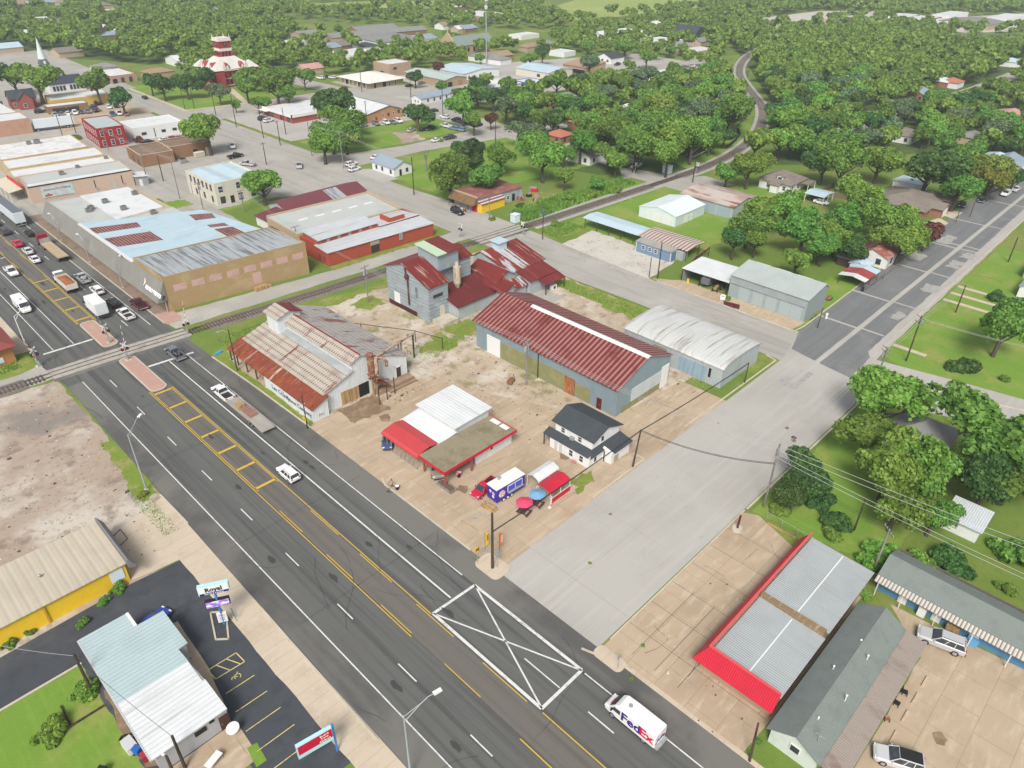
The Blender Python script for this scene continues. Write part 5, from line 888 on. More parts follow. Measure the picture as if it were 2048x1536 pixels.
# ---- far side of the street and the town blocks
house('porch_house','white cottage with blue grey metal roof on a bright lawn','house',143.4,194.6,7.6,12,2.8,('gable','y',1.7),w_white,r_blueg,[('W',1.4,.9,.8,1.1,'window',BLACK),('W',6,.9,.8,1.1,'window',BLACK),('W',9.2,.9,.8,1.1,'window',BLACK),('S',2.2,0,.9,2.1,'door',BLACK),('S',5,.9,.8,1.1,'window',BLACK)])
ob=house('orange_hall','orange brick hall with grey and white low pitched roof','hall',181.8,261.6,17.4,28,3.6,('gable','y',1.9,.62),M('orange brick',(.45,.25,.13),.85,0,[(.4,(.39,.21,.1),.45,.7),(3.,(.5,.3,.17),.5,.7,.5)]),M('dark grey metal roof',(.2,.23,.25),.6,0,[(.3,(.16,.19,.2),.45,.7)],[('r','Y',.6,.4)]),[('S',3.5,0,1,2.1,'door',M('rust red door',(.25,.06,.03))),('S',7.2,1.6,.8,1,'window'),('S',10,1.6,.8,1,'window',BLACK),('S',12.6,1.6,.8,1.2,'window'),('S',15.4,2,.9,1.1,'window',BLACK)])
build('white_roof_slope',MB().prism([(-.5,3.62),(10.7,5.66),(10.7,5.7),(-.5,3.68)],'y',-.3,28.3),r_wht,ob)
tb2=house('red_white_store','flat store with red brick base and white fascia behind dark trees','store',158.6,282.5,24,23,3.4,('flat',.3),M('dark red brick base',(.3,.08,.06),.85),r_wht,[('W',2,0,2,2.2,'window',BLACK),('W',8,0,1.4,2.2,'door',BLACK),('W',15,.3,4,1.9,'window',BLACK)])
build('fascia',MB().box(-.4,-.02,-.4,23.4,2.3,3.5).box(-.4,24.4,-.4,-.02,2.3,3.5),WHITE,tb2);build('canopy',MB().box(-2.4,-.42,17,23,2.4,2.6),WHITE,tb2)
bk=house('bank_building','tan brick bank with a big white hipped metal roof','bank',225,320.5,21.5,25,2.9,('hip',2.6),M('pale tan brick',(.34,.28,.19),.85,0,[(3,(.3,.24,.16),.45,.7)]),metal('cream white steel roof',(.72,.71,.66),'X',.7,None,dirt=(.6,.6,.56)),[('S',3,0,1.2,2.2,'opening'),('S',8.4,0,2,2.2,'opening'),('S',12,0,1,2.1,'window',WHITE),('S',16,.1,1,2,'window'),('W',3,.3,1.2,2,'window',BLACK),('W',8,.3,1.2,2,'window',BLACK),('W',18,0,3,2.3,'opening')],over=1.4)
for k in range(7):build('column',MB().box(-1.2,-.9,1+k*3.6,1.3+k*3.6,0,2.9),M('pale tan column',(.5,.44,.34),.8),bk)
house('tan_block','tall tan block behind the white roofed bank','building',252.5,340,15,14,6.4,('flat',.4),M('tan stucco block',(.4,.29,.2),.85,0,[(.3,(.35,.25,.17),.45,.7)]),r_wht,[('S',3,3.5,2,1,'window',BLACK),('W',5,.3,3,2,'window',BLACK)])
house('green_roof_hall','tan hall with pale green low roof right of the bank','hall',255,297.5,15,32,3.6,('gable','y',1.2),M('tan brick hall',(.36,.27,.17),.85),metal('pale green steel roof',(.42,.5,.46),'X',.8,None,dirt=(.36,.43,.4)),[('S',2,0,3,2.4,'opening'),('S',9,0,3,2.6,'garage_door',M('tan door',(.3,.2,.12)))])
house('white_cottage','low white house with pale blue roof on the lawn beyond the orange hall','house',220.5,274.5,22,7,2.6,('gable','x',1.3),w_white,r_blueg,wins('W',1.5,2,2,.8,.7,1)+wins('S',4,4,4,.8,.8,1.1,BLACK),rz=.06)
house('blue_white_hall','white hall with pale blue roof among the far streets','hall',274,304,26,24,3.6,('gable','y',1.3),w_white,r_blueb,wins('S',3,4,5,1,1,1.2,BLACK))
house('fuel_shop','cream shop with blue canopy among far parked cars','shop',262,268,18,16,3.4,('hip',1.4),M('cream stucco',(.6,.56,.47),.8),r_wht,[('W',3,0,3,2.2,'opening'),('W',9,0,3,2.2,'opening')])
house('blue_canopy','blue fascia canopy shop beside the cream fuel shop','shop',283,262,12,14,3.2,('flat',.3),M('blue fascia',(.04,.15,.4),.6),r_wht,[('W',2,0,8,2.0,'opening')])
house('workshop','cream workshop with pale blue roof near the tan roofed shop','workshop',309,276,20,24,3.6,('gable','y',1.4),M('cream stucco',(.6,.56,.47),.8),r_blueb,[('S',5,.3,2,2,'opening'),('S',12,1,2,1.2,'window',BLACK),('W',6,1,2,1.2,'window',BLACK)])
house('tan_roof_shop','shop with a tan metal roof and covered porch far up the street','shop',337,272,16,18,3.6,('shed','+x',1.6),M('tan stucco block',(.4,.29,.2),.85),M('tan metal roof',(.36,.24,.16),.6),[('W',2,0,12,2.2,'opening')])
house('gable_cottage','white gabled cottage with dark roof beside a long board fence','house',376,286,13,11,3,('gable','x',2.4),w_white,r_shing,[('W',2,.9,1.2,1.2,'window',BLACK),('W',6,.9,1.2,1.2,'window',BLACK)])
house('strip_shop','long flat cream shop at the far bend of the road','shop',333,226,44,16,3.6,('flat',.3),M('cream stucco',(.6,.56,.47),.8),r_wht,[('W',2,0,3,2.4,'opening'),('W',9,.5,4,1.8,'window',BLACK)])
house('garage_forecourt','white open fronted garage with dark bays near the far bend','garage',452,300,22,20,4,('flat',.3),w_white,r_wht,[('W',1,0,4,2.8,'opening'),('W',7,0,4,2.8,'opening'),('W',13,0,4,2.8,'opening')])
house('black_gable_house','dark steep gabled house right of the white far garage','house',492,303,15,18,4,('gable','y',6),M('dark siding',(.05,.055,.06),.8),r_shing)
house('far_store','long white store with pale canopy behind the far garage','store',476,340,18,26,4,('flat',.4),w_white,r_wht,[('W',3,.4,18,2.2,'window',BLACK)])
dn=house('pink_store','pink stucco store with a painted mural and white edged grey roof','store',50.3,246.6,28.7,13.6,5.0,('flat',.35),w_pink,r_pale,[('S',22.4,0,1.2,2.3,'door',M('grey green door',(.4,.44,.4))),('S',25.2,1.4,.25,2.4,'pipe',BLACK),('S',17.4,1.4,.25,2.4,'pipe',BLACK),('S',25.4,.8,.8,.7,'wall_unit',GREY),('S',17.6,.6,.8,.7,'wall_unit',GREY)],rz=-.1)
build('white_edge',MB().box(.3,28.4,.3,3.4,4.72,4.86),r_wht,dn);build('dark_edge',MB().box(-.06,28.76,-.08,-.005,4.7,5.02),BLACK,dn)
mu=build('mural',MB().box(3,11.6,-.07,-.01,.9,4.2),M('painted mural sky',(.42,.56,.58),.8,0,[((.5,1,.8),(.5,.4,.36),.45,.62),(1.4,(.36,.42,.46),.6,.75)]),dn)
text(mu,'Welcome To Giddings',(7.3,-.09,3.1),(1,0,0),(0,0,1),.8,M('dark blue lettering',(.05,.08,.16),.7));build('painted_train',MB().box(3.6,5.6,-.085,-.072,1.4,2.0).box(4.3,4.9,-.085,-.072,2.0,2.3),M('painted red',(.4,.09,.08),.8),mu);build('painted_track',MB().box(3.2,11.4,-.085,-.072,1.0,1.1),BLACK,mu)
ca=thing('street_canopy','red and cream awning over the pavement at the pink store front','awning',(47.2,252,0));build('canopy',MB().prism([(-1,2.7),(2.9,3.3),(2.9,3.45),(-1,2.85)],'y',0,16),M('cream awning',(.55,.5,.38),.7),ca);build('fascia',MB().box(2.6,2.9,0,14,3.46,4.4),RED,ca)
for y in(.3,5.5,10.5,15.5):build('post',MB().box(-.9,-.75,y,y+.15,0,2.75),WHITE,ca)
house('store_annex','small lean-to annex with a white roof at the back of the pink store','annex',79,242.4,3.6,5.4,2.7,('shed','-x',.3),GREY,r_wht,[('S',.8,0,1,2,'door',WHITE)],rz=-.1)
hvac(62,254,4.75,'grey vent unit in the middle of the pink store roof');hvac(68,258.3,4.75,'dark unit near the back edge of the pink store roof',.8)
house('cream_store','cream backed store with long white roof next to the pink store','store',50.4,260.8,29.3,8.6,4.8,('flat',.3),M('cream yellow wall',(.5,.4,.25),.85),r_wht,rz=-.1);house('ochre_store','ochre backed store with a white and grey roof behind the cream store','store',51.5,269.8,28,11.4,5.2,('flat',.3),M('ochre wall',(.5,.38,.2),.85,0,[(.4,(.42,.32,.17),.45,.7)]),r_wht,rz=-.1,ops=[('E',2,.5,1,2,'door',BLACK)])
hvac(78.5,263.4,4.6,'pair-like vent at the back of the cream store',.8)
house('patch_roof_store','wide store with patched white roof and two dark roof units','store',53,283,26.4,22,5,('flat',.3),w_beige,M('patched white roof',(.66,.66,.65),.7,0,[(.3,(.5,.5,.49),.5,.6,.8),('b',5.,4.,(.42,.42,.42),'x',.05)]),rz=-.06);hvac(66,299,4.8,'left one of two dark units on the patched white roof');hvac(68.4,298.4,4.8,'right one of two dark units on the patched white roof',1.3)
house('brick_back_store','store with a pinkish brick side wall and flat white roof by the parked trailer','store',50,339,27.5,14,5.6,('flat',.3),M('pinkish brick',(.45,.27,.19),.85,0,[(.4,(.39,.23,.16),.45,.7)]),r_wht,rz=-.04)
house('white_roof_store','store with a large blank white roof beyond the parked trailer','store',52,354,26,26,5,('flat',.2),w_beige,r_wht);house('dark_fascia_store','small store with green and white roof between two white roofs','store',60,383,20,12,4.5,('flat',.3),M('navy fascia',(.04,.05,.08),.7),M('pale green roof',(.4,.47,.44),.7))
rbk=house('red_brick_building','deep red brick two storey building with pale tin roof and white arched windows','building',87.6,296.2,9.4,20.5,7.0,('flat',.3),w_redb,metal('pale grey standing seam',(.42,.48,.48),'X',.7,None,dirt=(.36,.41,.41)),wins('S',1.1,2.9,3,4.1,1.1,1.8)+wins('S',1.1,2.9,3,.7,1.1,1.8)+wins('W',1.4,3.1,6,4.1,1.1,1.8)+wins('W',1.4,3.1,6,.7,1.1,1.8),rz=-.1)
house('white_block','plain white block building beside the red brick one','building',100.8,298.6,19,14.5,4.6,('flat',.25),w_white,r_wht,[('S',3,1.7,1.6,.8,'window',BLACK),('S',10.4,1.7,1.4,.8,'window',BLACK),('S',14.6,1.7,1.4,.8,'window',BLACK),('S',7.6,.3,.3,3.4,'pipe',BLACK)],rz=-.06)
house('brown_brick_office','low brown brick building with a brown gravel roof','office',88.6,261.6,10.8,15,4,('flat',.4),w_brown,r_tar,rz=-.08,coping=M('pale coping',(.5,.42,.33),.8),ops=[('W',3,0,1,2,'door',BLACK),('W',8,.4,2,1.6,'window',BLACK)])
house('brown_brick_office','taller rear wing of brown brick with white coping beside the big tree','office',99.6,264.2,14.8,11.5,4.3,('flat',.4),w_brown,r_tar,rz=-.04,coping=M('pale coping',(.5,.42,.33),.8),ops=[('S',8,.0,1.4,2.2,'door',BLACK)])
for i,(x,y,w,h)in enumerate(((100.8,257.8,2,1.5),(108.4,261.2,3.4,1.7),(112.6,262.6,1.6,2.2))):
 t=thing('dumpster',['grey round bin beside the brown brick wall','cream dumpster behind the brown brick wing','tall cream cage next to the cream dumpster'][i],'dumpster',(x,y,0));build('body',MB().loft([[(-w/2,-.7,.1),(w/2,-.7,.1),(w/2,.7,.1),(-w/2,.7,.1)],[(-w/2,-.9,h),(w/2,-.9,h),(w/2,.9,h),(-w/2,.9,h)]]),GREY if i==0 else M('cream dumpster',(.55,.47,.36),.7),t);build('lid',MB().box(-w/2,w/2,-.92,.92,h+.005,h+.08),BLACK if i==0 else WHITE,t)
yc=house('yellow_strip','yellow fronted strip building with patchy white roof','shop',97,378,24,14,3.4,('flat',.3),M('butter yellow wall',(.55,.38,.1),.8),r_wht,rz=-.12);house('brown_strip','brown strip building with flat white roof behind a row of parked cars','shop',92,367,16,7,3,('flat',.3),M('brown strip wall',(.24,.15,.09),.85),r_wht,[('S',2,.4,10,1.6,'window',BLACK)],rz=-.1)
house('red_gable_house','old red brick house with crossing dark gables','house',84,388,10,8,4,('gable','x',3),M('old red brick',(.3,.09,.07),.85),r_shing,wins('S',1,3,3,1,1,1.4),rz=-.1);house('red_gable_house','front gable wing of the old red brick house','house',86,383.5,5.5,6,4.2,('gable','y',2.8),M('old red brick',(.3,.09,.07),.85),r_shing,wins('S',1.6,2,1,1,1.2,1.4),rz=-.1)
house('chapel_hall','white hall with dark blue roof and shuttered windows below the steeple','church hall',107,412,16,13,4,('gable','x',2.4),w_white,M('navy shingles',(.045,.05,.075),.9),wins('S',1.5,1.5,4,1,.9,1.9,BLACK)+wins('S',9,1.5,4,1,.9,1.9,BLACK))
ch=thing('church_steeple','slim white church steeple with a tall pale spire','steeple',(*at(98,160),0));ch.scale=(.85,.85,.72);build('tower',MB().box(-2.6,2.6,-2.6,2.6,0,10.5),w_white,ch);build('belfry',MB().loft([[(-2.7,-2.7,10.5),(2.7,-2.7,10.5),(2.7,2.7,10.5),(-2.7,2.7,10.5)],[(-1.8,-1.8,14),(1.8,-1.8,14),(1.8,1.8,14),(-1.8,1.8,14)]]),M('dark grey belfry',(.11,.12,.14),.8),ch)
build('spire',MB().loft([[(r_*math.cos(PI/4+k*PI/4),r_*math.sin(PI/4+k*PI/4),z)for k in range(8)]for r_,z in((2.4,14.01),(1.2,21),(.06,28))]),M('pale spire metal',(.58,.64,.64),.5),ch);build('louvre',MB().box(-.6,.6,-2.75,-2.2,11,13).box(-.4,.4,-2.68,-2.6,5,8),WHITE,ch)
house('red_roof_office','flat white roofed office with red trim and tan brick piers','office',137.2,418,13,23,3.6,('flat',.3),M('tan brick piers',(.4,.26,.2),.85),r_wht,[('S',.8,0,2.2,2.2,'opening'),('S',5,.2,1.4,2.2,'window',BLACK),('S',9,.2,1.4,2.2,'window',BLACK),('W',3,.2,1.5,2.2,'window',BLACK),('W',9,.2,1.5,2.2,'window',BLACK),('W',15,.2,1.5,2.2,'window',BLACK)],coping=M('crimson trim',(.36,.02,.05),.6))
house('tan_cottage','small tan cottage with low brown roof and arched porch','house',156,418,14,10,2.8,('hip',1.6),M('tan stucco block',(.4,.29,.2),.85),M('tan shingles',(.3,.22,.15),.9),[('W',2,0,1.6,2,'opening'),('S',3,0,1.6,2,'opening')])
cx,cy=at(452,133,8)
ct=thing('courthouse','red brick courthouse with white roof, stone bands and a square clock tower','courthouse',(cx,cy,0));ct.scale=(.72,.72,.8)
w_ct=M('courthouse red brick',(.34,.04,.045),.85,0,[(.3,(.27,.03,.035),.45,.7)]);w_st=M('white stone band',(.68,.62,.56),.8);r_ct=M('pale courthouse roof',(.58,.57,.53),.7,0,[(.2,(.5,.49,.46),.45,.7)])
build('wall',MB().box(-13,13,-13,13,-.1,9.4),w_ct,ct)
for sx,sy in((-1,-1),(1,-1),(1,1),(-1,1)):build('corner_pavilion',MB().box(sx*12.9-3.4,sx*12.9+3.4,sy*12.9-3.4,sy*12.9+3.4,-.1,9.6),w_ct,ct)
for z in(.9,4.8):build('stone_band',MB().box(-13.15,13.15,-13.15,13.15,z,z+.5),w_st,ct)
build('cornice',MB().box(-13.8,13.8,-13.8,13.8,9.41,10.3),w_st,ct)
build('roof',MB().loft([[(-14,-14,10.31),(14,-14,10.31),(14,14,10.31),(-14,14,10.31)],[(-5.5,-4,16.5),(5.5,-4,16.5),(5.5,4,16.5),(-5.5,4,16.5)]]),r_ct,ct)
for sx,sy in((-1,-1),(1,-1),(1,1),(-1,1)):
 build('pavilion_roof',MB().loft([[(sx*12.9+a*3.7,sy*12.9+b*3.7,10.32)for a,b in((-1,-1),(1,-1),(1,1),(-1,1))],[(sx*11.5+a*.6,sy*11.5+b*.6,14.2)for a,b in((-1,-1),(1,-1),(1,1),(-1,1))]]),r_ct,ct)
build('ridge_trim',MB().box(-5.8,5.8,-4.3,4.3,16.51,16.9),M('courthouse red trim',(.36,.05,.06),.7),ct)
for f in(0,1):
 for k in range(-2,3):
  for z in(1.8,6.0):
   mb=MB();c_=k*4.1
   mb.box(-13.25,-13.0,c_-.7,c_+.7,z,z+2.4)if f==0 else mb.box(c_-.7,c_+.7,-13.25,-13.0,z,z+2.4)
   build('window',mb,BLACK,ct)
 for a in(-5.5,5.5):
  g=[(a-1.9,10.4),(a+1.9,10.4),(a+1.9,11.8),(a,14),(a-1.9,11.8)];mb=MB().prism(g,'x' if f==0 else 'y',-13.6,-9);d_=build('dormer',mb,M('courthouse red trim',(.36,.05,.06)),ct)
  g=[(a-.9,10.6),(a+.9,10.6),(a+.9,11.8),(a,12.8),(a-.9,11.8)];build('dormer_stone',MB().prism(g,'x' if f==0 else 'y',-13.75,-13.61),w_st,d_)
build('chimney',MB().box(11,12.4,6.5,8,9,17.5),M('courthouse pink brick',(.4,.16,.15),.85),ct)
build('tower',MB().box(-4.2,4.2,-4.2,4.2,12,25),w_ct,ct);build('tower_band',MB().box(-4.4,4.4,-4.4,4.4,19.4,21.0),w_st,ct);build('tower_cornice',MB().box(-4.9,4.9,-4.9,4.9,25.01,25.8).box(-4.6,4.6,-4.6,4.6,25.81,26.8),w_st,ct)
for f in(0,1):
 for k in(-1,0,1):
  mb=MB();mb.box(-4.35,-4.2,k*2.4-.6,k*2.4+.6,14,19.2)if f==0 else mb.box(k*2.4-.6,k*2.4+.6,-4.35,-4.2,14,19.2);build('tower_opening',mb,BLACK,ct)
 fc=build('clock_face',MB().disc((-4.3,0,23)if f==0 else(0,-4.3,23),1.3,'x' if f==0 else 'y',.2,18),M('dark clock face',(.07,.05,.05),.6),ct)
 build('clock_hand',MB().box(-4.46,-4.42,-.08,.08,23,24)if f==0 else MB().box(-.08,.08,-4.46,-4.42,23,24),w_st,fc)
for sx in(-1,1):
 for sy in(-1,1):build('finial',MB().tube([(sx*4.2,sy*4.2,26.8),(sx*4.2,sy*4.2,29)],[.35,.08]),w_st,ct)
 build('gable_finial',MB().prism([(sx*8-1.6,10.3),(sx*8+1.6,10.3),(sx*8,14.6)],'y',-14.1,-13.7),w_st,ct)
sheet('path',[(163,331.5),(165.5,331.4),(176,366),(173,368)],C_,g_walk);sheet('path',[(137,334),(168,330.6),(168,332.4),(138.6,336)],C_,g_walk);sheet('path',[(136.6,335),(138.4,335),(140,406),(138,406)],C_,g_walk)
HR={'g':r_greys,'b':r_brown,'d':r_shing,'w':r_wht,'t':M('tan shingles',(.3,.22,.15),.9),'u':r_blueg,'p':M('pinkish roof',(.5,.27,.25),.8),'l':r_blueb,'r':M('orange red roof',(.42,.16,.1),.8)}
FH=[(640,66,40,16,'g','long grey apartment roof, nearest the tower'),(705,70,44,16,'g','long grey apartment roof in the middle of the complex'),(745,58,36,14,'g','grey apartment roof behind the complex lawn'),(800,62,34,14,'g','grey apartment roof at the back right of the complex'),(690,86,26,14,'b','brown apartment roof in front of the complex'),(790,80,36,14,'g','wide grey apartment roof at the front of the complex'),(735,88,14,12,'d','small gabled house with dark blue roof before the complex'),(655,92,14,12,'u','small white house with pale blue roof before the complex'),(720,103,22,14,'w','flat cream roof hidden behind street trees'),(842,74,18,14,'u','blue grey hipped roof near the tan church'),(878,80,24,18,'t','tan roofed parish hall beside the green roofed church'),(820,103,12,10,'b','brown roofed house behind the dark oak'),(618,133,12,9,'p','small house with a pinkish roof among street trees'),(225,66,18,12,'u','two storey white house with grey roof deep in the trees'),(240,57,10,8,'w','white roofed cottage deep in the trees'),(205,52,8,7,'w','tiny white building among the woods'),(425,52,14,10,'w','white roof peeping out behind the clock tower'),(135,100,14,12,'b','tan hipped house beyond the steeple'),(373,116,16,9,'w','white roof among trees left of the courthouse'),(205,130,12,10,'g','grey roofed house behind the red trimmed office'),(10,92,16,12,'l','pale roofed house at the far left edge'),(52,63,8,6,'w','small white shed in the woods at far left'),(55,8,40,14,'t','tan school building on the far left skyline'),(95,6,34,14,'u','long blue roofed school wing on the skyline'),(140,4,30,12,'t','tan school wing right of the blue roof'),(210,18,24,12,'w','pale long building in the far woods'),(200,8,18,12,'b','brown roof on the far skyline'),(71,39,16,10,'w','pale roof in the upper left woods'),(153,71,10,8,'t','tan roof in the woods behind the steeple'),(130,41,18,10,'b','brown roof in the upper left woods'),(366,14,16,10,'w','pale roof in the woods at the top edge'),(425,18,14,10,'u','bluish roof in the woods above the clock tower'),(583,80,18,10,'w','white roof at the left end of the apartments'),(921,55,12,8,'w','white house in far trees above the stone church'),(905,14,30,14,'w','white store roof on the far highway'),(940,22,36,16,'w','large white store roof on the far highway'),(980,30,34,16,'w','cream store roof right of the white one on the far highway'),(935,54,14,10,'u','white house with bluish roof in far trees'),(890,48,12,10,'t','tan roof in the far trees behind the church'),(1050,66,20,12,'w','pale roof among trees behind the radio mast'),(1105,82,24,12,'g','long pale grey roof among dark oaks'),(1135,98,20,12,'w','flat white roofed office with tan walls'),(1060,90,14,8,'t','ochre gabled house near the mast'),(985,108,20,12,'t','ochre house with tan roof beyond the mast'),(1020,112,26,10,'g','long dark grey roof right of the ochre house'),(1205,66,14,8,'w','pale roof on a far lawn'),(1400,80,12,9,'g','grey roof right of the dark gabled house'),(1390,96,24,14,'w','cream forecourt roof by the far bend'),(1385,55,26,9,'w','long white roof in far woods near the bend'),(1310,46,10,7,'w','small pale roof in far woods'),(1830,38,60,18,'w','long white industrial shed on the skyline'),(1890,44,46,18,'w','white industrial shed right of the longest one'),(1810,32,34,16,'w','pale shed on the skyline yard'),(1900,28,50,16,'w','far white shed behind the dark clump'),(2010,34,60,18,'w','white shed at the far right skyline'),(1970,46,40,18,'g','grey roofed shed in the industrial yard'),(1580,60,26,12,'w','white shed beyond the wooded hill'),(1650,43,40,12,'p','pinkish long shed beyond the wooded hill'),(1600,64,16,10,'w','small white shed next to the far field'),(2030,117,26,12,'l','pale blue roof in the woods at right'),(1838,183,12,10,'u','blue grey roofed house by the pale road'),(1905,160,10,9,'r','house with orange red roof at the road bend'),(1885,158,12,9,'w','white roof left of the orange red one'),(2035,175,14,12,'b','brown roofed house at the right edge'),(2030,228,16,12,'p','pinkish roofed house at right edge under trees'),(2025,248,12,10,'w','pale porch house at right edge'),(1810,262,12,10,'b','brown roof showing above tree crowns'),(2020,316,14,10,'u','blue grey roofed house near parked cars at right'),(1990,312,12,9,'l','pale blue roofed house at right behind the yellow tree'),(1690,158,8,6,'l','tiny teal shed deep in the woods'),(1945,268,10,8,'g','grey roof right of the meadow'),(1170,238,12,8,'r','low orange roof between trees'),(1120,198,18,12,'g','grey roofed house in the trees by a curved lane'),(1130,262,14,8,'r','red roofed shed hidden under trees'),(1180,300,12,10,'b','brown roofed house under the trees by the lane'),(1265,212,12,8,'w','white roof hidden in the woods')]
for i,(u,v,w,d,k,l)in enumerate(FH):
 p=at(u,v,3.4);rr=random.Random(i*5+1)
 far=math.hypot(*p)>430
 nm='industrial_shed' if 'shed' in l and w>24 else 'far_house'
 house(nm,l,'shed' if nm=='industrial_shed' else 'house' if 'roof' in l and 'store' not in l else 'building',p[0]-w/2,p[1]-d/2,d if rr.random()<.3 else w,w if rr.random()<.3 else d,2.9 if w<28 else 4,('flat',.2)if k=='w' and w>17 else('hip',1.8)if rr.random()<.4 else('gable','x',2.0),rr.choice([w_white,w_white,w_beige,w_brown]),HR[k],[]if far else[('W',1.5,.9,1,1.2,'window',BLACK),('S',2,.9,1,1.2,'window',BLACK)],rz=rr.uniform(-.1,.1))
gc=house('stone_church','tan stone church with a long green roof and bell gable','church',330,372,34,16,5,('gable','x',4.5),M('tan stone',(.45,.34,.2),.85),M('green church roof',(.2,.25,.22),.8),wins('S',4,5,6,1.2,1.4,2.4,BLACK));build('bell_gable',MB().prism([(3,0),(13,0),(13,8),(8,12.5),(3,8)],'x',-1.2,-.05).prism([(7.3,11.5),(8.7,11.5),(8,15)],'x',-.9,-.3),M('tan stone',(.45,.34,.2)),gc)
# --------------------- vehicles (front towards +y, origin on the ground)
def sec(y,hw,zb,zt,c=.14):
 return[(-hw+c,y,zb),(hw-c,y,zb),(hw,y,zb+c),(hw,y,zt-c),(hw-c*.9,y,zt),(-hw+c*.9,y,zt),(-hw,y,zt-c),(-hw,y,zb+c)]
def tint(o,col):
 for q in[o]+_KID.setdefault(o.name,kids(o)):
  q.color=(*col,1)
  for r in _KID.setdefault(q.name,kids(q)):r.color=(*col,1)
def wheels(t,xs,ys,r=.36,w=.24):
 for y in ys:
  for s in(-1,1):
   o=build('wheel',MB().disc((s*xs,y,r),r,'x',w,16),TYRE,t);build('rim',MB().disc((s*(xs+w/2-.01),y,r),r*.6,'x',.04,12),RIM,o)
def lights(t,hw,yf,zf,yr,zr):
 for s in(-1,1):
  build('headlight',MB().box(s*hw-.19,s*hw+.19,yf-.16,yf+.03,zf-.08,zf+.08),LAMPG,t)
  build('tail_light',MB().box(s*hw-.16,s*hw+.16,yr-.03,yr+.14,zr-.12,zr+.12),TAIL,t)
def frustum(y0,y1,hw,zb,a0,a1,hw1,zt):
 return[[(-hw,y0,zb),(hw,y0,zb),(hw,y1,zb),(-hw,y1,zb)],[(-hw1,a0,zt),(hw1,a0,zt),(hw1,a1,zt),(-hw1,a1,zt)]]
def cabin(t,fr,post=.05,extra=()):
 build('windows',MB().loft(fr),CGLASS,t);b,a=fr;mb=MB()
 z=a[0][2];y0,y1,hw=a[0][1],a[2][1],a[1][0]
 mb.loft([[(-hw-.02,y0-.04,z-.03),(hw+.02,y0-.04,z-.03),(hw+.02,y1+.04,z-.03),(-hw-.02,y1+.04,z-.03)],[(-hw+.06,y0+.05,z+.05),(hw-.06,y0+.05,z+.05),(hw-.06,y1-.08,z+.05),(-hw+.06,y1-.08,z+.05)]])
 for p,q in zip(b,a):mb.tube([p,q],post,5)
 for f in extra:
  for s in(0,1):
   p=Vector(b[s]).lerp(Vector(b[3-s]),f);q=Vector(a[s]).lerp(Vector(a[3-s]),f);mb.tube([p,q],post*.9,5)
 build('cabin_frame',mb,PAINT,t)
def mk_sedan(t):
 build('body',MB().loft([sec(-2.35,.66,.42,.8),sec(-2.22,.84,.28,1.0),sec(-1.5,.9,.22,1.02),sec(0,.91,.2,.98),sec(1.1,.91,.2,.95),sec(1.9,.86,.25,.82),sec(2.3,.68,.36,.66)],sm=False),PAINT,t)
 cabin(t,frustum(-1.75,1.05,.84,.97,-1.0,.25,.62,1.42),.05,(.55,));wheels(t,.8,(-1.4,1.42),.33);lights(t,.6,2.2,.68,-2.3,.85)
 build('mirror',MB().box(-1.02,-.86,.7,.85,.98,1.1).box(.86,1.02,.7,.85,.98,1.1),PAINT,t);build('bumper',MB().box(-.75,.75,-2.4,-2.3,.35,.5).box(-.7,.7,2.22,2.33,.3,.42),TRIM,t)
def mk_suv(t):
 build('body',MB().loft([sec(-2.4,.78,.42,.95),sec(-2.3,.92,.32,1.12),sec(-1.5,.95,.26,1.14),sec(.3,.96,.26,1.1),sec(1.2,.95,.26,1.06),sec(2.1,.9,.3,.98),sec(2.4,.74,.42,.8)]),PAINT,t)
 cabin(t,frustum(-2.28,1.0,.89,1.08,-2.0,.2,.7,1.68),.06,(.33,.62));wheels(t,.84,(-1.45,1.45),.38);lights(t,.66,2.3,.82,-2.36,.98)
 build('roof_rail',MB().tube([(-.62,-1.8,1.78),(-.62,.1,1.78)],.03).tube([(.62,-1.8,1.78),(.62,.1,1.78)],.03),TRIM,t);build('mirror',MB().box(-1.1,-.92,.65,.8,1.08,1.22).box(.92,1.1,.65,.8,1.08,1.22),PAINT,t)
 build('bumper',MB().box(-.85,.85,-2.46,-2.37,.4,.6).box(-.76,.76,2.32,2.43,.36,.52),TRIM,t)
def mk_pickup(t):
 build('body',MB().loft([sec(-.35,.96,.4,1.16),sec(.3,.97,.36,1.16),sec(1.5,.97,.36,1.14),sec(2.5,.93,.38,1.06),sec(2.85,.8,.46,.92)]),PAINT,t)
 bd=build('truck_bed',MB().box(-.98,-.86,-2.9,-.36,.5,1.15).box(.86,.98,-2.9,-.36,.5,1.15).box(-.86,.86,-2.92,-2.8,.5,1.13).box(-.86,.86,-2.8,-.36,.5,.72),PAINT,t)
 build('bed_liner',MB().box(-.85,.85,-2.79,-.37,.725,.76),TRIM,bd);cabin(t,frustum(-.4,1.55,.9,1.14,-.25,.75,.72,1.78),.06,(.5,))
 wheels(t,.84,(-1.85,1.9),.41,.27);lights(t,.7,2.72,.9,-2.9,.95);build('bumper',MB().box(-.95,.95,-3.06,-2.93,.5,.68).box(-.88,.88,2.78,2.93,.45,.65),STEEL,t)
 build('mirror',MB().box(-1.2,-.96,.95,1.08,1.12,1.34).box(.96,1.2,.95,1.08,1.12,1.34),TRIM,t)
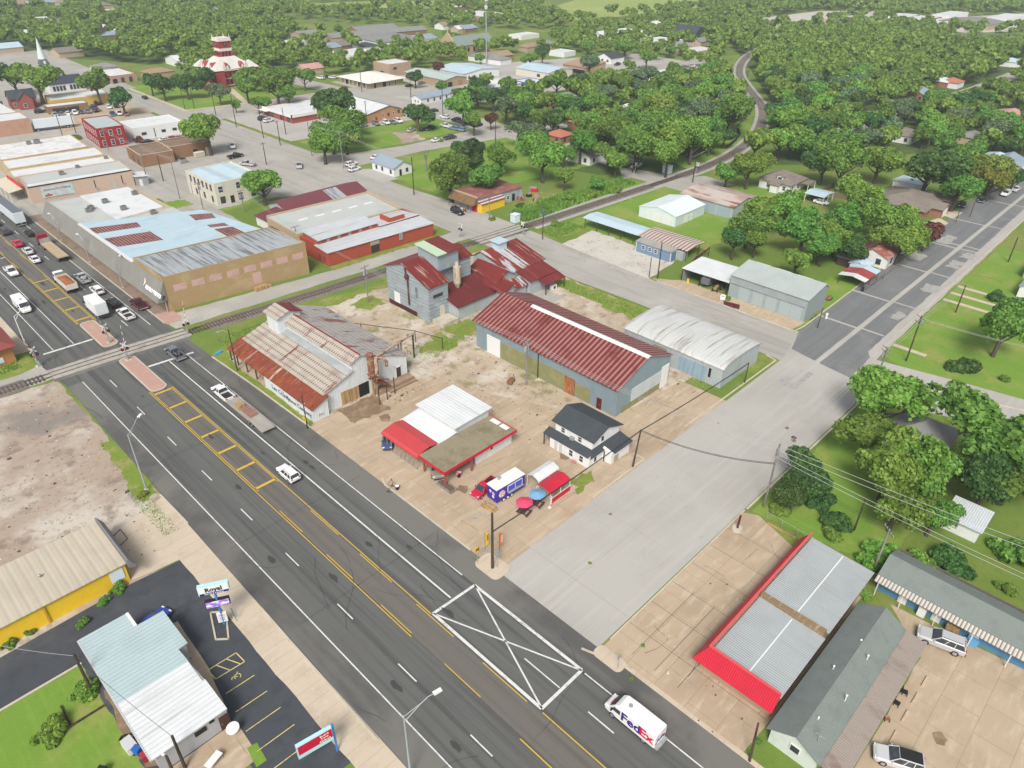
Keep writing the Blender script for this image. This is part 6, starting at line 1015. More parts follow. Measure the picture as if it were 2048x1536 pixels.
def mk_van(t):
 L=3.3
 build('body',MB().loft([sec(-L,.98,.42,2.45,.12),sec(-L+.15,1.02,.38,2.56,.16),sec(0,1.03,.36,2.58,.18),sec(1.5,1.02,.36,2.52,.2),sec(1.95,1.0,.36,2.2,.24),sec(2.65,.98,.36,1.36,.2),sec(3.15,.9,.38,1.08,.18),sec(3.35,.7,.5,.85,.14)]),PAINT,t)
 build('windscreen',MB().add([(-.86,2.0,2.2),(.86,2.0,2.2),(.9,2.63,1.48),(-.9,2.63,1.48)],[(0,1,2,3)]),CGLASS,t)
 build('side_window',MB().prism([(1.15,1.4),(2.35,1.4),(1.95,2.0),(1.15,2.05)],'x',-1.035,-.97),CGLASS,t);build('side_window',MB().prism([(1.15,1.4),(2.35,1.4),(1.95,2.0),(1.15,2.05)],'x',.97,1.035),CGLASS,t)
 wheels(t,.9,(-1.95,2.1),.38);lights(t,.74,3.2,.98,-L,1.0);build('sill',MB().box(-1.045,-.9,-1.5,1.6,.34,.5).box(.9,1.045,-1.5,1.6,.34,.5),TRIM,t)
 build('bumper',MB().box(-.95,.95,-L-.38,-L-.02,.42,.56),STEEL,t);build('mirror',MB().box(-1.3,-1.04,2.1,2.25,1.4,1.7).box(1.04,1.3,2.1,2.25,1.4,1.7),TRIM,t)
_proto={}
MK={'sedan':mk_sedan,'suv':mk_suv,'pickup':mk_pickup,'van':mk_van}
NAME={'sedan':'sedan_car','suv':'suv_car','pickup':'pickup_truck','van':'delivery_van'}
CATV={'sedan':'car','suv':'SUV','pickup':'pickup truck','van':'van'}
def vehicle(kind,x,y,ang,col,label,group=None,sc=1.):
 if kind not in _proto:
  t=thing(NAME[kind],'',CATV[kind]);MK[kind](t);_proto[kind]=t
 else:t=copy_tree(_proto[kind])
 t.location=(x,y,.03);t.rotation_euler.z=R(ang);t.scale=(sc,)*3;t['label']=label
 if group:t['group']=group
 elif 'group' in t:del t['group']
 for q in kids(t):
  q.color=(*col,1)
  for r in kids(q):r.color=(*col,1)
 return t
WC,BK,GY,SV,RDc,BL,DG=(.75,.75,.75),(.012,.012,.014),(.16,.17,.18),(.42,.43,.43),(.5,.012,.04),(.03,.05,.22),(.05,.055,.06)
QH='vehicles queued on the highway'
fx=vehicle('van',42.0,22.2,0,WC,'white parcel delivery van with purple and red lettering, alone at the bottom of the highway');fx.name='parcel_van'
pu,re_=M('purple lettering',(.05,.015,.2),.5),M('red lettering',(.6,.01,.06),.5)
text(fx,'Fed',(-1.045,1.05,1.0),(0,-1,0),(0,0,1),1.75,pu,bold=.05,align='LEFT');text(fx,'Ex',(-1.045,-1.3,1.0),(0,-1,0),(0,0,1),1.75,re_,bold=.05,align='LEFT')
text(fx,'FedEx',(0,-3.33,1.2),(1,0,0),(0,0,1),.55,pu,bold=.01);text(fx,'FedEx',(0,2.78,1.32),(-1,0,0),(0,-.85,.5),.42,re_,bold=.01)
build('roof_fan',MB().disc((0,.6,2.62),.22,'z',.1),GREY,fx)
vehicle('suv',37.7,83.9,0,WC,'white crossover driving up the highway beside the yellow hatching',sc=.95)
tw=vehicle('pickup',41.2,111.6,0,WC,'white pickup towing a wooden flatbed trailer')
tr=thing('flatbed_trailer','long grey plank flatbed trailer carrying wooden frames, behind the white pickup','trailer',(41.3,101.9,.03));WD=M('grey deck planks',(.3,.28,.25),.9,0,[('s','X',.3,.08,(.15,.14,.12),1.),((.5,.1,1),(.36,.34,.3),.45,.7)])
build('deck',MB().box(-1.2,1.2,-1.6,6.4,.75,.92),WD,tr);build('ramp_deck',MB().prism([(-5.9,.6),(-1.7,.95),(-1.7,1.08),(-5.9,.74)],'x',-1.2,1.2),WD,tr);build('drawbar',MB().tube([(-.8,6.4,.7),(0,8.2,.6),(.8,6.4,.7)],.07),TRIM,tr);wheels(tr,1.0,(-1.4,-2.4),.38)
wdf=thing('lumber_load','stack of tan wooden frames and boxes on the flatbed trailer','cargo',(41.1,102.6,.96));build('box',MB().box(-.6,.5,1.4,3.0,0,.9),PLANK,wdf)
for k in range(5):build('slat_frame',MB().box(-.5,.9,-1.8+k*.6,-1.6+k*.6,.1,.75),M('pink brown slats',(.36,.2,.16),.85),wdf)
gp=vehicle('pickup',41.3,131.2,0,(.15,.17,.2),'dark grey pickup with bicycles in its bed, passing the railway crossing')
def bike(x,y,z,a,l,grp=None):
 t=thing('bicycle',l,'bicycle',(x,y,z),a,grp)
 for yy_ in(-.5,.5):o=build('wheel',MB().tube([(0,yy_+.3*math.cos(b),.32+.3*math.sin(b))for b in[k*PI/5 for k in range(11)]],.03),TYRE,t)
 build('frame',MB().tube([(0,-.5,.32),(0,-.1,.75),(0,.4,.75),(0,.05,.3),(0,-.5,.32)],.03).tube([(0,.5,.32),(0,.4,.85)],.03),GREY,t);build('handlebar',MB().tube([(-.25,.4,.9),(.25,.4,.9)],.025),BLACK,t);build('saddle',MB().box(-.07,.07,-.25,0,.84,.9),BLACK,t)
for i,(x,y,a)in enumerate(((40.9,129.9,.2),(41.3,129.4,-.1),(41.7,130,.1))):bike(x,y,.8,a,'bicycle in the bed of the dark grey pickup, %s one from the driver side'%['first','middle','last'][i],'bicycles in the pickup bed')
for i,(x,y,k,c,l)in enumerate(((45.0,157.6,'pickup',(.12,.012,.02),'dark maroon pickup parked at the kerb below the store sign'),(41.1,154.6,'pickup',WC,'white pickup last in the queue beside the box truck'),(41.4,162.3,'sedan',BK,'black sedan queued between white pickup and white hatchback'),(41.2,171,'suv',WC,'white hatchback queued behind the junk loaded pickup'),(41.2,180,'pickup',SV,'silver pickup piled with scrap metal in the queue'),(37.0,200,'sedan',WC,'white sedan queued directly in front of the dump truck'),(37.5,207,'sedan',(.62,.61,.58),'pearl white sedan queued behind the hot red coupe'),(37.2,214.4,'sedan',(.62,.015,.06),'hot red coupe queued on the highway'),(37.3,225.6,'suv',DG,'dark grey SUV queued ahead of the red coupe'),(41.7,220,'sedan',BK,'black sedan queued behind the white trailer'),(37.4,234.5,'sedan',DG,'dark car cut off by the left edge of the photo, in the highway queue'))):
 v=vehicle(k,x,y,0,c,l,QH)
 if i==4:
  j=thing('scrap_load','heap of grey scrap metal in the silver pickup bed','scrap',(x,y,.78));rr=random.Random(4)
  for q in range(9):build('scrap_piece',MB().box(-.3,.3,-.25,.25,0,.25).xf(Matrix.Translation((rr.uniform(-.5,.5),rr.uniform(-2.4,-.8),rr.uniform(.05,.5)))@Matrix.Rotation(rr.uniform(0,3),4,'Z')@Matrix.Rotation(rr.uniform(-.5,.5),4,'X')),GREY if q%2 else STEEL,j)
vehicle('pickup',30.7,195.6,180,WC,'white pickup driving towards the crossing on the left side of the highway');vehicle('van',26.8,173.6,180,WC,'white passenger van driving towards the crossing near the left kerb')
def truck_cab(t,y0,y1,hw,zb,zt,m,hood=0):
 build('cab',MB().loft([sec(y0,hw,zb,zt,.15),sec(y1-.5,hw,zb,zt,.18),sec(y1,hw*.95,zb,zt-.55,.15)]),m,t)
 build('windscreen',MB().add([(-hw*.85,y1-.44,zt-.12),(hw*.85,y1-.44,zt-.12),(hw*.88,y1+.02,zt-.62),(-hw*.88,y1+.02,zt-.62),],[(0,1,2,3)]).box(-hw*.85,hw*.85,y1-.05,y1+.02,zt-1.2,zt-.64),CGLASS,t)
 for s in(-1,1):build('side_window',MB().box(s*hw-.03,s*hw+.03,y1-1.3,y1-.45,zt-1.1,zt-.45),CGLASS,t)
 if hood:build('hood',MB().loft([sec(y1-.02,hw*.9,zb,zt-1.2,.18),sec(y1+hood,hw*.75,zb,zt-1.5,.2)]),m,t)
bt=thing('box_truck','white box truck queued beside the hatched median','truck',(37.5,161.3,.03));WP=M('white lorry paint',(.74,.76,.77),.5,0,[(.5,(.66,.68,.69),.45,.7)])
truck_cab(bt,1.6,3.4,1.0,.6,2.4,WP,.6);build('cargo_box',MB().loft([sec(-4.4,1.22,.95,3.6,.05),sec(1.5,1.22,.95,3.6,.05)]),WP,bt);build('rear_door',MB().box(-1.1,1.1,-4.45,-4.41,1.05,3.4),M('pale roller door',(.62,.66,.68),.5,0,[('s','Z',.4,.12,(.48,.51,.53),1.)]),bt);build('tail_lift',MB().box(-1.2,1.2,-4.9,-4.46,.55,.85),TRIM,bt);wheels(bt,.95,(-2.6,2.9),.45);build('chassis',MB().box(-.5,.5,-4.3,3,.5,.94),TRIM,bt);build('mirror',MB().box(-1.35,-1.05,2.9,3,1.5,2.1).box(1.05,1.35,2.9,3,1.5,2.1),TRIM,bt)
du=thing('dump_truck','white dump truck loaded with orange soil, stopped in the highway queue','truck',(37.3,179.3,.03));truck_cab(du,2.0,4.2,1.05,.7,2.8,WP,1.3)
build('dump_body',MB().box(-1.22,-1.12,-5.2,1.7,1.1,2.4).box(1.12,1.22,-5.2,1.7,1.1,2.4).box(-1.12,1.12,-5.25,-5.13,1.1,2.3).box(-1.12,1.12,1.6,1.72,1.1,2.7).box(-1.12,1.12,-5.13,1.6,1.1,1.3),M('worn white steel',(.6,.56,.5),.6,0,[(.7,(.45,.38,.32),.5,.7)]),du)
build('soil_load',MB().loft([[(-1.1,-5.1,1.9),(1.1,-5.1,1.9),(1.1,1.5,1.9),(-1.1,1.5,1.9)],[(-.9,-4.6,2.25),(.9,-4.6,2.25),(.9,.9,2.35),(-.9,.9,2.35)],[(-.3,-3.4,2.5),(.3,-3.4,2.5),(.3,-.3,2.6),(-.3,-.3,2.6)]]),M('orange soil',(.32,.12,.05),.95,0,[(1.4,(.25,.09,.035),.45,.7)],[('n',5,.6)]),du);build('tarp_roll',MB().tube([(-1.1,1.8,2.75),(1.1,1.8,2.75)],.28),M('grey green tarp',(.15,.17,.15),.9),du)
wheels(du,1.0,(-4.0,-2.8,4.3),.5,.3);build('chassis',MB().box(-.5,.5,-5,4,.6,1.05),TRIM,du)
fs_=thing('flatbed_lorry','dark red tractor unit pulling an empty tan flatbed','truck',(42.0,201,.03));RP_=M('dark red lorry paint',(.25,.012,.03),.4);truck_cab(fs_,7.4,9.6,1.1,.8,3.2,RP_,1.4);build('deck',MB().box(-1.25,1.25,-6.6,6.3,1.25,1.45),M('tan flatbed planks',(.42,.33,.22),.85,0,[('s','Y',2.1,.05,(.25,.18,.11),1.),('s','X',1.2,.06,(.27,.2,.13),1.)]),fs_);build('headboard',MB().box(-1.2,1.2,6.4,6.5,1.25,2.6),STEEL,fs_);build('frame',MB().box(-.5,.5,-6.4,9,.8,1.24),TRIM,fs_);wheels(fs_,1.0,(-5.4,-4.2,5.2,6.3,9.9),.5,.3)
sm_=thing('semi_trailer','white dry van trailer with dark roof at the left edge of the highway','trailer',(42.2,236,.03));build('cargo_box',MB().loft([sec(-8,1.28,1.15,4.05,.04),sec(8,1.28,1.15,4.05,.04)]),M('pale trailer side',(.6,.66,.7),.45,0,[('s','Y',1.2,.04,(.5,.55,.58),1.)]),sm_);build('roof_panel',MB().box(-1.2,1.2,-7.9,7.9,4.055,4.08),M('dark trailer roof',(.14,.15,.18),.6),sm_);build('rear_door',MB().box(-1.18,-.02,-8.05,-8.01,1.3,3.95).box(.02,1.18,-8.05,-8.01,1.3,3.95),M('pale door',(.6,.66,.7),.5),sm_);wheels(sm_,1.0,(-6.6,-5.4,6.5),.5,.3);build('bumper_bar',MB().box(-1.2,1.2,-8.1,-7.9,.5,.65).box(-.1,.1,-8,-7.9,.6,1.15),STEEL,sm_)
tl=thing('semi_trailer','long pale blue white trailer parked behind the downtown stores','trailer',(85.5,338.6,0),R(-90-9));build('cargo_box',MB().box(-1.3,1.3,-7,7,1.2,4.3),M('pale trailer side',(.6,.66,.7)),tl);wheels(tl,1.0,(4.4,5.6,-6),.5,.3);build('sill',MB().box(-1.32,1.32,-7,7,1.05,1.19),TRIM,tl)
vehicle('suv',76.0,2.5,14,SV,'silver SUV parked beside the tan crate at the blue motel',sc=1.08);o=vehicle('suv',57.6,.6,24,(.5,.51,.52),'silver white crossover with black roof parked at the last wheel stop');build('roof_panel',MB().box(-.66,.66,-1.95,.15,1.735,1.76),BLACK,o)
vehicle('sedan',11.5,70.8,-72,(.03,.05,.3),'blue car half hidden behind the grey shop roof');vehicle('sedan',53.6,80.0,140,(.05,.08,.17),'dark blue sedan under the near end of the red carport');vehicle('pickup',55.6,76.2,172,(.03,.032,.03),'black pickup in the middle of the red carport');vehicle('suv',54.4,69.0,150,(.24,.22,.18),'old grey wagon parked under the flat brown canopy')
vehicle('pickup',56.6,60.4,97,(.5,.012,.045),'bright red pickup parked beside the purple food trailer',sc=.88)
ft=thing('food_trailer','purple food trailer with white roof and serving hatch','food trailer',(58.5,57.8,0),R(-3));PT=M('purple trailer wrap',(.045,.03,.3),.45,0,[(1.4,(.08,.05,.42),.45,.7)])
build('body',MB().box(-2.8,2.8,-1.05,1.05,.45,2.75),PT,ft);build('roof',MB().box(-2.85,2.85,-1.1,1.1,2.76,2.86),WHITE,ft);build('roof_vent',MB().tube([(-.9,.6,2.86),(-.9,.6,3.2)],.2,10).tube([(-.9,.6,3.2),(-.9,.6,3.4)],.28,10),STEEL,ft)
build('serving_hatch',MB().box(-.6,2.2,-1.12,-1.06,1.5,2.4),M('blue hatch glass',(.07,.09,.5),.25),ft);build('counter',MB().box(-.7,2.3,-1.5,-1.06,1.3,1.36),STEEL,ft);build('hatch_frame',MB().box(-.66,-.6,-1.16,-1.06,1.4,2.46).box(2.2,2.26,-1.16,-1.06,1.4,2.46).box(.8,.86,-1.16,-1.06,1.4,2.46).box(-.66,2.26,-1.16,-1.06,2.4,2.46),WHITE,ft)
build('food_picture',MB().disc((-1.7,-1.06,1.6),.62,'y',.03,16),M('pink food print',(.6,.36,.42),.5,0,[(3.,(.75,.7,.68),.5,.6),(4.,(.35,.12,.2),.6,.7)]),ft)
for k,(y,z)in enumerate(((.3,1.9),(-.35,1.8),(-.3,1.2))):build('menu_print',MB().ball((-2.8,y,z),.03,.28,.3),M('menu print',(.66,.62,.66),.5,0,[(5.,(.3,.15,.35),.55,.65)]),ft)
wheels(ft,.0,(),.3)
for x in(-1.4,-.6,.2):
 for s in(-1,1):o=build('wheel',MB().disc((x,s*.98,.33),.33,'y',.2,14),TYRE,ft);build('rim',MB().disc((x,s*1.09,.33),.2,'y',.03,10),WHITE,o)
build('hitch',MB().tube([(2.8,-.6,.5),(3.8,0,.45),(2.8,.6,.5)],.05),TRIM,ft)
ra=thing('wooden_ramp','tan wooden step platform before the food trailer door','step',(54.6,57.5,0),.1);build('platform',MB().box(-.6,.6,-1.1,1.1,0,.3),PLANK,ra);build('step',MB().box(-.4,.5,-1.5,-1.1,0,.16),PLANK,ra)
def canopy(name,l,x0,y0,w,d,h,m,panel=None):
 t=thing(name,l,'canopy',(x0,y0,0));pr=[(0,h-.4),(.25,h-.1),(d/2,h+.25),(d-.25,h-.1),(d,h-.4)]
 build('roof',MB().prism(pr+[(p[0]+(-.03,-.02,0,.02,.03)[i],p[1]+.06)for i,p in list(enumerate(pr))[::-1]],'x',0,w),m,t)
 for x in(.05,w/2,w-.12):
  for y in(.0,d-.08):build('post',MB().box(x,x+.08,y,y+.08,0,h-.38),WHITE,t)
 if panel:
  build('side_panel',MB().box(.1,w-.1,-.05,.0,.1,1.0),panel,t);build('rail',MB().box(0,w,-.06,.0,1.0,1.08),WHITE,t)
 return t
canopy('small_canopy','small crimson metal canopy with a half height red side panel',61.3,51.5,4.5,2.8,2.35,metal('crimson canopy tin',(.5,.015,.04),'X',.5,None,dirt=(.42,.015,.035),rough=.4),RED);canopy('small_canopy','small off white canopy behind the crimson one',62,54.5,4.6,2.4,2.35,r_wht)
for x,y,m,nm in((57.3,52.9,M('pink parasol cloth',(.62,.06,.13),.8),'pink'),(59.9,52.8,M('blue parasol cloth',(.16,.32,.5),.8),'blue')):
 t=thing('parasol','%s octagonal parasol over a dark picnic table'%nm,'parasol',(x,y,0));build('pole',MB().tube([(0,0,0),(0,0,2.55)],.03),STEEL,t);build('canopy',MB().loft([[(1.3*math.cos(a),1.3*math.sin(a),2.1)for a in[PI/8+k*PI/4 for k in range(8)]],[(.03*math.cos(a),.03*math.sin(a),2.55)for a in[PI/8+k*PI/4 for k in range(8)]]]),m,t)
 t=thing('picnic_table','dark picnic table under the %s parasol'%nm,'picnic table',(x,y,0),.2);m=M('dark picnic wood',(.07,.04,.035),.8)
 build('tabletop',MB().box(-.75,.75,-.4,.4,.7,.75),m,t);build('bench',MB().box(-.75,.75,-.95,-.65,.42,.47),m,t);build('bench',MB().box(-.75,.75,.65,.95,.42,.47),m,t)
 for s in(-.55,.55):build('leg',MB().tube([(s,-.8,0),(s,-.25,.7)],.05).tube([(s,.8,0),(s,.25,.7)],.05).box(s-.04,s+.04,-.9,.9,.36,.42),m,t)
ff=thing('feather_flag','white feather flag leaning at the corner of the crimson canopy','flag',(60.8,51.1,0));build('pole',MB().tube([(0,0,0),(.2,-.1,2.2)],.02),WHITE,ff);build('cloth',MB().prism([(0,.6),(.28,.7),(.32,2.1),(.2,2.2)],'y',-.12,-.08),WHITE,ff);build('base',MB().disc((0,0,.06),.25,'z',.12),WHITE,ff)
pt=thing('planter_trough','weathered timber trough bed at the canopy corner','planter',(53.0,65.0,0),R(0));build('side',MB().box(-.5,-.4,-1.6,1.6,0,.5).box(.6,.7,-1.6,1.6,0,.5).box(-.4,.6,-1.6,-1.5,0,.5).box(-.4,.6,1.5,1.6,0,.5),GWOOD,pt);build('soil',MB().box(-.4,.6,-1.5,1.5,.02,.36),M('planter soil',(.13,.09,.065),.95),pt)
sf=thing('sign_frame','empty black pipe sign frame on the concrete by the highway','sign frame',(46.9,70.6,.05),.5);build('frame',MB().tube([(-.7,0,0),(-.7,0,1.5),(.7,0,1.5),(.7,0,0)],.04),BLACK,sf);build('rail',MB().tube([(-.7,0,.4),(.7,0,.4)],.03),BLACK,sf)
for s in(-.7,.7):build('foot',MB().box(s-.04,s+.04,-.4,.4,0,.06),BLACK,sf)
bk_=thing('bucket','black bucket with white top beside the empty sign frame','bucket',(47.6,69.9,.05));build('body',MB().tube([(0,0,0),(0,0,.6)],[.26,.32],12),BLACK,bk_);build('rim',MB().disc((0,0,.63),.3,'z',.05),WHITE,bk_)
fl=thing('flower_stall','bunch of bright balloons or flowers under the canopy edge','flowers',(56,65.5,.0));build('pot',MB().tube([(0,0,0),(0,0,.5)],[.2,.3],10),BLACK,fl)
for k,c_ in enumerate(((.6,.12,.3),(.75,.45,.05),(.65,.25,.5))):build('bloom',MB().ball((-.3+.3*k,(k%2)*.2,.85),.24),M('bloom %d'%k,c_,.6),fl)
ch_=thing('porch_urns','pair of pink seats against the white house wall','seats',(71.2,55.4,0));build('seat',MB().box(-.2,.2,-.35,-.02,0,.4).box(-.2,.2,.05,.38,0,.4),M('pink plastic',(.5,.2,.2),.6),ch_)
PK='cars parked on the streets and lots'
for u,v,k,c_,a,l in((2012,386,'suv',WC,88,'white SUV parked at the kerb with dark windscreen on the right street'),(2032,377,'sedan',(.6,.6,.58),88,'pale sedan parked ahead of the white SUV on the right street'),(1964,397,'pickup',BK,100,'black pickup in the driveway before the garage gables'),(1925,408,'sedan',BK,100,'black car in shade beside the brown brick garage'),(1631,396,'sedan',DG,180,'dark car in left bay of the pale blue carport'),(1643,403,'sedan',WC,180,'white car in right bay of the pale blue carport'),(1272,331,'pickup',WC,100,'white pickup under the trees at the far crossing road'),(915,422,'suv',BK,175,'black hatchback parked outside the shaggy awning shop'),(598,330,'pickup',SV,150,'silver pickup turning through the wide intersection'),(703,327,'suv',WC,-80,'white SUV behind its twin beside the blue roofed cottage'),(709,337,'suv',WC,-80,'white SUV in front of its twin beside the blue roofed cottage'),(752,313,'sedan',WC,-80,'white car mostly hidden behind the blue roofed cottage'),(752,246,'suv',(.22,.19,.15),170,'bronze SUV first in the row at the orange hall'),(772,244,'suv',WC,170,'white SUV second in the row at the orange hall'),(785,243,'sedan',GY,170,'grey car third in the row at the orange hall'),(797,241,'suv',WC,170,'white SUV last in the row at the orange hall'),(726,250,'sedan',SV,-80,'silver car half hidden by trees at the orange hall corner'),(822,259,'sedan',(.45,.42,.36),-70,'champagne sedan parked alone on the lawn'),(847,257,'sedan',BK,-75,'black sedan under the lawn tree'),(861,255,'pickup',BK,-75,'black pickup under the lawn tree'),(873,279,'sedan',WC,-90,'white sedan parked at the lawn kerb'),(900,274,'pickup',DG,-90,'dark pickup parked ahead of the white sedan at the lawn kerb'),(892,251,'pickup',WC,5,'white truck parked on the side street left of two blue cars'),(908,256,'suv',(.16,.24,.32),5,'blue grey car between white truck and another blue car'),(921,258,'suv',(.2,.3,.42),5,'pale blue SUV at the side street corner'),(912,239,'suv',BK,5,'black SUV across the side street from the white truck'),(924,242,'sedan',GY,5,'grey car next to the black SUV across the side street'),(936,246,'sedan',BK,5,'black car in tree shade across the side street'),(956,249,'sedan',BK,100,'black sedan at the end under the reddish tree'),(889,233,'suv',WC,5,'white SUV moving up the side street'),(866,220,'sedan',BK,60,'black car on the grass by the low white house'),(687,177,'suv',BK,5,'black SUV driving past the bank'),(641,155,'suv',WC,20,'white SUV parked beyond the bank, first of three'),(650,152,'sedan',BK,20,'dark car parked beyond the bank'),(665,154,'suv',(.65,.66,.66),20,'pale SUV parked nearest the bank'),(818,170,'sedan',BK,-80,'black car parked under the round tree at the bank'),(843,165,'sedan',GY,-80,'grey car behind the round tree at the bank'),(537,240,'suv',WC,-75,'white SUV parked at the red based store'),(526,236,'suv',BK,-75,'black SUV under the red based store canopy'),(81,222,'suv',BK,-95,'black SUV parked alone by the old brick house'),(110,229,'pickup',SV,170,'silver pickup at the left end of the long car row'),(123,227,'sedan',GY,170,'grey car second in the long row'),(136,226,'sedan',WC,170,'white car third in the long row'),(150,225,'suv',WC,170,'white SUV fourth in the long row'),(163,223,'sedan',DG,170,'dark car fifth in the long row'),(176,222,'suv',GY,170,'grey SUV sixth in the long row'),(190,219,'van',BK,170,'black van at the right end of the long car row'),(218,213,'sedan',WC,165,'white car behind the spreading tree'),(232,211,'suv',BK,165,'black SUV behind the spreading tree'),(225,227,'pickup',BL,165,'dark blue pickup before the spreading tree'),(239,226,'suv',WC,165,'white SUV in front of the spreading tree'),(252,227,'sedan',(.3,.1,.08),165,'rust red car right of the spreading tree trunk'),(289,194,'sedan',BK,-5,'black sedan driving up beside the courthouse lawn'),(371,251,'suv',(.1,.02,.06),-85,'maroon SUV at the end of the plain white block'),(330,278,'sedan',WC,-85,'white car behind the brown brick wing'),(346,275,'sedan',(.3,.03,.05),-85,'red car behind the brown brick wing'),(361,274,'sedan',(.42,.08,.2),-85,'magenta car behind the brown brick wing'),(464,291,'pickup',WC,160,'white pickup parked by the big tree in the street lot'),(471,311,'pickup',BK,-85,'black pickup parked across the street lot'),(494,327,'pickup',SV,30,'silver pickup beside the cream stone building'),(296,282,'sedan',BK,-85,'black car by the flowering bush'),(1383,131,'sedan',WC,20,'white car on the far bend road'),(1113,148,'suv',SV,-80,'silver car outside the far workshop'),(1055,163,'sedan',DG,-80,'dark car by the fuel shop'),(975,165,'van',WC,-80,'white recreational van by the fuel shop'),(1100,152,'suv',BK,-80,'black SUV outside the far workshop'),(1235,128,'pickup',BK,-80,'black pickup on the long lane before the gabled cottage'),(940,158,'sedan',WC,-80,'white car parked left of the blue canopy')):
 p=at(u,v,.8);vehicle(k,p[0],p[1],a,c_,l,PK)
rv=thing('camper_trailer','dark grey travel trailer with pale front emblem under the flat white shelter','camper',(145.2,76.5,0),R(95));build('body',MB().loft([sec(-2.6,1.1,.5,2.7,.2),sec(1.6,1.1,.5,2.8,.2),sec(2.5,1.05,.7,2.2,.3)]),M('grey camper',(.13,.14,.15),.4),rv);build('emblem',MB().box(-.6,.6,2.2,2.4,1.5,2.2),M('pale emblem',(.5,.52,.53),.5),rv);wheels(rv,1.0,(-.6,-1.4),.33);build('hitch',MB().tube([(-.6,2.3,.5),(0,3.4,.5),(.6,2.3,.5)],.06),TRIM,rv)
tc=thing('tractor','small old tan tractor standing in front of the shelter','tractor',(143.5,73.4,0),R(100));build('body',MB().box(-.35,.35,-.4,1.5,.6,1.2),M('tan tractor',(.3,.22,.12),.6),tc);build('seat',MB().box(-.25,.25,-.9,-.5,.9,1.3),BLACK,tc);wheels(tc,.75,(-.7,),.6,.35);wheels(tc,.6,(1.2,),.35,.2)
bar=thing('yellow_drum','yellow drum beside a grey one at the shelter end','drum',(142.3,81.2,0));build('drum',MB().tube([(0,-.7,0),(0,-.7,.9)],.3,10),YEL,bar);build('lid',MB().disc((0,-.7,.92),.31,'z',.04),GREY,bar)
ac2=thing('cart','small dark cart of junk standing in the dirt yard','cart',(80.8,78.8,0),.4);build('bed',MB().box(-.8,.8,-.5,.5,.4,.8),RUSTM,ac2);build('handle',MB().tube([(.8,0,.5),(1.4,0,1.1)],.05),BLACK,ac2);wheels(ac2,.6,(-.3,.3),.3,.12)
ts_=thing('tombstone_sign','small white round topped sign board before the grey barn','sign',(139.6,69.6,0),R(40));build('board',MB().prism([(-.6,.2),(.6,.2),(.6,1.2),(.35,1.5),(-.35,1.5),(-.6,1.2)],'x',-.06,.06),WHITE,ts_);build('foot',MB().box(-.2,.2,-.6,.6,0,.2),GREY,ts_);text(ts_,'Lee',(-.08,0,.95),(0,-1,0),(0,0,1),.4,INK)
mh=thing('machine_hulk','dark rusty machine left in the grass by the striped carport','machine',(157.5,52.8,0));build('frame',MB().box(-.9,.9,-.4,.4,.3,.6).box(-.4,.3,-.3,.3,.6,1.1),RUSTM,mh);wheels(mh,.5,(-.3,.3),.3,.15)
wt=thing('water_softener','white marker box on the corner lawn by the grey barn','box',(148.2,46.8+2.4,0),.3);build('body',MB().box(-.5,.5,-.2,.2,0,.9),WHITE,wt);build('cap',MB().box(-.55,.55,-.25,.25,.9,.97),WHITE,wt)
# --------------------- poles, wires, lamps, signals, signs
POLES={}
def pole(key,u,v,h,label,m=WOOD,arm=(),ang=0.,r=.16,tr=0,lean=(0,0),lamp=None):
 x,y=at(u,v);t=thing('utility_pole',label,'utility pole',(x,y,0),ang,'utility poles along the streets');POLES[key]=(x,y,h)
 build('shaft',MB().tube([(0,0,0),(lean[0],lean[1],h)],[r,r*.7],8),m,t)
 for k,z in enumerate(arm):
  o=build('crossarm',MB().box(-1.2,1.2,-.06,.06,z-.06,z+.06),GWOOD,t)
  for s in(-1.1,-.5,.5,1.1):build('insulator',MB().tube([(s,0,z+.06),(s,0,z+.28)],.05,6),M('insulator',(.35,.36,.37),.4),o)
 for s in range(tr):a=(.38,-.38,.0)[s];build('transformer',MB().tube([(a,.3 if s==2 else .05,h-2.2),(a,.3 if s==2 else .05,h-1.2)],.26,10),STEEL,t)
 if lamp:
  build('lamp_arm',MB().tube([(0,0,h-.6),(lamp[0]*.5,lamp[1]*.5,h+.1),(lamp[0],lamp[1],h)],.05),STEEL,t);build('lamp_head',MB().box(lamp[0]-.2,lamp[0]+.2,lamp[1]-.2,lamp[1]+.2,h-.15,h+.02),STEEL,t)
 return t
pole('corner',985,1137,9.8,'tall black pole with lamp arm on the corner island by the yellow rail sign',r=.2,lamp=(-2.0,1.0));pole('house',1265,935,7.1,'leaning black pole beside the small white house',lean=(.6,-.25));pole('oaks',1527,1015,11.6,'grey pole with transformer beside the dark hedge tree',GWOOD,(10.9,9.6),.3,tr=1);pole('peanut',615,857,6.6,'black pole with yellow square sign at the lettered wall',r=.12);pole('shed',475,742,8.8,'black pole with lamp at the rusty lean-to corner',r=.14,lamp=(-1.8,.6))
x,y,_=POLES['peanut'];ys=thing('warning_sign','small yellow square sign on the pole by the lettered wall','sign',(x-.05,y,2));build('plate',MB().box(-.24,-.2,-.4,.4,-.4,.4),YEL,ys);text(ys,'25',(-.26,0,-.15),(0,-1,0),(0,0,1),.45,INK)
pole('silo',737,605,8.9,'grey pole with twin transformers in front of the feed mill',GWOOD,(8.5,),.2,tr=2);pole('yard',1052,770,9.5,'grey pole with transformers against the long warehouse wall',GWOOD,(9.2,),.2,tr=2);pole('tinyhouse',1315,557,9.2,'taller black pole before the blue tiny house');pole('tinyhouse2',1298,555,5.2,'shorter black pole before the blue tiny house',r=.12);pole('solar',1085,479,7.2,'black pole with tilted panel near the railway',r=.13)
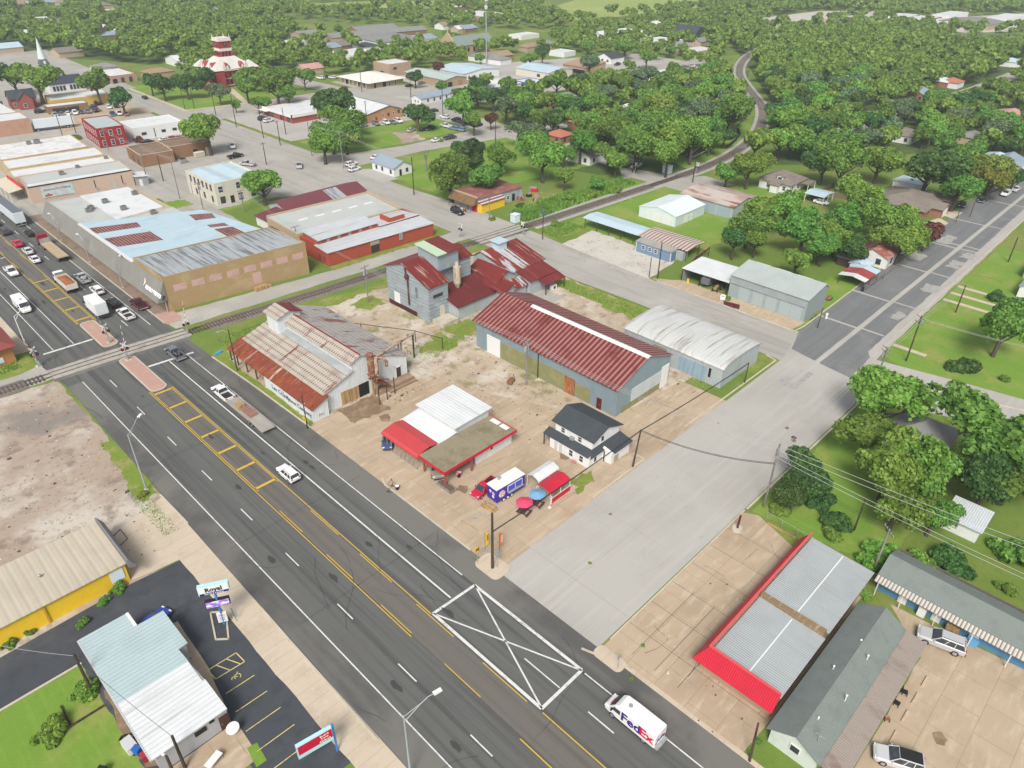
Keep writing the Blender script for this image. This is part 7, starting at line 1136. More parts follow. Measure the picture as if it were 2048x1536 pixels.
x,y,h=POLES['solar'];sp_=thing('solar_panel','small tilted dark panel on top of the pole near the railway','solar panel',(x,y,h));build('panel',MB().box(-.6,.6,-.8,.8,-.03,.03).xf(Matrix.Rotation(.5,4,'X')),M('panel glass',(.06,.1,.13),.15),sp_)
pole('quon',1489,766,4.4,'short black pole at the curved roof shed corner',r=.12);pole('street1',1812,722,9.9,'tall black pole with two crossarms beside the right street',WOOD,(9.5,8.4),1.0,lamp=(-1.8,1.2));pole('street0',1751,767,7.8,'grey pole with crossarms behind the feathery tree',GWOOD,(7.5,6.8),1.0,tr=1);pole('street2',1911,625,6.6,'black pole with crossarm by the lawn paths',WOOD,(6.4,),1.0);pole('street3',2016,524,6.6,'black pole at the right edge of the photo by the patched road')
pole('barn',1635,656,4.8,'short black pole on the grass before the grey barn',r=.12);pole('cott',1768,560,5.2,'leaning pale pole at the striped carport',GWOOD,r=.12,lean=(.8,.4));pole('brick',1939,434,4.6,'dark pole on the strip of grass before the garage gables',r=.12);pole('brick2',1911,445,3.6,'thin dark pole on the lawn before the brown brick house',r=.1);pole('lodge',1746,1143,7.6,'grey pole behind the red fascia corner',GWOOD,(7.3,),.8);pole('trees',1708,1061,6.2,'black pole standing in the shade of the big trees',r=.14);pole('hedge',1559,1012,5.6,'thin black pole in front of the dark hedge tree',r=.09);pole('lean',1499,1522,5.2,'leaning dark pole with vines at the lower right pavement',lean=(.7,.5),r=.15)
pole('alley',407,421,8.2,'grey pole with crossarm behind the blue roof store',GWOOD,(7.9,),.2,tr=1);pole('stone2',386,387,3.6,'short dark pole at the side of the cream stone building',r=.1);pole('stone',489,424,6.4,'grey pole with transformers in front of the cream stone building',GWOOD,(6.2,),.2,tr=2);pole('lane',597,500,6.4,'dark pole with crossarm between tan brick store and red shed',WOOD,(6.2,),0,r=.12)
for k,(u,v,h,l)in enumerate(((370,219,10.5,'tall dark pole at the left corner of the courthouse lawn'),(389,217,9,'dark pole next to the corner pole of the courthouse lawn'),(432,231,9.5,'dark pole with a small sign before the courthouse lawn'),(473,254,12.2,'tall black pole with twin lamps in the wide street'),(127,277,9,'dark pole in front of the parked semi trailer'),(152,266,10,'dark pole at the left wall of the deep red brick building'),(217,300,8,'grey pole with white transformers before the deep red building'),(296,367,12.5,'grey pole at the near corner of the brown brick building'),(327,362,8.2,'black pole in the street lot by the brown brick building'),(360,398,12.6,'tall grey pole with crossarm in the street lot',),(572,269,10,'dark pole in front of the red based store'),(561,291,9,'dark pole at the grassy corner of the wide street'),(527,276,9,'black pole at the parking corner across the wide street'),(533,330,7.6,'black pole on the near kerb of the wide intersection'),(624,312,12,'grey pole in front of the bushy corner trees'),(687,337,12.6,'tall grey pole at the intersection by the blue roofed cottage'),(828,390,11.6,'black pole on the bright lawn near the cottage'),(734,247,9,'dark pole at the orange hall wall'),(724,185,12,'dark pole on the bank lawn'),(823,212,13,'dark pole beside the long low white house'),(991,286,11,'black pole on the corner beyond the lawn trees'),(886,230,13.6,'tall dark pole by the lawn of the low white house'),(922,395,5.6,'thin pale pole by the shaggy awning'),(979,440,6.6,'grey pole on the pavement by the ochre wall'),(1132,362,6,'grey pole among young trees near the far crossing'),(1197,232,9.5,'dark pole in the woodland lane'),(1385,365,9.5,'black pole at the far level crossing'))):
 pole('t%d'%k,u,v,h,l,WOOD if 'dark' in l or 'black' in l else GWOOD,(h-.4,)if k%2 else(),.2*(k%3),r=.17,lamp=(1.8,.3)if 'lamps' in l else None)
for k,(x,y,h,l)in enumerate(((3.0,66.6,6.6,'thick black pole by the planter bed behind the grey shop'),(6.4,51.2,5.6,'black pole with lamp at the grey shop patio'),(5.3,51.0,3.8,'shorter black pole next to the patio lamp pole'))):
 t=thing('utility_pole',l,'utility pole',(x,y,0),0,'utility poles along the streets');build('shaft',MB().tube([(0,0,0),(0,0,h)],[.17,.13],8),WOOD,t);POLES['s%d'%k]=(x,y,h)
 if k==1:build('lamp_arm',MB().tube([(0,0,h-.7),(-.9,-.3,h-.4),(-1.3,-.5,h-.8)],.035),WHITE,t);build('lamp_head',MB().ball((-1.3,-.5,h-.9),.2),WHITE,t)
def span(label,a,b,n,sag=1.,m=None,r=.022,sep=.5):
 a,b=Vector(a),Vector(b);t=thing('overhead_line',label,'power line',tuple(a),0,'overhead lines');d=b-a;s=Vector((-d.y,d.x,0)).normalized()
 for k in range(n):
  o=s*(k-(n-1)/2)*sep;build('wire',MB().tube([tuple(d*(i/14)+o-Vector((0,0,sag*4*(i/14)*(1-i/14))))for i in range(15)],r,4),m or WIRE,t)
WIRE=M('pale wire',(.42,.42,.43),.5);DW=M('dark cable',(.03,.03,.033),.6)
P=POLES
def pt_(k,dz=0):return(P[k][0],P[k][1],P[k][2]+dz)
span('pale wires from the stone building pole to the feed mill pole',pt_('stone',-.1),pt_('silo',-.2),2,1.2);span('pale wires from the feed mill pole over the yard to the warehouse pole',pt_('silo',-.2),pt_('yard',-.1),3,1.1);span('pale wires from the warehouse pole over its red roof towards the cross street',pt_('yard',-.1),pt_('oaks',-.8),3,1.6);span('pale wires from the alley pole to the stone building pole',pt_('alley',-.2),pt_('stone',-.2),2,.8)
span('black cable from the corner island pole to the leaning pole',pt_('corner',-3.2),(P['house'][0]+.6,P['house'][1]-.25,7),2,.3,DW,.05,.12);span('black cable from the leaning pole along the kerb to the curved roof shed',(P['house'][0]+.6,P['house'][1]-.25,7),pt_('quon',-.1),2,.3,DW,.05,.12);span('sagging black cable across the cross street to the hedge tree pole',(P['house'][0]+.6,P['house'][1]-.25,7),pt_('oaks',-3.4),2,1.1,DW,.045,.25)
span('dark wires from the hedge tree pole past the red fascia to its corner pole',pt_('oaks',-2.6),pt_('lodge',-.3),2,.5,DW,.025);span('pale wires from the hedge tree pole to the lower right edge',pt_('oaks',-.6),(95,-28,9),2,1.0,WIRE,.03,1.2);span('pale wires lower down from the hedge tree pole to the right edge',pt_('oaks',-2),(88,-28,7),2,1.,WIRE,.03,.9);span('pale wires along the right street between the two crossarm poles',pt_('street0',-.1),pt_('street1',-.2),4,.3);span('pale wires from the tall crossarm pole along the far lawns',pt_('street1',-.2),pt_('street2',.2),3,.6);span('pale wires from the tall crossarm pole to the right edge',pt_('street1',-.6),(150,2,8),2,.5)
span('pale wires from the hedge tree pole to the feathery tree pole',pt_('oaks',-.2),pt_('street0',-.1),3,.8);span('pale wire from the street lot pole to the alley pole',pt_('t9',-.3),pt_('alley',-.1),2,1.);span('pale wires from the brown brick corner to the deep red building pole',pt_('t7',-.3),pt_('t6',-.1),3,1.2);span('pale wires from the brown brick corner pole to the street lot pole',pt_('t7',-.3),pt_('t9',-.3),3,.6);span('pale wires from the corner trees pole to the intersection pole',pt_('t14',-.3),pt_('t15',-.3),3,.8);span('pale wires from the intersection pole down to the lawn pole',pt_('t15',-.3),pt_('t16',-.3),3,1.);span('dark wire from the patio lamp pole over the white roof to the planter pole',pt_('s1',-.1),pt_('s0',-.4),1,.4,DW,.02);span('pale wire from the planter pole over the drive to the yellow wall',pt_('s0',-.3),(-4,80,2.9),1,.3)
def street_lamp(x,y,h,ax,ay,l,m=STEEL):
 t=thing('street_lamp',l,'street lamp',(x,y,0),0,'street lamps');build('column',MB().tube([(0,0,0),(0,0,h)],[.13,.08],8),m,t);build('base',MB().box(-.25,.25,-.25,.25,0,.25),g_kerb,t)
 build('arm',MB().tube([(0,0,h-.9),(ax*.55,ay*.55,h+.35),(ax*.8,ay*.8,h+.75),(ax,ay,h+.7)],.05).tube([(0,0,h-.1),(ax*.55,ay*.55,h+.4)],.04),m,t)
 a=math.atan2(ay,ax);build('lamp_head',MB().box(-.1,.75,-.2,.2,-.1,.08).xf(Matrix.Translation((ax,ay,h+.72))@Matrix.Rotation(a,4,'Z')),WHITE,t)
PGREEN=M('grey green lamp paint',(.33,.37,.37),.5)
street_lamp(21.1,96,10.2,2.6,2.2,'tall curved arm street lamp in the weedy verge by the dirt lot',PGREEN);street_lamp(21.7,34.4,10.4,3.2,-.6,'tall curved arm street lamp at the bottom centre of the photo',PGREEN);street_lamp(22.1,155.7,6.6,2,.6,'white street lamp behind the orange kiosk',WHITE)
for k,y in enumerate((169.6,190,210.3)):street_lamp(46.3,y,6.2,-.3 if k else 1.6,1.5,'pale street lamp in front of the grey mansard, %s one from the crossing'%['nearest','second','farthest'][k])
def signal(x,y,face,l,gate=True):
 t=thing('crossing_signal',l,'crossing signal',(x,y,0),R(face),'level crossing signals');s=STEEL
 build('mast',MB().tube([(0,0,0),(0,0,4)],.09,8),s,t);build('base',MB().box(-.5,.5,-.5,.5,0,.18),g_kerb,t);build('control_box',MB().box(-.22,.22,.12,.5,.18,1.2),s,t)
 build('crossbuck',MB().box(-.11,.11,-.03,.03,-.75,.75).xf(Matrix.Translation((0,-.14,3.5))@Matrix.Rotation(.8,4,'Y')),WHITE,t)
 build('crossbuck',MB().box(-.11,.11,-.03,.03,-.75,.75).xf(Matrix.Translation((0,-.2,3.5))@Matrix.Rotation(-.8,4,'Y')),WHITE,t)
 for sx in(-.45,.45):
  for sy in(-.12,.12):o=build('signal_light',MB().disc((sx,sy,2.5),.28,'y',.06,14),BLACK,t);build('lens',MB().disc((sx,sy*1.5,2.5),.12,'y',.05,10),TAIL,o)
 build('light_bar',MB().box(-.5,.5,-.04,.04,2.46,2.54),s,t)
 if gate:
  g=MB();d=Vector((.12,.18,1)).normalized()
  for k in range(9):g.tube([tuple(d*(1.4+.62*k)),tuple(d*(1.4+.62*(k+1)))],.06-.003*k,6,k%2)
  build('gate_arm',g,[WHITE,M('gate red',(.35,.03,.03),.6)],t)
signal(21.4,145.5,180,'crossing signal with raised gate beside the grassy orange kiosk');signal(34.3,145.6,180,'crossing signal with raised gate on the far median island');signal(34.2,136,0,'crossing signal with raised gate on the near median island');signal(46.9,137.6,0,'crossing signal with raised gate at the gravel by the tan brick store')
signal(122.6,138.9,90,'crossing signal behind the feed mill roof',False);signal(135.8,128.5,-90,'crossing signal on the railway near the panel topped pole',False);signal(204,141.5,0,'left crossing signal at the far level crossing',False);signal(219,127,90,'right crossing signal at the far level crossing',False)
rr_=thing('rail_warning_sign','yellow round railway warning sign on the corner island','sign',(45.9,50.6,.14),R(0));build('post',MB().tube([(0,0,0),(0,0,2.1)],.04),STEEL,rr_);build('disc',MB().disc((0,-.06,2.5),.48,'y',.04,20),YEL,rr_);build('cross',MB().box(-.06,.06,-.1,-.085,2.08,2.92).xf(Matrix.Translation((0,0,2.5))@Matrix.Rotation(.785,4,'Y')@Matrix.Translation((0,0,-2.5))),BLACK,rr_);build('cross',MB().box(-.06,.06,-.13,-.105,2.08,2.92).xf(Matrix.Translation((0,0,2.5))@Matrix.Rotation(-.785,4,'Y')@Matrix.Translation((0,0,-2.5))),BLACK,rr_)
text(rr_,'R',(-.28,-.1,2.42),(1,0,0),(0,0,1),.24,INK);text(rr_,'R',(.28,-.1,2.42),(1,0,0),(0,0,1),.24,INK)
for x,y,m,l in((48.3,51.6,YEL,'yellow feather banner behind the corner pole'),(49.6,50.2,M('orange banner cloth',(.62,.2,.05),.8),'orange feather banner on the corner pavement')):
 t=thing('feather_banner',l,'banner',(x,y,0));build('pole',MB().tube([(0,0,0),(0,0,3.2)],.025),BLACK,t);build('cloth',MB().prism([(.02,.6),(.6,.75),(.65,2.6),(.35,3.15),(.02,3.25)],'y',-.02,.02),m,t);build('base',MB().disc((0,0,.05),.35,'z',.1),GREY,t)
 text(t,'OPEN' if m!=YEL else 'SALE',(.32,-.03,2.6),(0,0,-1),(1,0,0),.5,WHITE if m!=YEL else INK,align='LEFT')
cs=thing('stop_sign_post','thin post with narrow sign seen edge on beside the corner pole','sign',(47.2,48.2,.14));build('post',MB().tube([(0,0,0),(0,0,2.6)],.04),STEEL,cs);build('plate',MB().box(-.02,.02,-.3,.3,1.9,2.6),STEEL,cs);ss=thing('stop_sign_post','thin grey sign post on the lower corner island','sign',(46.2,27.5,.14));build('post',MB().tube([(0,0,0),(0,0,2.4)],.04),STEEL,ss);build('plate',MB().box(-.3,.3,-.02,.02,1.8,2.4),STEEL,ss)
ry=thing('pylon_sign','blue pylon sign with white Royal panel and purple screen','sign',(17.6,65.0,.05),R(-28));BLUE=M('sign blue',(.05,.2,.5),.5)
build('post',MB().tube([(0,0,0),(0,0,6.2)],.14,10),BLUE,ry);o=build('sign_box',MB().box(-1.7,1.7,-.25,.25,5.6,7.0),M('cyan sign case',(.42,.66,.7),.5),ry);build('face',MB().box(-1.6,1.6,-.28,-.252,5.95,6.9),WHITE,o);build('blue_band',MB().box(-1.6,1.6,-.28,-.252,5.62,5.94),M('navy band',(.02,.015,.16),.5),o)
text(o,'Royal',(0,-.3,6.12),(1,0,0),(0,0,1),.85,INK,bold=.03);text(o,'Donuts & Kolaches',(0,-.3,5.7),(1,0,0),(0,0,1),.27,INKW)
o=build('screen',MB().box(-1.35,1.35,-.25,.25,3.4,4.4),BLACK,ry);build('display',MB().box(-1.28,1.28,-.29,-.252,3.46,4.36),M('pink purple display',(.3,.12,.5),.5,0,[((1.2,1,3),(.5,.65,.85),.48,.6),((2.5,1,2.5),(.65,.1,.5),.56,.64),(4.,(.04,.02,.12),.6,.68)],emit=.25),o)
o=build('price_panel',MB().box(-.55,.55,-.12,.12,.5,2.0),WHITE,ry);text(o,'OPEN',(0,-.14,1.6),(1,0,0),(0,0,1),.26,re_);text(o,'6 AM',(0,-.14,1.2),(1,0,0),(0,0,1),.24,pu);text(o,'2 PM',(0,-.14,.85),(1,0,0),(0,0,1),.24,pu)
fg=thing('feather_banner','grey feather banner leaning by the blue pylon sign','banner',(18.9,64.4,0),.4);build('pole',MB().tube([(0,0,0),(-.3,0,2.6)],.025),BLACK,fg);build('cloth',MB().prism([(0,.5),(.4,.6),(.1,2.2),(-.28,2.6)],'y',-.02,.02),M('pale banner',(.5,.55,.56),.8),fg)
zs=thing('pylon_sign','red sign panel with white script at the bottom edge of the photo','sign',(17.0,42.2,0),R(-10));build('post',MB().tube([(1.2,0,0),(1.2,0,4.6)],.12,10),BLUE,zs);o=build('sign_box',MB().box(-2.6,1.05,-.2,.2,2.4,4.4),M('cyan sign case',(.42,.66,.7),.5),zs);build('face',MB().box(-2.5,1.0,-.23,-.202,3.0,4.3),M('crimson face',(.5,.01,.05),.5),o)
for k,w_ in enumerate(('Buena','Zona','Abierto')):text(o,w_,(.2,-.25,3.9-.4*k),(1,0,0),(0,0,1),.38,INKW)
bs_=thing('bollard_post','short dark red pole in a round planter on the kerb of the cross street','post',(*at(1474,1059),0));build('post',MB().tube([(0,0,0),(.1,0,2.6)],.16),M('dark red post',(.11,.02,.02),.7),bs_);build('planter',MB().tube([(0,0,0),(0,0,.35)],[.8,.75],14),g_kerb,bs_)
bsn=thing('blue_marker','bright blue plastic sign lying at the kerb by the black lamp pole','sign',(*at(437,707),.05),.3);build('board',MB().box(-.9,.9,-.25,.25,0,.18),M('bright blue plastic',(.03,.3,.65),.5),bsn);build('foot',MB().box(-.1,.1,-.4,.4,0,.05),GREY,bsn)
rm=thing('radio_mast','slim grey lattice radio mast with white dishes','radio mast',(*at(973,128),0));build('mast',MB().tube([(0,0,0),(0,0,46)],.45,6),STEEL,rm)
for z in(30,34,38,41):build('dish',MB().disc((-.6,-.6,z),1.1,'y',.4),WHITE,rm)
fo=thing('fallen_culvert','long black drain pipe curving through the bright grass by the railway','drain pipe',(0,0,0));mb=MB().tube([(*at(1452,297),.3),(*at(1470,282),.3),(*at(1479,268),.3),(*at(1476,259),.3)],.55);build('pipe',mb,BLACK,fo)
gl=thing('guard_pipe','pale pipe rail beside the far level crossing','rail',(0,0,0));build('rail',MB().tube([(*at(1378,322),.9),(*at(1400,312),.9),(*at(1422,300),.9)],.3),M('pale weathered pipe',(.4,.42,.38),.8),gl)
fb=thing('chain_link_fence','thin wire fence between the concrete lot and the shady gardens','fence',(0,0,0))
for k in range(8):y=27.5-k*2.3;build('post',MB().tube([(80.9-.12*k,y,0),(80.9-.12*k,y,1.5)],.04),STEEL,fb)
build('top_rail',MB().tube([(80.9,27.5,1.5),(80.06,11.4,1.5)],.03),STEEL,fb);build('low_board',MB().box(80.2,80.3,12,27,.02,.35),PLANK,fb)
gf=thing('garden_fence','grey board fence behind the blue motel','fence',(87.2,-12,0));build('boards',MB().box(0,.08,-12,24,0,1.3),M('grey fence boards',(.17,.15,.12),.9,0,[('s','Y',.22,.12,(.08,.07,.055),1.)]),gf);build('rail',MB().box(.09,.16,-12,24,1.0,1.1),GWOOD,gf)
jk=random.Random(11)
for i in range(10):
 x,y=157+jk.uniform(0,9),149.6+jk.uniform(-4,4);t=thing('salvage_item','piece of salvaged junk in the yard beside the junk shop','junk',(x,y,0),jk.uniform(0,3),'salvage pieces in the junk yard');m=jk.choice([WHITE,RUSTM,RED,BLACK,GWOOD,PLANK]);s=jk.uniform(.5,1.2)
 build('body',MB().box(-s,s,-s*.6,s*.6,0,s),m,t);build('top',MB().box(-s*.6,s*.6,-s*.3,s*.3,s+.002,s*1.5),jk.choice([WHITE,RUSTM,GREY]),t)
for i in range(6):
 x,y=137.4,152+i*1.5;t=thing('awning_goods','clutter standing under the shaggy brown awning','junk',(x,y,0),jk.uniform(0,3),'goods under the shaggy awning');m=jk.choice([WHITE,RUSTM,BLACK,GREY]);build('body',MB().box(-.4,.4,-.4,.4,0,jk.uniform(.5,1.3)),m,t)
 # --------------------- trees
def leafmat(key,c1,c2,c3):
 m=bpy.data.materials.new(key);m.use_nodes=True;nt=m.node_tree;L=nt.links.new;N=nt.nodes.new;b=nt.nodes['Principled BSDF'];out=nt.nodes['Material Output']
 ge=N('ShaderNodeNewGeometry');oi=N('ShaderNodeObjectInfo');rp=N('ShaderNodeValToRGB');e=rp.color_ramp.elements
 e[0].color=(*c1,1);e[1].color=(*c3,1);x=e.new(.5);x.color=(*c2,1);L(ge.outputs['Random Per Island'],rp.inputs[0])
 nz=N('ShaderNodeTexNoise');nz.inputs['Scale'].default_value=.12;L(ge.outputs['Position'],nz.inputs[0]);ad=N('ShaderNodeMath');ad.operation='MULTIPLY_ADD';L(oi.outputs['Random'],ad.inputs[0]);ad.inputs[1].default_value=.35;L(nz.outputs[0],ad.inputs[2])
 hs=N('ShaderNodeHueSaturation');mr=N('ShaderNodeMapRange');L(ad.outputs[0],mr.inputs[0]);mr.inputs[1].default_value=.3;mr.inputs[2].default_value=1.05;mr.inputs[3].default_value=.7;mr.inputs[4].default_value=1.3;L(mr.outputs[0],hs.inputs['Value'])
 m2=N('ShaderNodeMapRange');L(oi.outputs['Random'],m2.inputs[0]);m2.inputs[3].default_value=.475;m2.inputs[4].default_value=.52;L(m2.outputs[0],hs.inputs['Hue']);L(rp.outputs[0],hs.inputs['Color'])
 L(hs.outputs[0],b.inputs['Base Color']);b.inputs['Roughness'].default_value=.6;b.inputs['Specular IOR Level'].default_value=.2
 tr=N('ShaderNodeBsdfTranslucent');L(hs.outputs[0],tr.inputs[0]);mx=N('ShaderNodeMixShader');mx.inputs[0].default_value=.36;L(b.outputs[0],mx.inputs[1]);L(tr.outputs[0],mx.inputs[2]);L(mx.outputs[0],out.inputs[0]);return m
LM={'mid':leafmat('mid green leaves',(.075,.175,.03),(.145,.29,.05),(.23,.38,.08)),'bright':leafmat('bright green leaves',(.105,.22,.032),(.19,.35,.055),(.29,.45,.095)),'dark':leafmat('dark green leaves',(.04,.105,.028),(.075,.17,.045),(.125,.24,.065)),'yellowish':leafmat('yellow green leaves',(.14,.19,.03),(.22,.27,.05),(.31,.36,.09)),'reddish':leafmat('red brown leaves',(.09,.035,.028),(.16,.065,.05),(.23,.1,.075)),'greyish':leafmat('grey green leaves',(.08,.15,.065),(.15,.235,.11),(.22,.31,.16))}
BARK=M('tree bark',(.1,.078,.06),.95,0,[((3,3,.6),(.055,.042,.033),.4,.65)])
def crown_arrays(seed,nl,nq,size,flat=.8,zc=1.12,bush=False):
 g=np.random.default_rng(seed);d=g.normal(size=(nl,3));d/=np.linalg.norm(d,axis=1)[:,None];d[:,2]=np.where(d[:,2]<-.25,-d[:,2]*.6,d[:,2])
 if bush:d[:,2]=np.abs(d[:,2])
 rad=g.uniform(.35,.78,nl)[:,None]*g.uniform(.8,1.1,(nl,1));bo=g.normal(size=(4,3))*np.array([.3,.3,.12]);c=d*rad*np.array([1,1,flat])*.85+bo[g.integers(0,4,nl)];lr=g.uniform(.17,.33,nl)*(1.3 if nl<16 else 1.)
 k=g.choice(nl,nq,p=lr**2/(lr**2).sum());n=g.normal(size=(nq,3));n/=np.linalg.norm(n,axis=1)[:,None];n[:,2]=np.where((n[:,2]<-.2)&(g.random(nq)<.75),-n[:,2],n[:,2])
 c*=.8
 p=c[k]+n*(lr[k]*g.uniform(.72,1.1,nq))[:,None];p[:,2]+=zc if not bush else .1
 m=n*.8+g.normal(size=(nq,3))*.45;m/=np.linalg.norm(m,axis=1)[:,None]
 a=np.cross(m,g.normal(size=(nq,3)));a/=np.linalg.norm(a,axis=1)[:,None];b=np.cross(m,a);s=(size*g.uniform(.6,1.3,nq))[:,None]
 v=np.stack([p-a*s*.5-b*s*.3,p+a*s*.15-b*s*.55,p+a*s*.6+b*s*.2,p-a*s*.2+b*s*.55],1)
 if bush:v[:,:,2]=np.maximum(v[:,:,2],.02)
 return v.reshape(-1,3).astype('f')
def quadmesh(name,v,m):
 n=len(v)//4;me=bpy.data.meshes.new(name);me.vertices.add(len(v));me.vertices.foreach_set('co',v.ravel());me.loops.add(len(v));me.loops.foreach_set('vertex_index',np.arange(len(v),dtype='i'))
 me.polygons.add(n);me.polygons.foreach_set('loop_start',np.arange(0,len(v),4,dtype='i'));me.update(calc_edges=True);me.materials.append(m);return me
def trunk_mesh(seed,limbs=6,r=.07,ztop=.95,fork=.5):
 rr=random.Random(seed);mb=MB();mb.tube([(0,0,0),(.02,.01,fork*.6),(.03,.03,ztop)],[r*1.25,r,r*.55],7)
 for i in range(limbs):
  a=i*6.28/limbs+rr.uniform(-.4,.4);L=rr.uniform(.4,.65);z=rr.uniform(fork*.8,ztop*.9)
  mb.tube([(.02,.02,z),(math.cos(a)*L*.5,math.sin(a)*L*.5,z+.22),(math.cos(a)*L,math.sin(a)*L,z+.5)],[r*.5,r*.34,r*.14],5)
 me=build('tmp',mb,BARK,fix=False);d=me.data;bpy.data.objects.remove(me);return d
NEAR=[quadmesh('near crown',crown_arrays(s,58,11000,.085,f),LM['mid'])for s,f in((1,.75),(2,.85),(3,.7),(4,.95))]
MIDC=[quadmesh('mid crown',crown_arrays(10+s,36,3600,.135,f),LM['mid'])for s,f in((1,.75),(2,.85),(3,.72),(4,.92),(5,.8))]
FARC=[quadmesh('far crown',crown_arrays(20+s,20,1100,.23,f),LM['mid'])for s,f in((1,.75),(2,.85),(3,.72),(4,.92),(5,.8))]
BUSH=[quadmesh('bush leaves',crown_arrays(30+s,20,2600,.15,.75,bush=True),LM['mid'])for s in range(3)]
TRK=[trunk_mesh(s)for s in range(4)]
LAND=[(435,130,'the courthouse'),(185,140,'the red trimmed office'),(78,110,'the church steeple'),(400,290,'the brown brick building'),(200,260,'the deep red brick building'),(440,370,'the cream stone building'),(570,215,'the red based store'),(750,215,'the orange brick hall'),(745,158,'the white roofed bank'),(870,190,'the low white cottage'),(790,328,'the blue roofed cottage'),(960,385,'the junk shop'),(1345,415,'the white metal shed'),(1570,345,'the white bungalow'),(1640,385,'the double carport'),(1850,385,'the brown brick house'),(1745,500,'the white cottage'),(1560,580,'the grey metal barn'),(1700,545,'the striped carport'),(1300,340,'the far level crossing'),(1530,230,'the curving railway'),(1480,150,'the far railway bend'),(1850,870,'the grey shingle house'),(1930,1040,'the garden shed'),(1560,1200,'the red fascia shop'),(1900,1190,'the blue motel'),(2010,690,'the right hand lawns'),(940,95,'the stone church'),(780,75,'the apartment roofs'),(1085,145,'the far workshop'),(1145,140,'the tan roofed shop'),(1225,118,'the gabled cottage'),(1290,152,'the flat strip shop'),(1360,82,'the far white garage'),(973,90,'the radio mast'),(1150,230,'the woodland lane'),(1840,212,'the pale road'),(1930,165,'the orange red roof'),(240,65,'the house deep in woods'),(110,280,'the parked trailer'),(320,20,'the far woods'),(1640,55,'the hay field'),(1900,45,'the industrial yard'),(1180,25,'the open fields'),(2035,300,'the pale houses'),(1800,270,'the half hidden roof'),(1350,215,'the middle woods'),(1700,165,'the teal shed'),(620,135,'the pinkish roof')]
TREES=[];cnt=random.Random(5);_tp={}
def px(x,y,z):
 d=Vector((x,y,z-H));w=d.dot(_f);return 1024+F*d.dot(_x)/w,768-F*d.dot(_u)/w,d.length
def solve(u,v,rp,ky=1.12):
 "crown centre and radius in pixels -> base and size on the ground"
 r=5.
 for _ in range(6):
  x,y=at(u,v,ky*r);r=rp*math.dist((x,y,ky*r),(0,0,H))/F
 return x,y,r
def put_tree(x,y,r,tone,u,v,rp,shape=1.):
 lod=NEAR if rp>34 else MIDC if rp>15 else FARC;i=cnt.randrange(len(lod));k=(id(lod),i)
 t=thing('broadleaf_tree','','tree',(x,y,0),cnt.uniform(0,6.28));t.scale=(r*cnt.uniform(.85,1.18),r*cnt.uniform(.85,1.18),r*shape)
 c=bpy.data.objects.new('crown',lod[i]);COL.objects.link(c);c.parent=t;c.material_slots[0].link='OBJECT';c.material_slots[0].material=LM[tone]
 if rp>9:k=bpy.data.objects.new('trunk',TRK[i%4]);COL.objects.link(k);k.parent=t
 TREES.append((t,u,v,rp,tone))
MAN='''1773 800 66 bright;1731 873 52 mid;1616 948 56 dark;1786 930 74 bright;1861 955 64 mid;1798 1010 56 bright;1868 1035 38 mid;1990 880 88 mid;1975 968 54 dark;2030 940 66 mid;1590 990 40 dark;2011 652 52 mid;1573 421 42 bright;1611 459 46 mid;1676 466 40 bright;1698 434 38 mid;1756 439 44 bright;1806 446 40 bright;1806 484 38 bright;1858 466 30 reddish;1594 524 34 bright;1469 484 32 dark;1499 446 44 mid;1524 425 38 bright;1511 486 26 mid;1711 491 36 dark;1648 491 36 mid;1741 406 28 reddish;1722 383 50 bright;1862 328 58 dark;1919 370 40 mid;1987 338 38 yellowish;1985 362 30 yellowish;2030 357 22 dark;1762 318 38 bright;1688 328 44 mid;1650 325 36 dark;522 363 40 bright;902 357 42 mid;950 315 36 dark;912 325 38 mid;1000 308 36 mid;975 350 42 mid;922 297 24 dark;1087 312 46 bright;1067 278 30 mid;1162 283 38 mid;1107 240 30 dark;1129 352 26 bright;1232 325 30 bright;1194 362 20 mid;1159 240 34 mid;1212 262 38 mid;1274 287 48 mid;1337 287 48 bright;1386 278 42 bright;1421 278 28 mid;1299 250 38 mid;1349 252 42 mid;1336 312 36 bright;1469 225 42 mid;1394 230 38 greyish;1514 287 32 bright;1454 347 25 mid;1499 335 36 bright;1581 237 40 bright;412 262 38 bright;242 195 25 dark;22 145 32 dark;72 162 32 bright;190 165 30 mid;300 165 19 dark;325 172 22 dark;370 162 27 dark;436 178 24 greyish;492 172 26 mid;515 205 17 mid;667 212 44 dark;687 240 42 mid;662 262 38 mid;645 280 40 bright;690 268 34 bright;712 244 22 mid;835 228 28 dark;830 155 17 dark;882 170 16 mid;607 155 20 mid;550 165 38 mid;575 187 26 mid;528 202 18 mid;925 215 32 bright;947 240 26 mid;935 190 26 dark;982 238 18 reddish;987 192 26 dark;1012 215 28 greyish;1020 165 16 dark;1090 240 28 mid;1050 225 24 dark;876 132 14 reddish;962 118 14 mid;470 210 12 mid;1215 60 10 mid;1230 165 14 dark;1295 108 22 bright;1340 100 12 mid;1258 130 14 mid;1376 150 16 dark;1330 148 12 dark;1180 128 22 greyish;1085 105 20 dark;1250 95 18 mid;1120 60 12 mid;1060 115 16 mid;1175 98 16 mid;2000 240 26 mid;1960 285 22 mid;1930 300 26 mid;1890 285 26 mid;1960 322 14 mid'''
for q in MAN.split(';'):
 u,v,rp,tone=q.split();u,v,rp=float(u),float(v),float(rp);x,y,r=solve(u,v,rp);put_tree(x,y,r,tone,u,v,rp,cnt.uniform(.85,1.15))
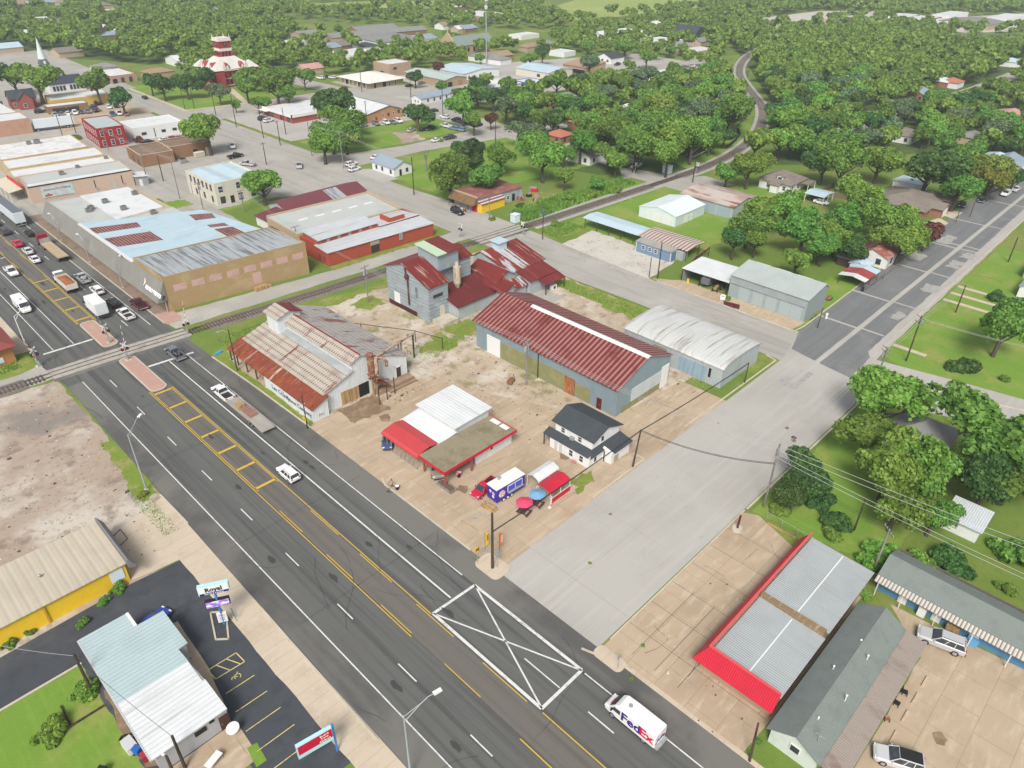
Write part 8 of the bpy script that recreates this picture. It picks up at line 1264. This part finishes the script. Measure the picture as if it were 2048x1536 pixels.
def inside(p,poly):
 c=False;n=len(poly)
 for i in range(n):
  a,b=poly[i],poly[i-1]
  if(a[1]>p[1])!=(b[1]>p[1])and p[0]<(b[0]-a[0])*(p[1]-a[1])/(b[1]-a[1])+a[0]:c=not c
 return c
NT=[(min(p[0]for p in q),max(p[0]for p in q),min(p[1]for p in q),max(p[1]for p in q),q)for q in NOTREE]
TOWN=[(o.location.x,o.location.y)for o in bpy.data.objects if o.parent is None and any(c.name.split('.')[0]in('wall','tower')for c in _KID.get(o.name,()))]
bpy.context.view_layer.update()
WB=[]
for o in bpy.data.objects:
 if o.type=='MESH' and o.parent and o.name.split('.')[0]in('wall','roof','tower','corner_pavilion'):
  q=[o.matrix_world@Vector(c)for c in o.bound_box];WB.append((min(p.x for p in q),max(p.x for p in q),min(p.y for p in q),max(p.y for p in q),px(sum(p.x for p in q)/8,sum(p.y for p in q)/8,max(p.z for p in q)*.8)))
RPX=[q for q in(px(p[0],p[1],0)for p in RP if p[0]>200)if q[1]>262 or 212<q[1]<226 or 112<q[1]<160]
woods=[([(1010,265),(1045,200),(1200,170),(1420,165),(1500,140),(1475,240),(1440,330),(1330,345),(1200,350),(1080,330)],8.2),([(1495,130),(1440,60),(1700,70),(2060,92),(2060,160),(1960,182),(1840,220),(1740,250),(1640,300),(1560,270),(1540,200)],8.0),([(1550,300),(1640,300),(1740,262),(1900,212),(2060,175),(2060,330),(1990,330),(1900,300),(1800,310),(1700,325),(1600,330),(1520,330)],7.6),([(-30,60),(500,10),(580,60),(560,130),(500,150),(380,110),(300,130),(200,120),(-30,110)],10.),([(-40,-10),(700,-14),(1200,24),(1180,60),(900,60),(600,40),(-40,66)],14.5),([(480,60),(580,150),(640,140),(700,120),(830,130),(960,130),(1200,62),(1460,62),(1440,150),(1300,120),(1000,100)],12.),([(1150,30),(1500,-14),(2070,-40),(2070,92),(1440,70)],13.5),([(1380,0),(2070,-45),(2070,24),(1500,30)],8.5),([(520,120),(840,120),(840,150),(640,150),(540,200)],11),([(1540,235),(1640,300),(1560,300),(1530,275)],8),([(1000,170),(1060,190),(1020,250),(960,225),(930,205)],9),([(360,110),(540,120),(560,200),(470,180),(380,185)],10)]
cand=[];grid={}
g_under=M('woodland undergrowth',(.075,.12,.028),.95,0,[(.2,(.11,.15,.04),.45,.7),(1.5,(.05,.085,.02),.45,.7)],[('n',3,.6)],rnd=False)
for poly,sp in woods[:4]+woods[11:12]:sheet('woodland_floor',poly,.002,g_under,px=True)
def near_any(x,y,d):
 gx,gy=int(x//12),int(y//12)
 for i in(-1,0,1):
  for j in(-1,0,1):
   for q in grid.get((gx+i,gy+j),()):
    if(q[0]-x)**2+(q[1]-y)**2<(d+q[2]*.5)**2:return True
 return False
for t,u,v,rp,tone in TREES:grid.setdefault((int(t.location.x//12),int(t.location.y//12)),[]).append((t.location.x,t.location.y,t.scale.x*.9))
wr=random.Random(21)
for poly,sp in woods:
 wp=[at(*p)for p in poly];bx=(min(p[0]for p in wp),max(p[0]for p in wp),min(p[1]for p in wp),max(p[1]for p in wp));n=int((bx[1]-bx[0])*(bx[3]-bx[2])/sp**2*4)
 for _ in range(min(n,30000)):
  x,y=wr.uniform(bx[0],bx[1]),wr.uniform(bx[2],bx[3])
  if not inside((x,y),wp):continue
  r=wr.uniform(3.4,6.2)*(1.1 if sp<9 else 1)
  if near_any(x,y,sp*.44):continue
  if any(a-1.5<x<b+1.5 and c-1.5<y<d+1.5 and(inside((x,y),q)or inside((x+r*.5,y),q)or inside((x-r*.5,y),q)or inside((x,y+r*.5),q)or inside((x,y-r*.5),q))for a,b,c,d,q in NT):continue
  if any(a-3<x<b+3 and c-3<y<d+3 for a,b,c,d,_p in WB):continue
  u,v,ds=px(x,y,r*1.1);rp=r*F/ds
  if not(-30<u<2080 and-30<v):continue
  if any(abs(q[4][0]-u)<rp*.5+4 and abs(q[4][1]-v)<rp*.65 and q[4][2]>ds for q in WB):continue
  if any(abs(q[0]-u)<rp+4 and abs(q[1]-v)<rp*.9 for q in RPX):continue
  if any((q[0]-x)**2+(q[1]-y)**2<25 for q in RP):continue
  grid.setdefault((int(x//12),int(y//12)),[]).append((x,y,r*.9));cand.append((rp,x,y,r,u,v))
cand.sort(reverse=True);NI=296-len(TREES)
for rp,x,y,r,u,v in cand[:NI]:put_tree(x,y,r,wr.choice(['mid','mid','bright','bright','dark','greyish','mid']),u,v,rp,wr.uniform(.8,1.15))
vs=[];P1=[crown_arrays(50+s,13,420,.3,f)for s,f in((1,.75),(2,.85),(3,.7))];P2=[crown_arrays(60+s,9,170,.42,f)for s,f in((1,.75),(2,.85),(3,.7))]
for i,(rp,x,y,r,u,v)in enumerate(cand[NI:]):
 p=(P1 if rp>10 else P2)[i%3];a=wr.uniform(0,6.28);c,s=math.cos(a)*r,math.sin(a)*r;vs.append(np.stack([p[:,0]*c-p[:,1]*s+x,p[:,0]*s+p[:,1]*c+y,p[:,2]*r*wr.uniform(.85,1.15)],1))
dw=bpy.data.objects.new('distant_woods',quadmesh('distant woods',np.concatenate(vs).astype('f'),LM['bright']));COL.objects.link(dw);dw['kind']='stuff'
print('trees',len(TREES),'woods',len(vs))
ORD=['first','second','third','fourth','fifth','sixth','seventh','eighth','ninth','tenth','eleventh','twelfth','thirteenth','fourteenth','fifteenth','sixteenth','seventeenth','eighteenth','nineteenth','twentieth']
bk_t={}
for t,u,v,rp,tone in TREES:
 l=min(LAND,key=lambda q:(q[0]-u)**2+2*(q[1]-v)**2);dx,dy=u-l[0],v-l[1]
 rel=('right of' if dx>0 else 'left of')if abs(dx)>abs(dy)*1.4 else('in front of' if dy>0 else 'behind')
 size='large' if t.scale.x>6.2 else 'small' if t.scale.x<4.2 else 'middling'
 bk_t.setdefault((size,{'mid':'mid green','bright':'bright green','dark':'dark green','greyish':'grey green','yellowish':'yellow green','reddish':'red leaved'}[tone],rel,l[2]),[]).append((u,t))
for(size,tone,rel,ph),ts2 in bk_t.items():
 ts2.sort(key=lambda q:q[0])
 for i,(u,t)in enumerate(ts2):
  t['label']='%s %s tree %s %s'%(size,tone,rel,ph)if len(ts2)==1 else '%s from left of the %s %s trees %s %s'%(ORD[min(i,19)],size,tone,rel,ph)
  t['group']='trees of the town and woods'
for u,v,l in((853,342,'bare dead tree standing on the bright lawn'),(1984,190,'bare pale dead tree beside the pale road')):
 x,y=at(u,v);t=thing('dead_tree',l,'tree',(x,y,0));build('trunk',MB().tube([(0,0,0),(.1,0,3),(0,.1,5.5)],[.3,.22,.12]),GWOOD,t);rr=random.Random(u)
 for k in range(7):
  a=k*.9;L=rr.uniform(1.2,2.2);z=rr.uniform(3,5);build('branch',MB().tube([(0,0,z),(math.cos(a)*L*.5,math.sin(a)*L*.5,z+1.6),(math.cos(a)*L,math.sin(a)*L,z+rr.uniform(2.5,4))],[.1,.06,.02],5),GWOOD,t)
SH='''1936 724 32 dark round dark shrub alone on the right lawn;2013 756 13 mid small shrub near the right lawn edge;1993 591 20 dark dark shrub beside the far lawn path;1556 1018 24 bright bright bush at the grey pole foot;1671 1068 24 bright bush by the fence corner above the red fascia;1756 1096 44 bright wide leafy bush behind the red fascia corner;1853 1122 32 bright bush at the near end of the blue motel;1916 1122 38 dark dark bush behind the blue motel roof;2024 1095 42 mid large round bush at the right edge by the garden shed;1676 1038 36 dark shaded bush under the big trees;1640 1000 30 dark dense bush below the dark hedge tree;1735 1190 12 bright small plant between motel and silver roof;125 1215 17 dark leafy bush against the yellow wall;165 1240 14 mid low vines mid way on the yellow wall;205 1200 14 mid low vines on the yellow wall below a pipe;238 1175 16 mid thick vines at the front end of the yellow wall;60 1260 14 mid vines along the yellow wall left of the leafy bush;20 1285 14 mid vines at the left edge of the yellow wall;170 1375 30 bright mounded vines in the timber edged bed;105 1462 29 bright bright oval shrub on the lawn;285 985 12 yellowish weedy clump around the street lamp foot;2025 1180 18 bright broad leaved garden plant right of the blue motel;2000 1170 12 bright smaller garden plant beside the broad leaved one;1975 1195 12 mid dark shrub by the garden fence;1455 595 9 mid small bush at the grey barn corner;1590 550 16 mid overgrown bush by the fallen boards behind the barn;1640 565 14 bright weeds around parts behind the striped carport;275 278 12 reddish flowering bush before the plain white block;298 270 6 greyish thin shrub beside the flowering bush;150 272 12 yellowish yellow green bush at the deep red brick corner;875 278 10 mid small round bush on the bright lawn edge;1135 392 20 bright clump of tall weeds by the railway;1180 385 20 bright broad weed clump in the tall grass;1230 378 16 bright low weed clump near the far crossing;1090 415 16 mid weedy clump at the junk yard edge;1040 408 12 dark conical dark bush by the pale cabin;1115 445 12 bright weed clump near the panel topped pole;195 205 8 reddish brown shrub before the yellow strip;985 437 8 yellowish dry weeds on the pavement by the pale pole;1285 1290 5 bright weed in the lower lot crack;1262 1358 6 bright weed tuft at the lower corner island;1515 1480 9 mid vines on the leaning pole;1990 1260 14 dark dark bush row behind the motel roof;1180 1125 5 bright weed by the cross street kerb'''
for q in SH.split(';'):
 u,v,rp,tone,l=q.split(' ',4);u,v,rp=float(u),float(v),float(rp);x,y,r=solve(u,v,rp,.45);t=thing('leafy_shrub',l,'shrub',(x,y,0),cnt.uniform(0,6));t.scale=(r,r,r)
 c=bpy.data.objects.new('foliage',BUSH[cnt.randrange(3)]);COL.objects.link(c);c.parent=t;c.material_slots[0].link='OBJECT';c.material_slots[0].material=LM[tone]
g=np.random.default_rng(8);bl=[]
for cxx,cyy,rx,ry,n,hh in((19.8,91,1.1,6.5,900,.16),(47.4,108,.6,14,900,.13),(10,149,9,2,1400,.3),(170,138.5,26,3.6,5200,.9),(160,140.5,14,3.5,2600,.9),(60,130,10,2,1200,.25),(120.5,92,2,18,1200,.3),(147,124,6,3,900,.4),(90,100,8,4,700,.2),(78,99,5,3,600,.2),(70,58,10,30,300,.15),(62,20,12,9,160,.15),(10,110,11,26,300,.2),(120,60,3,8,500,.2),(145,60,7,10,500,.2)):
 p=np.stack([g.uniform(-rx,rx,n)+cxx,g.uniform(-ry,ry,n)+cyy,np.zeros(n)],1);a=g.uniform(0,6.28,n);s=g.uniform(.5,1.2,n)[:,None]*hh;d=np.stack([np.cos(a),np.sin(a),np.zeros(n)],1)*s*.35;up_=np.stack([np.cos(a*3)*.3,np.sin(a*3)*.3,np.ones(n)],1)*s
 bl.append(np.stack([p-d,p+d,p+d*.4+up_,p-d*.4+up_],1).reshape(-1,3))
gb_=bpy.data.objects.new('grass',quadmesh('grass blades',np.concatenate(bl).astype('f'),LM['bright']));COL.objects.link(gb_);gb_['kind']='stuff'
rk=MB();rr=random.Random(9)
for cxx,cyy,rx,ry,n in((10,108,11,26,420),(92,95,20,34,300),(78,76,9,12,150),(142,103,8,13,160),(112,54,10,3,120),(64,91,5,3,90),(162,150,7,5,120),(57,20,10,9,40)):
 for _ in range(n):
  x,y,s=cxx+rr.uniform(-rx,rx),cyy+rr.uniform(-ry,ry),rr.uniform(.05,.2)*(2.2 if rr.random()<.07 else 1);a=rr.uniform(0,6)
  if 85<x<107 and 57<y<94 or x>21.6 and x<47:continue
  rk.loft([[(x+s*math.cos(a+k*1.57)*q,y+s*math.sin(a+k*1.57)*q*.7,z)for k in range(4)]for q,z in((1,0),(.7,s*.6))],True,rr.randrange(3))
o=build('rubble',rk,[M('pale stone bits',(.5,.47,.42),.9),M('dark debris',(.1,.085,.07),.9),M('brown clods',(.26,.19,.13),.9)],fix=False);o['kind']='stuff'
# --------------------- air
hz=MB().box(-400,2500,-400,2500,-1.5,H+6);hm=bpy.data.materials.new('haze air');hm.use_nodes=True;n_=hm.node_tree;n_.nodes.remove(n_.nodes['Principled BSDF']);pv=n_.nodes.new('ShaderNodeVolumePrincipled')
pv.inputs['Color'].default_value=(.82,.9,.95,1);pv.inputs['Density'].default_value=.0003;pv.inputs['Anisotropy'].default_value=.2;n_.links.new(pv.outputs[0],n_.nodes['Material Output'].inputs['Volume'])
ho=build('haze',hz,hm);ho['kind']='stuff'
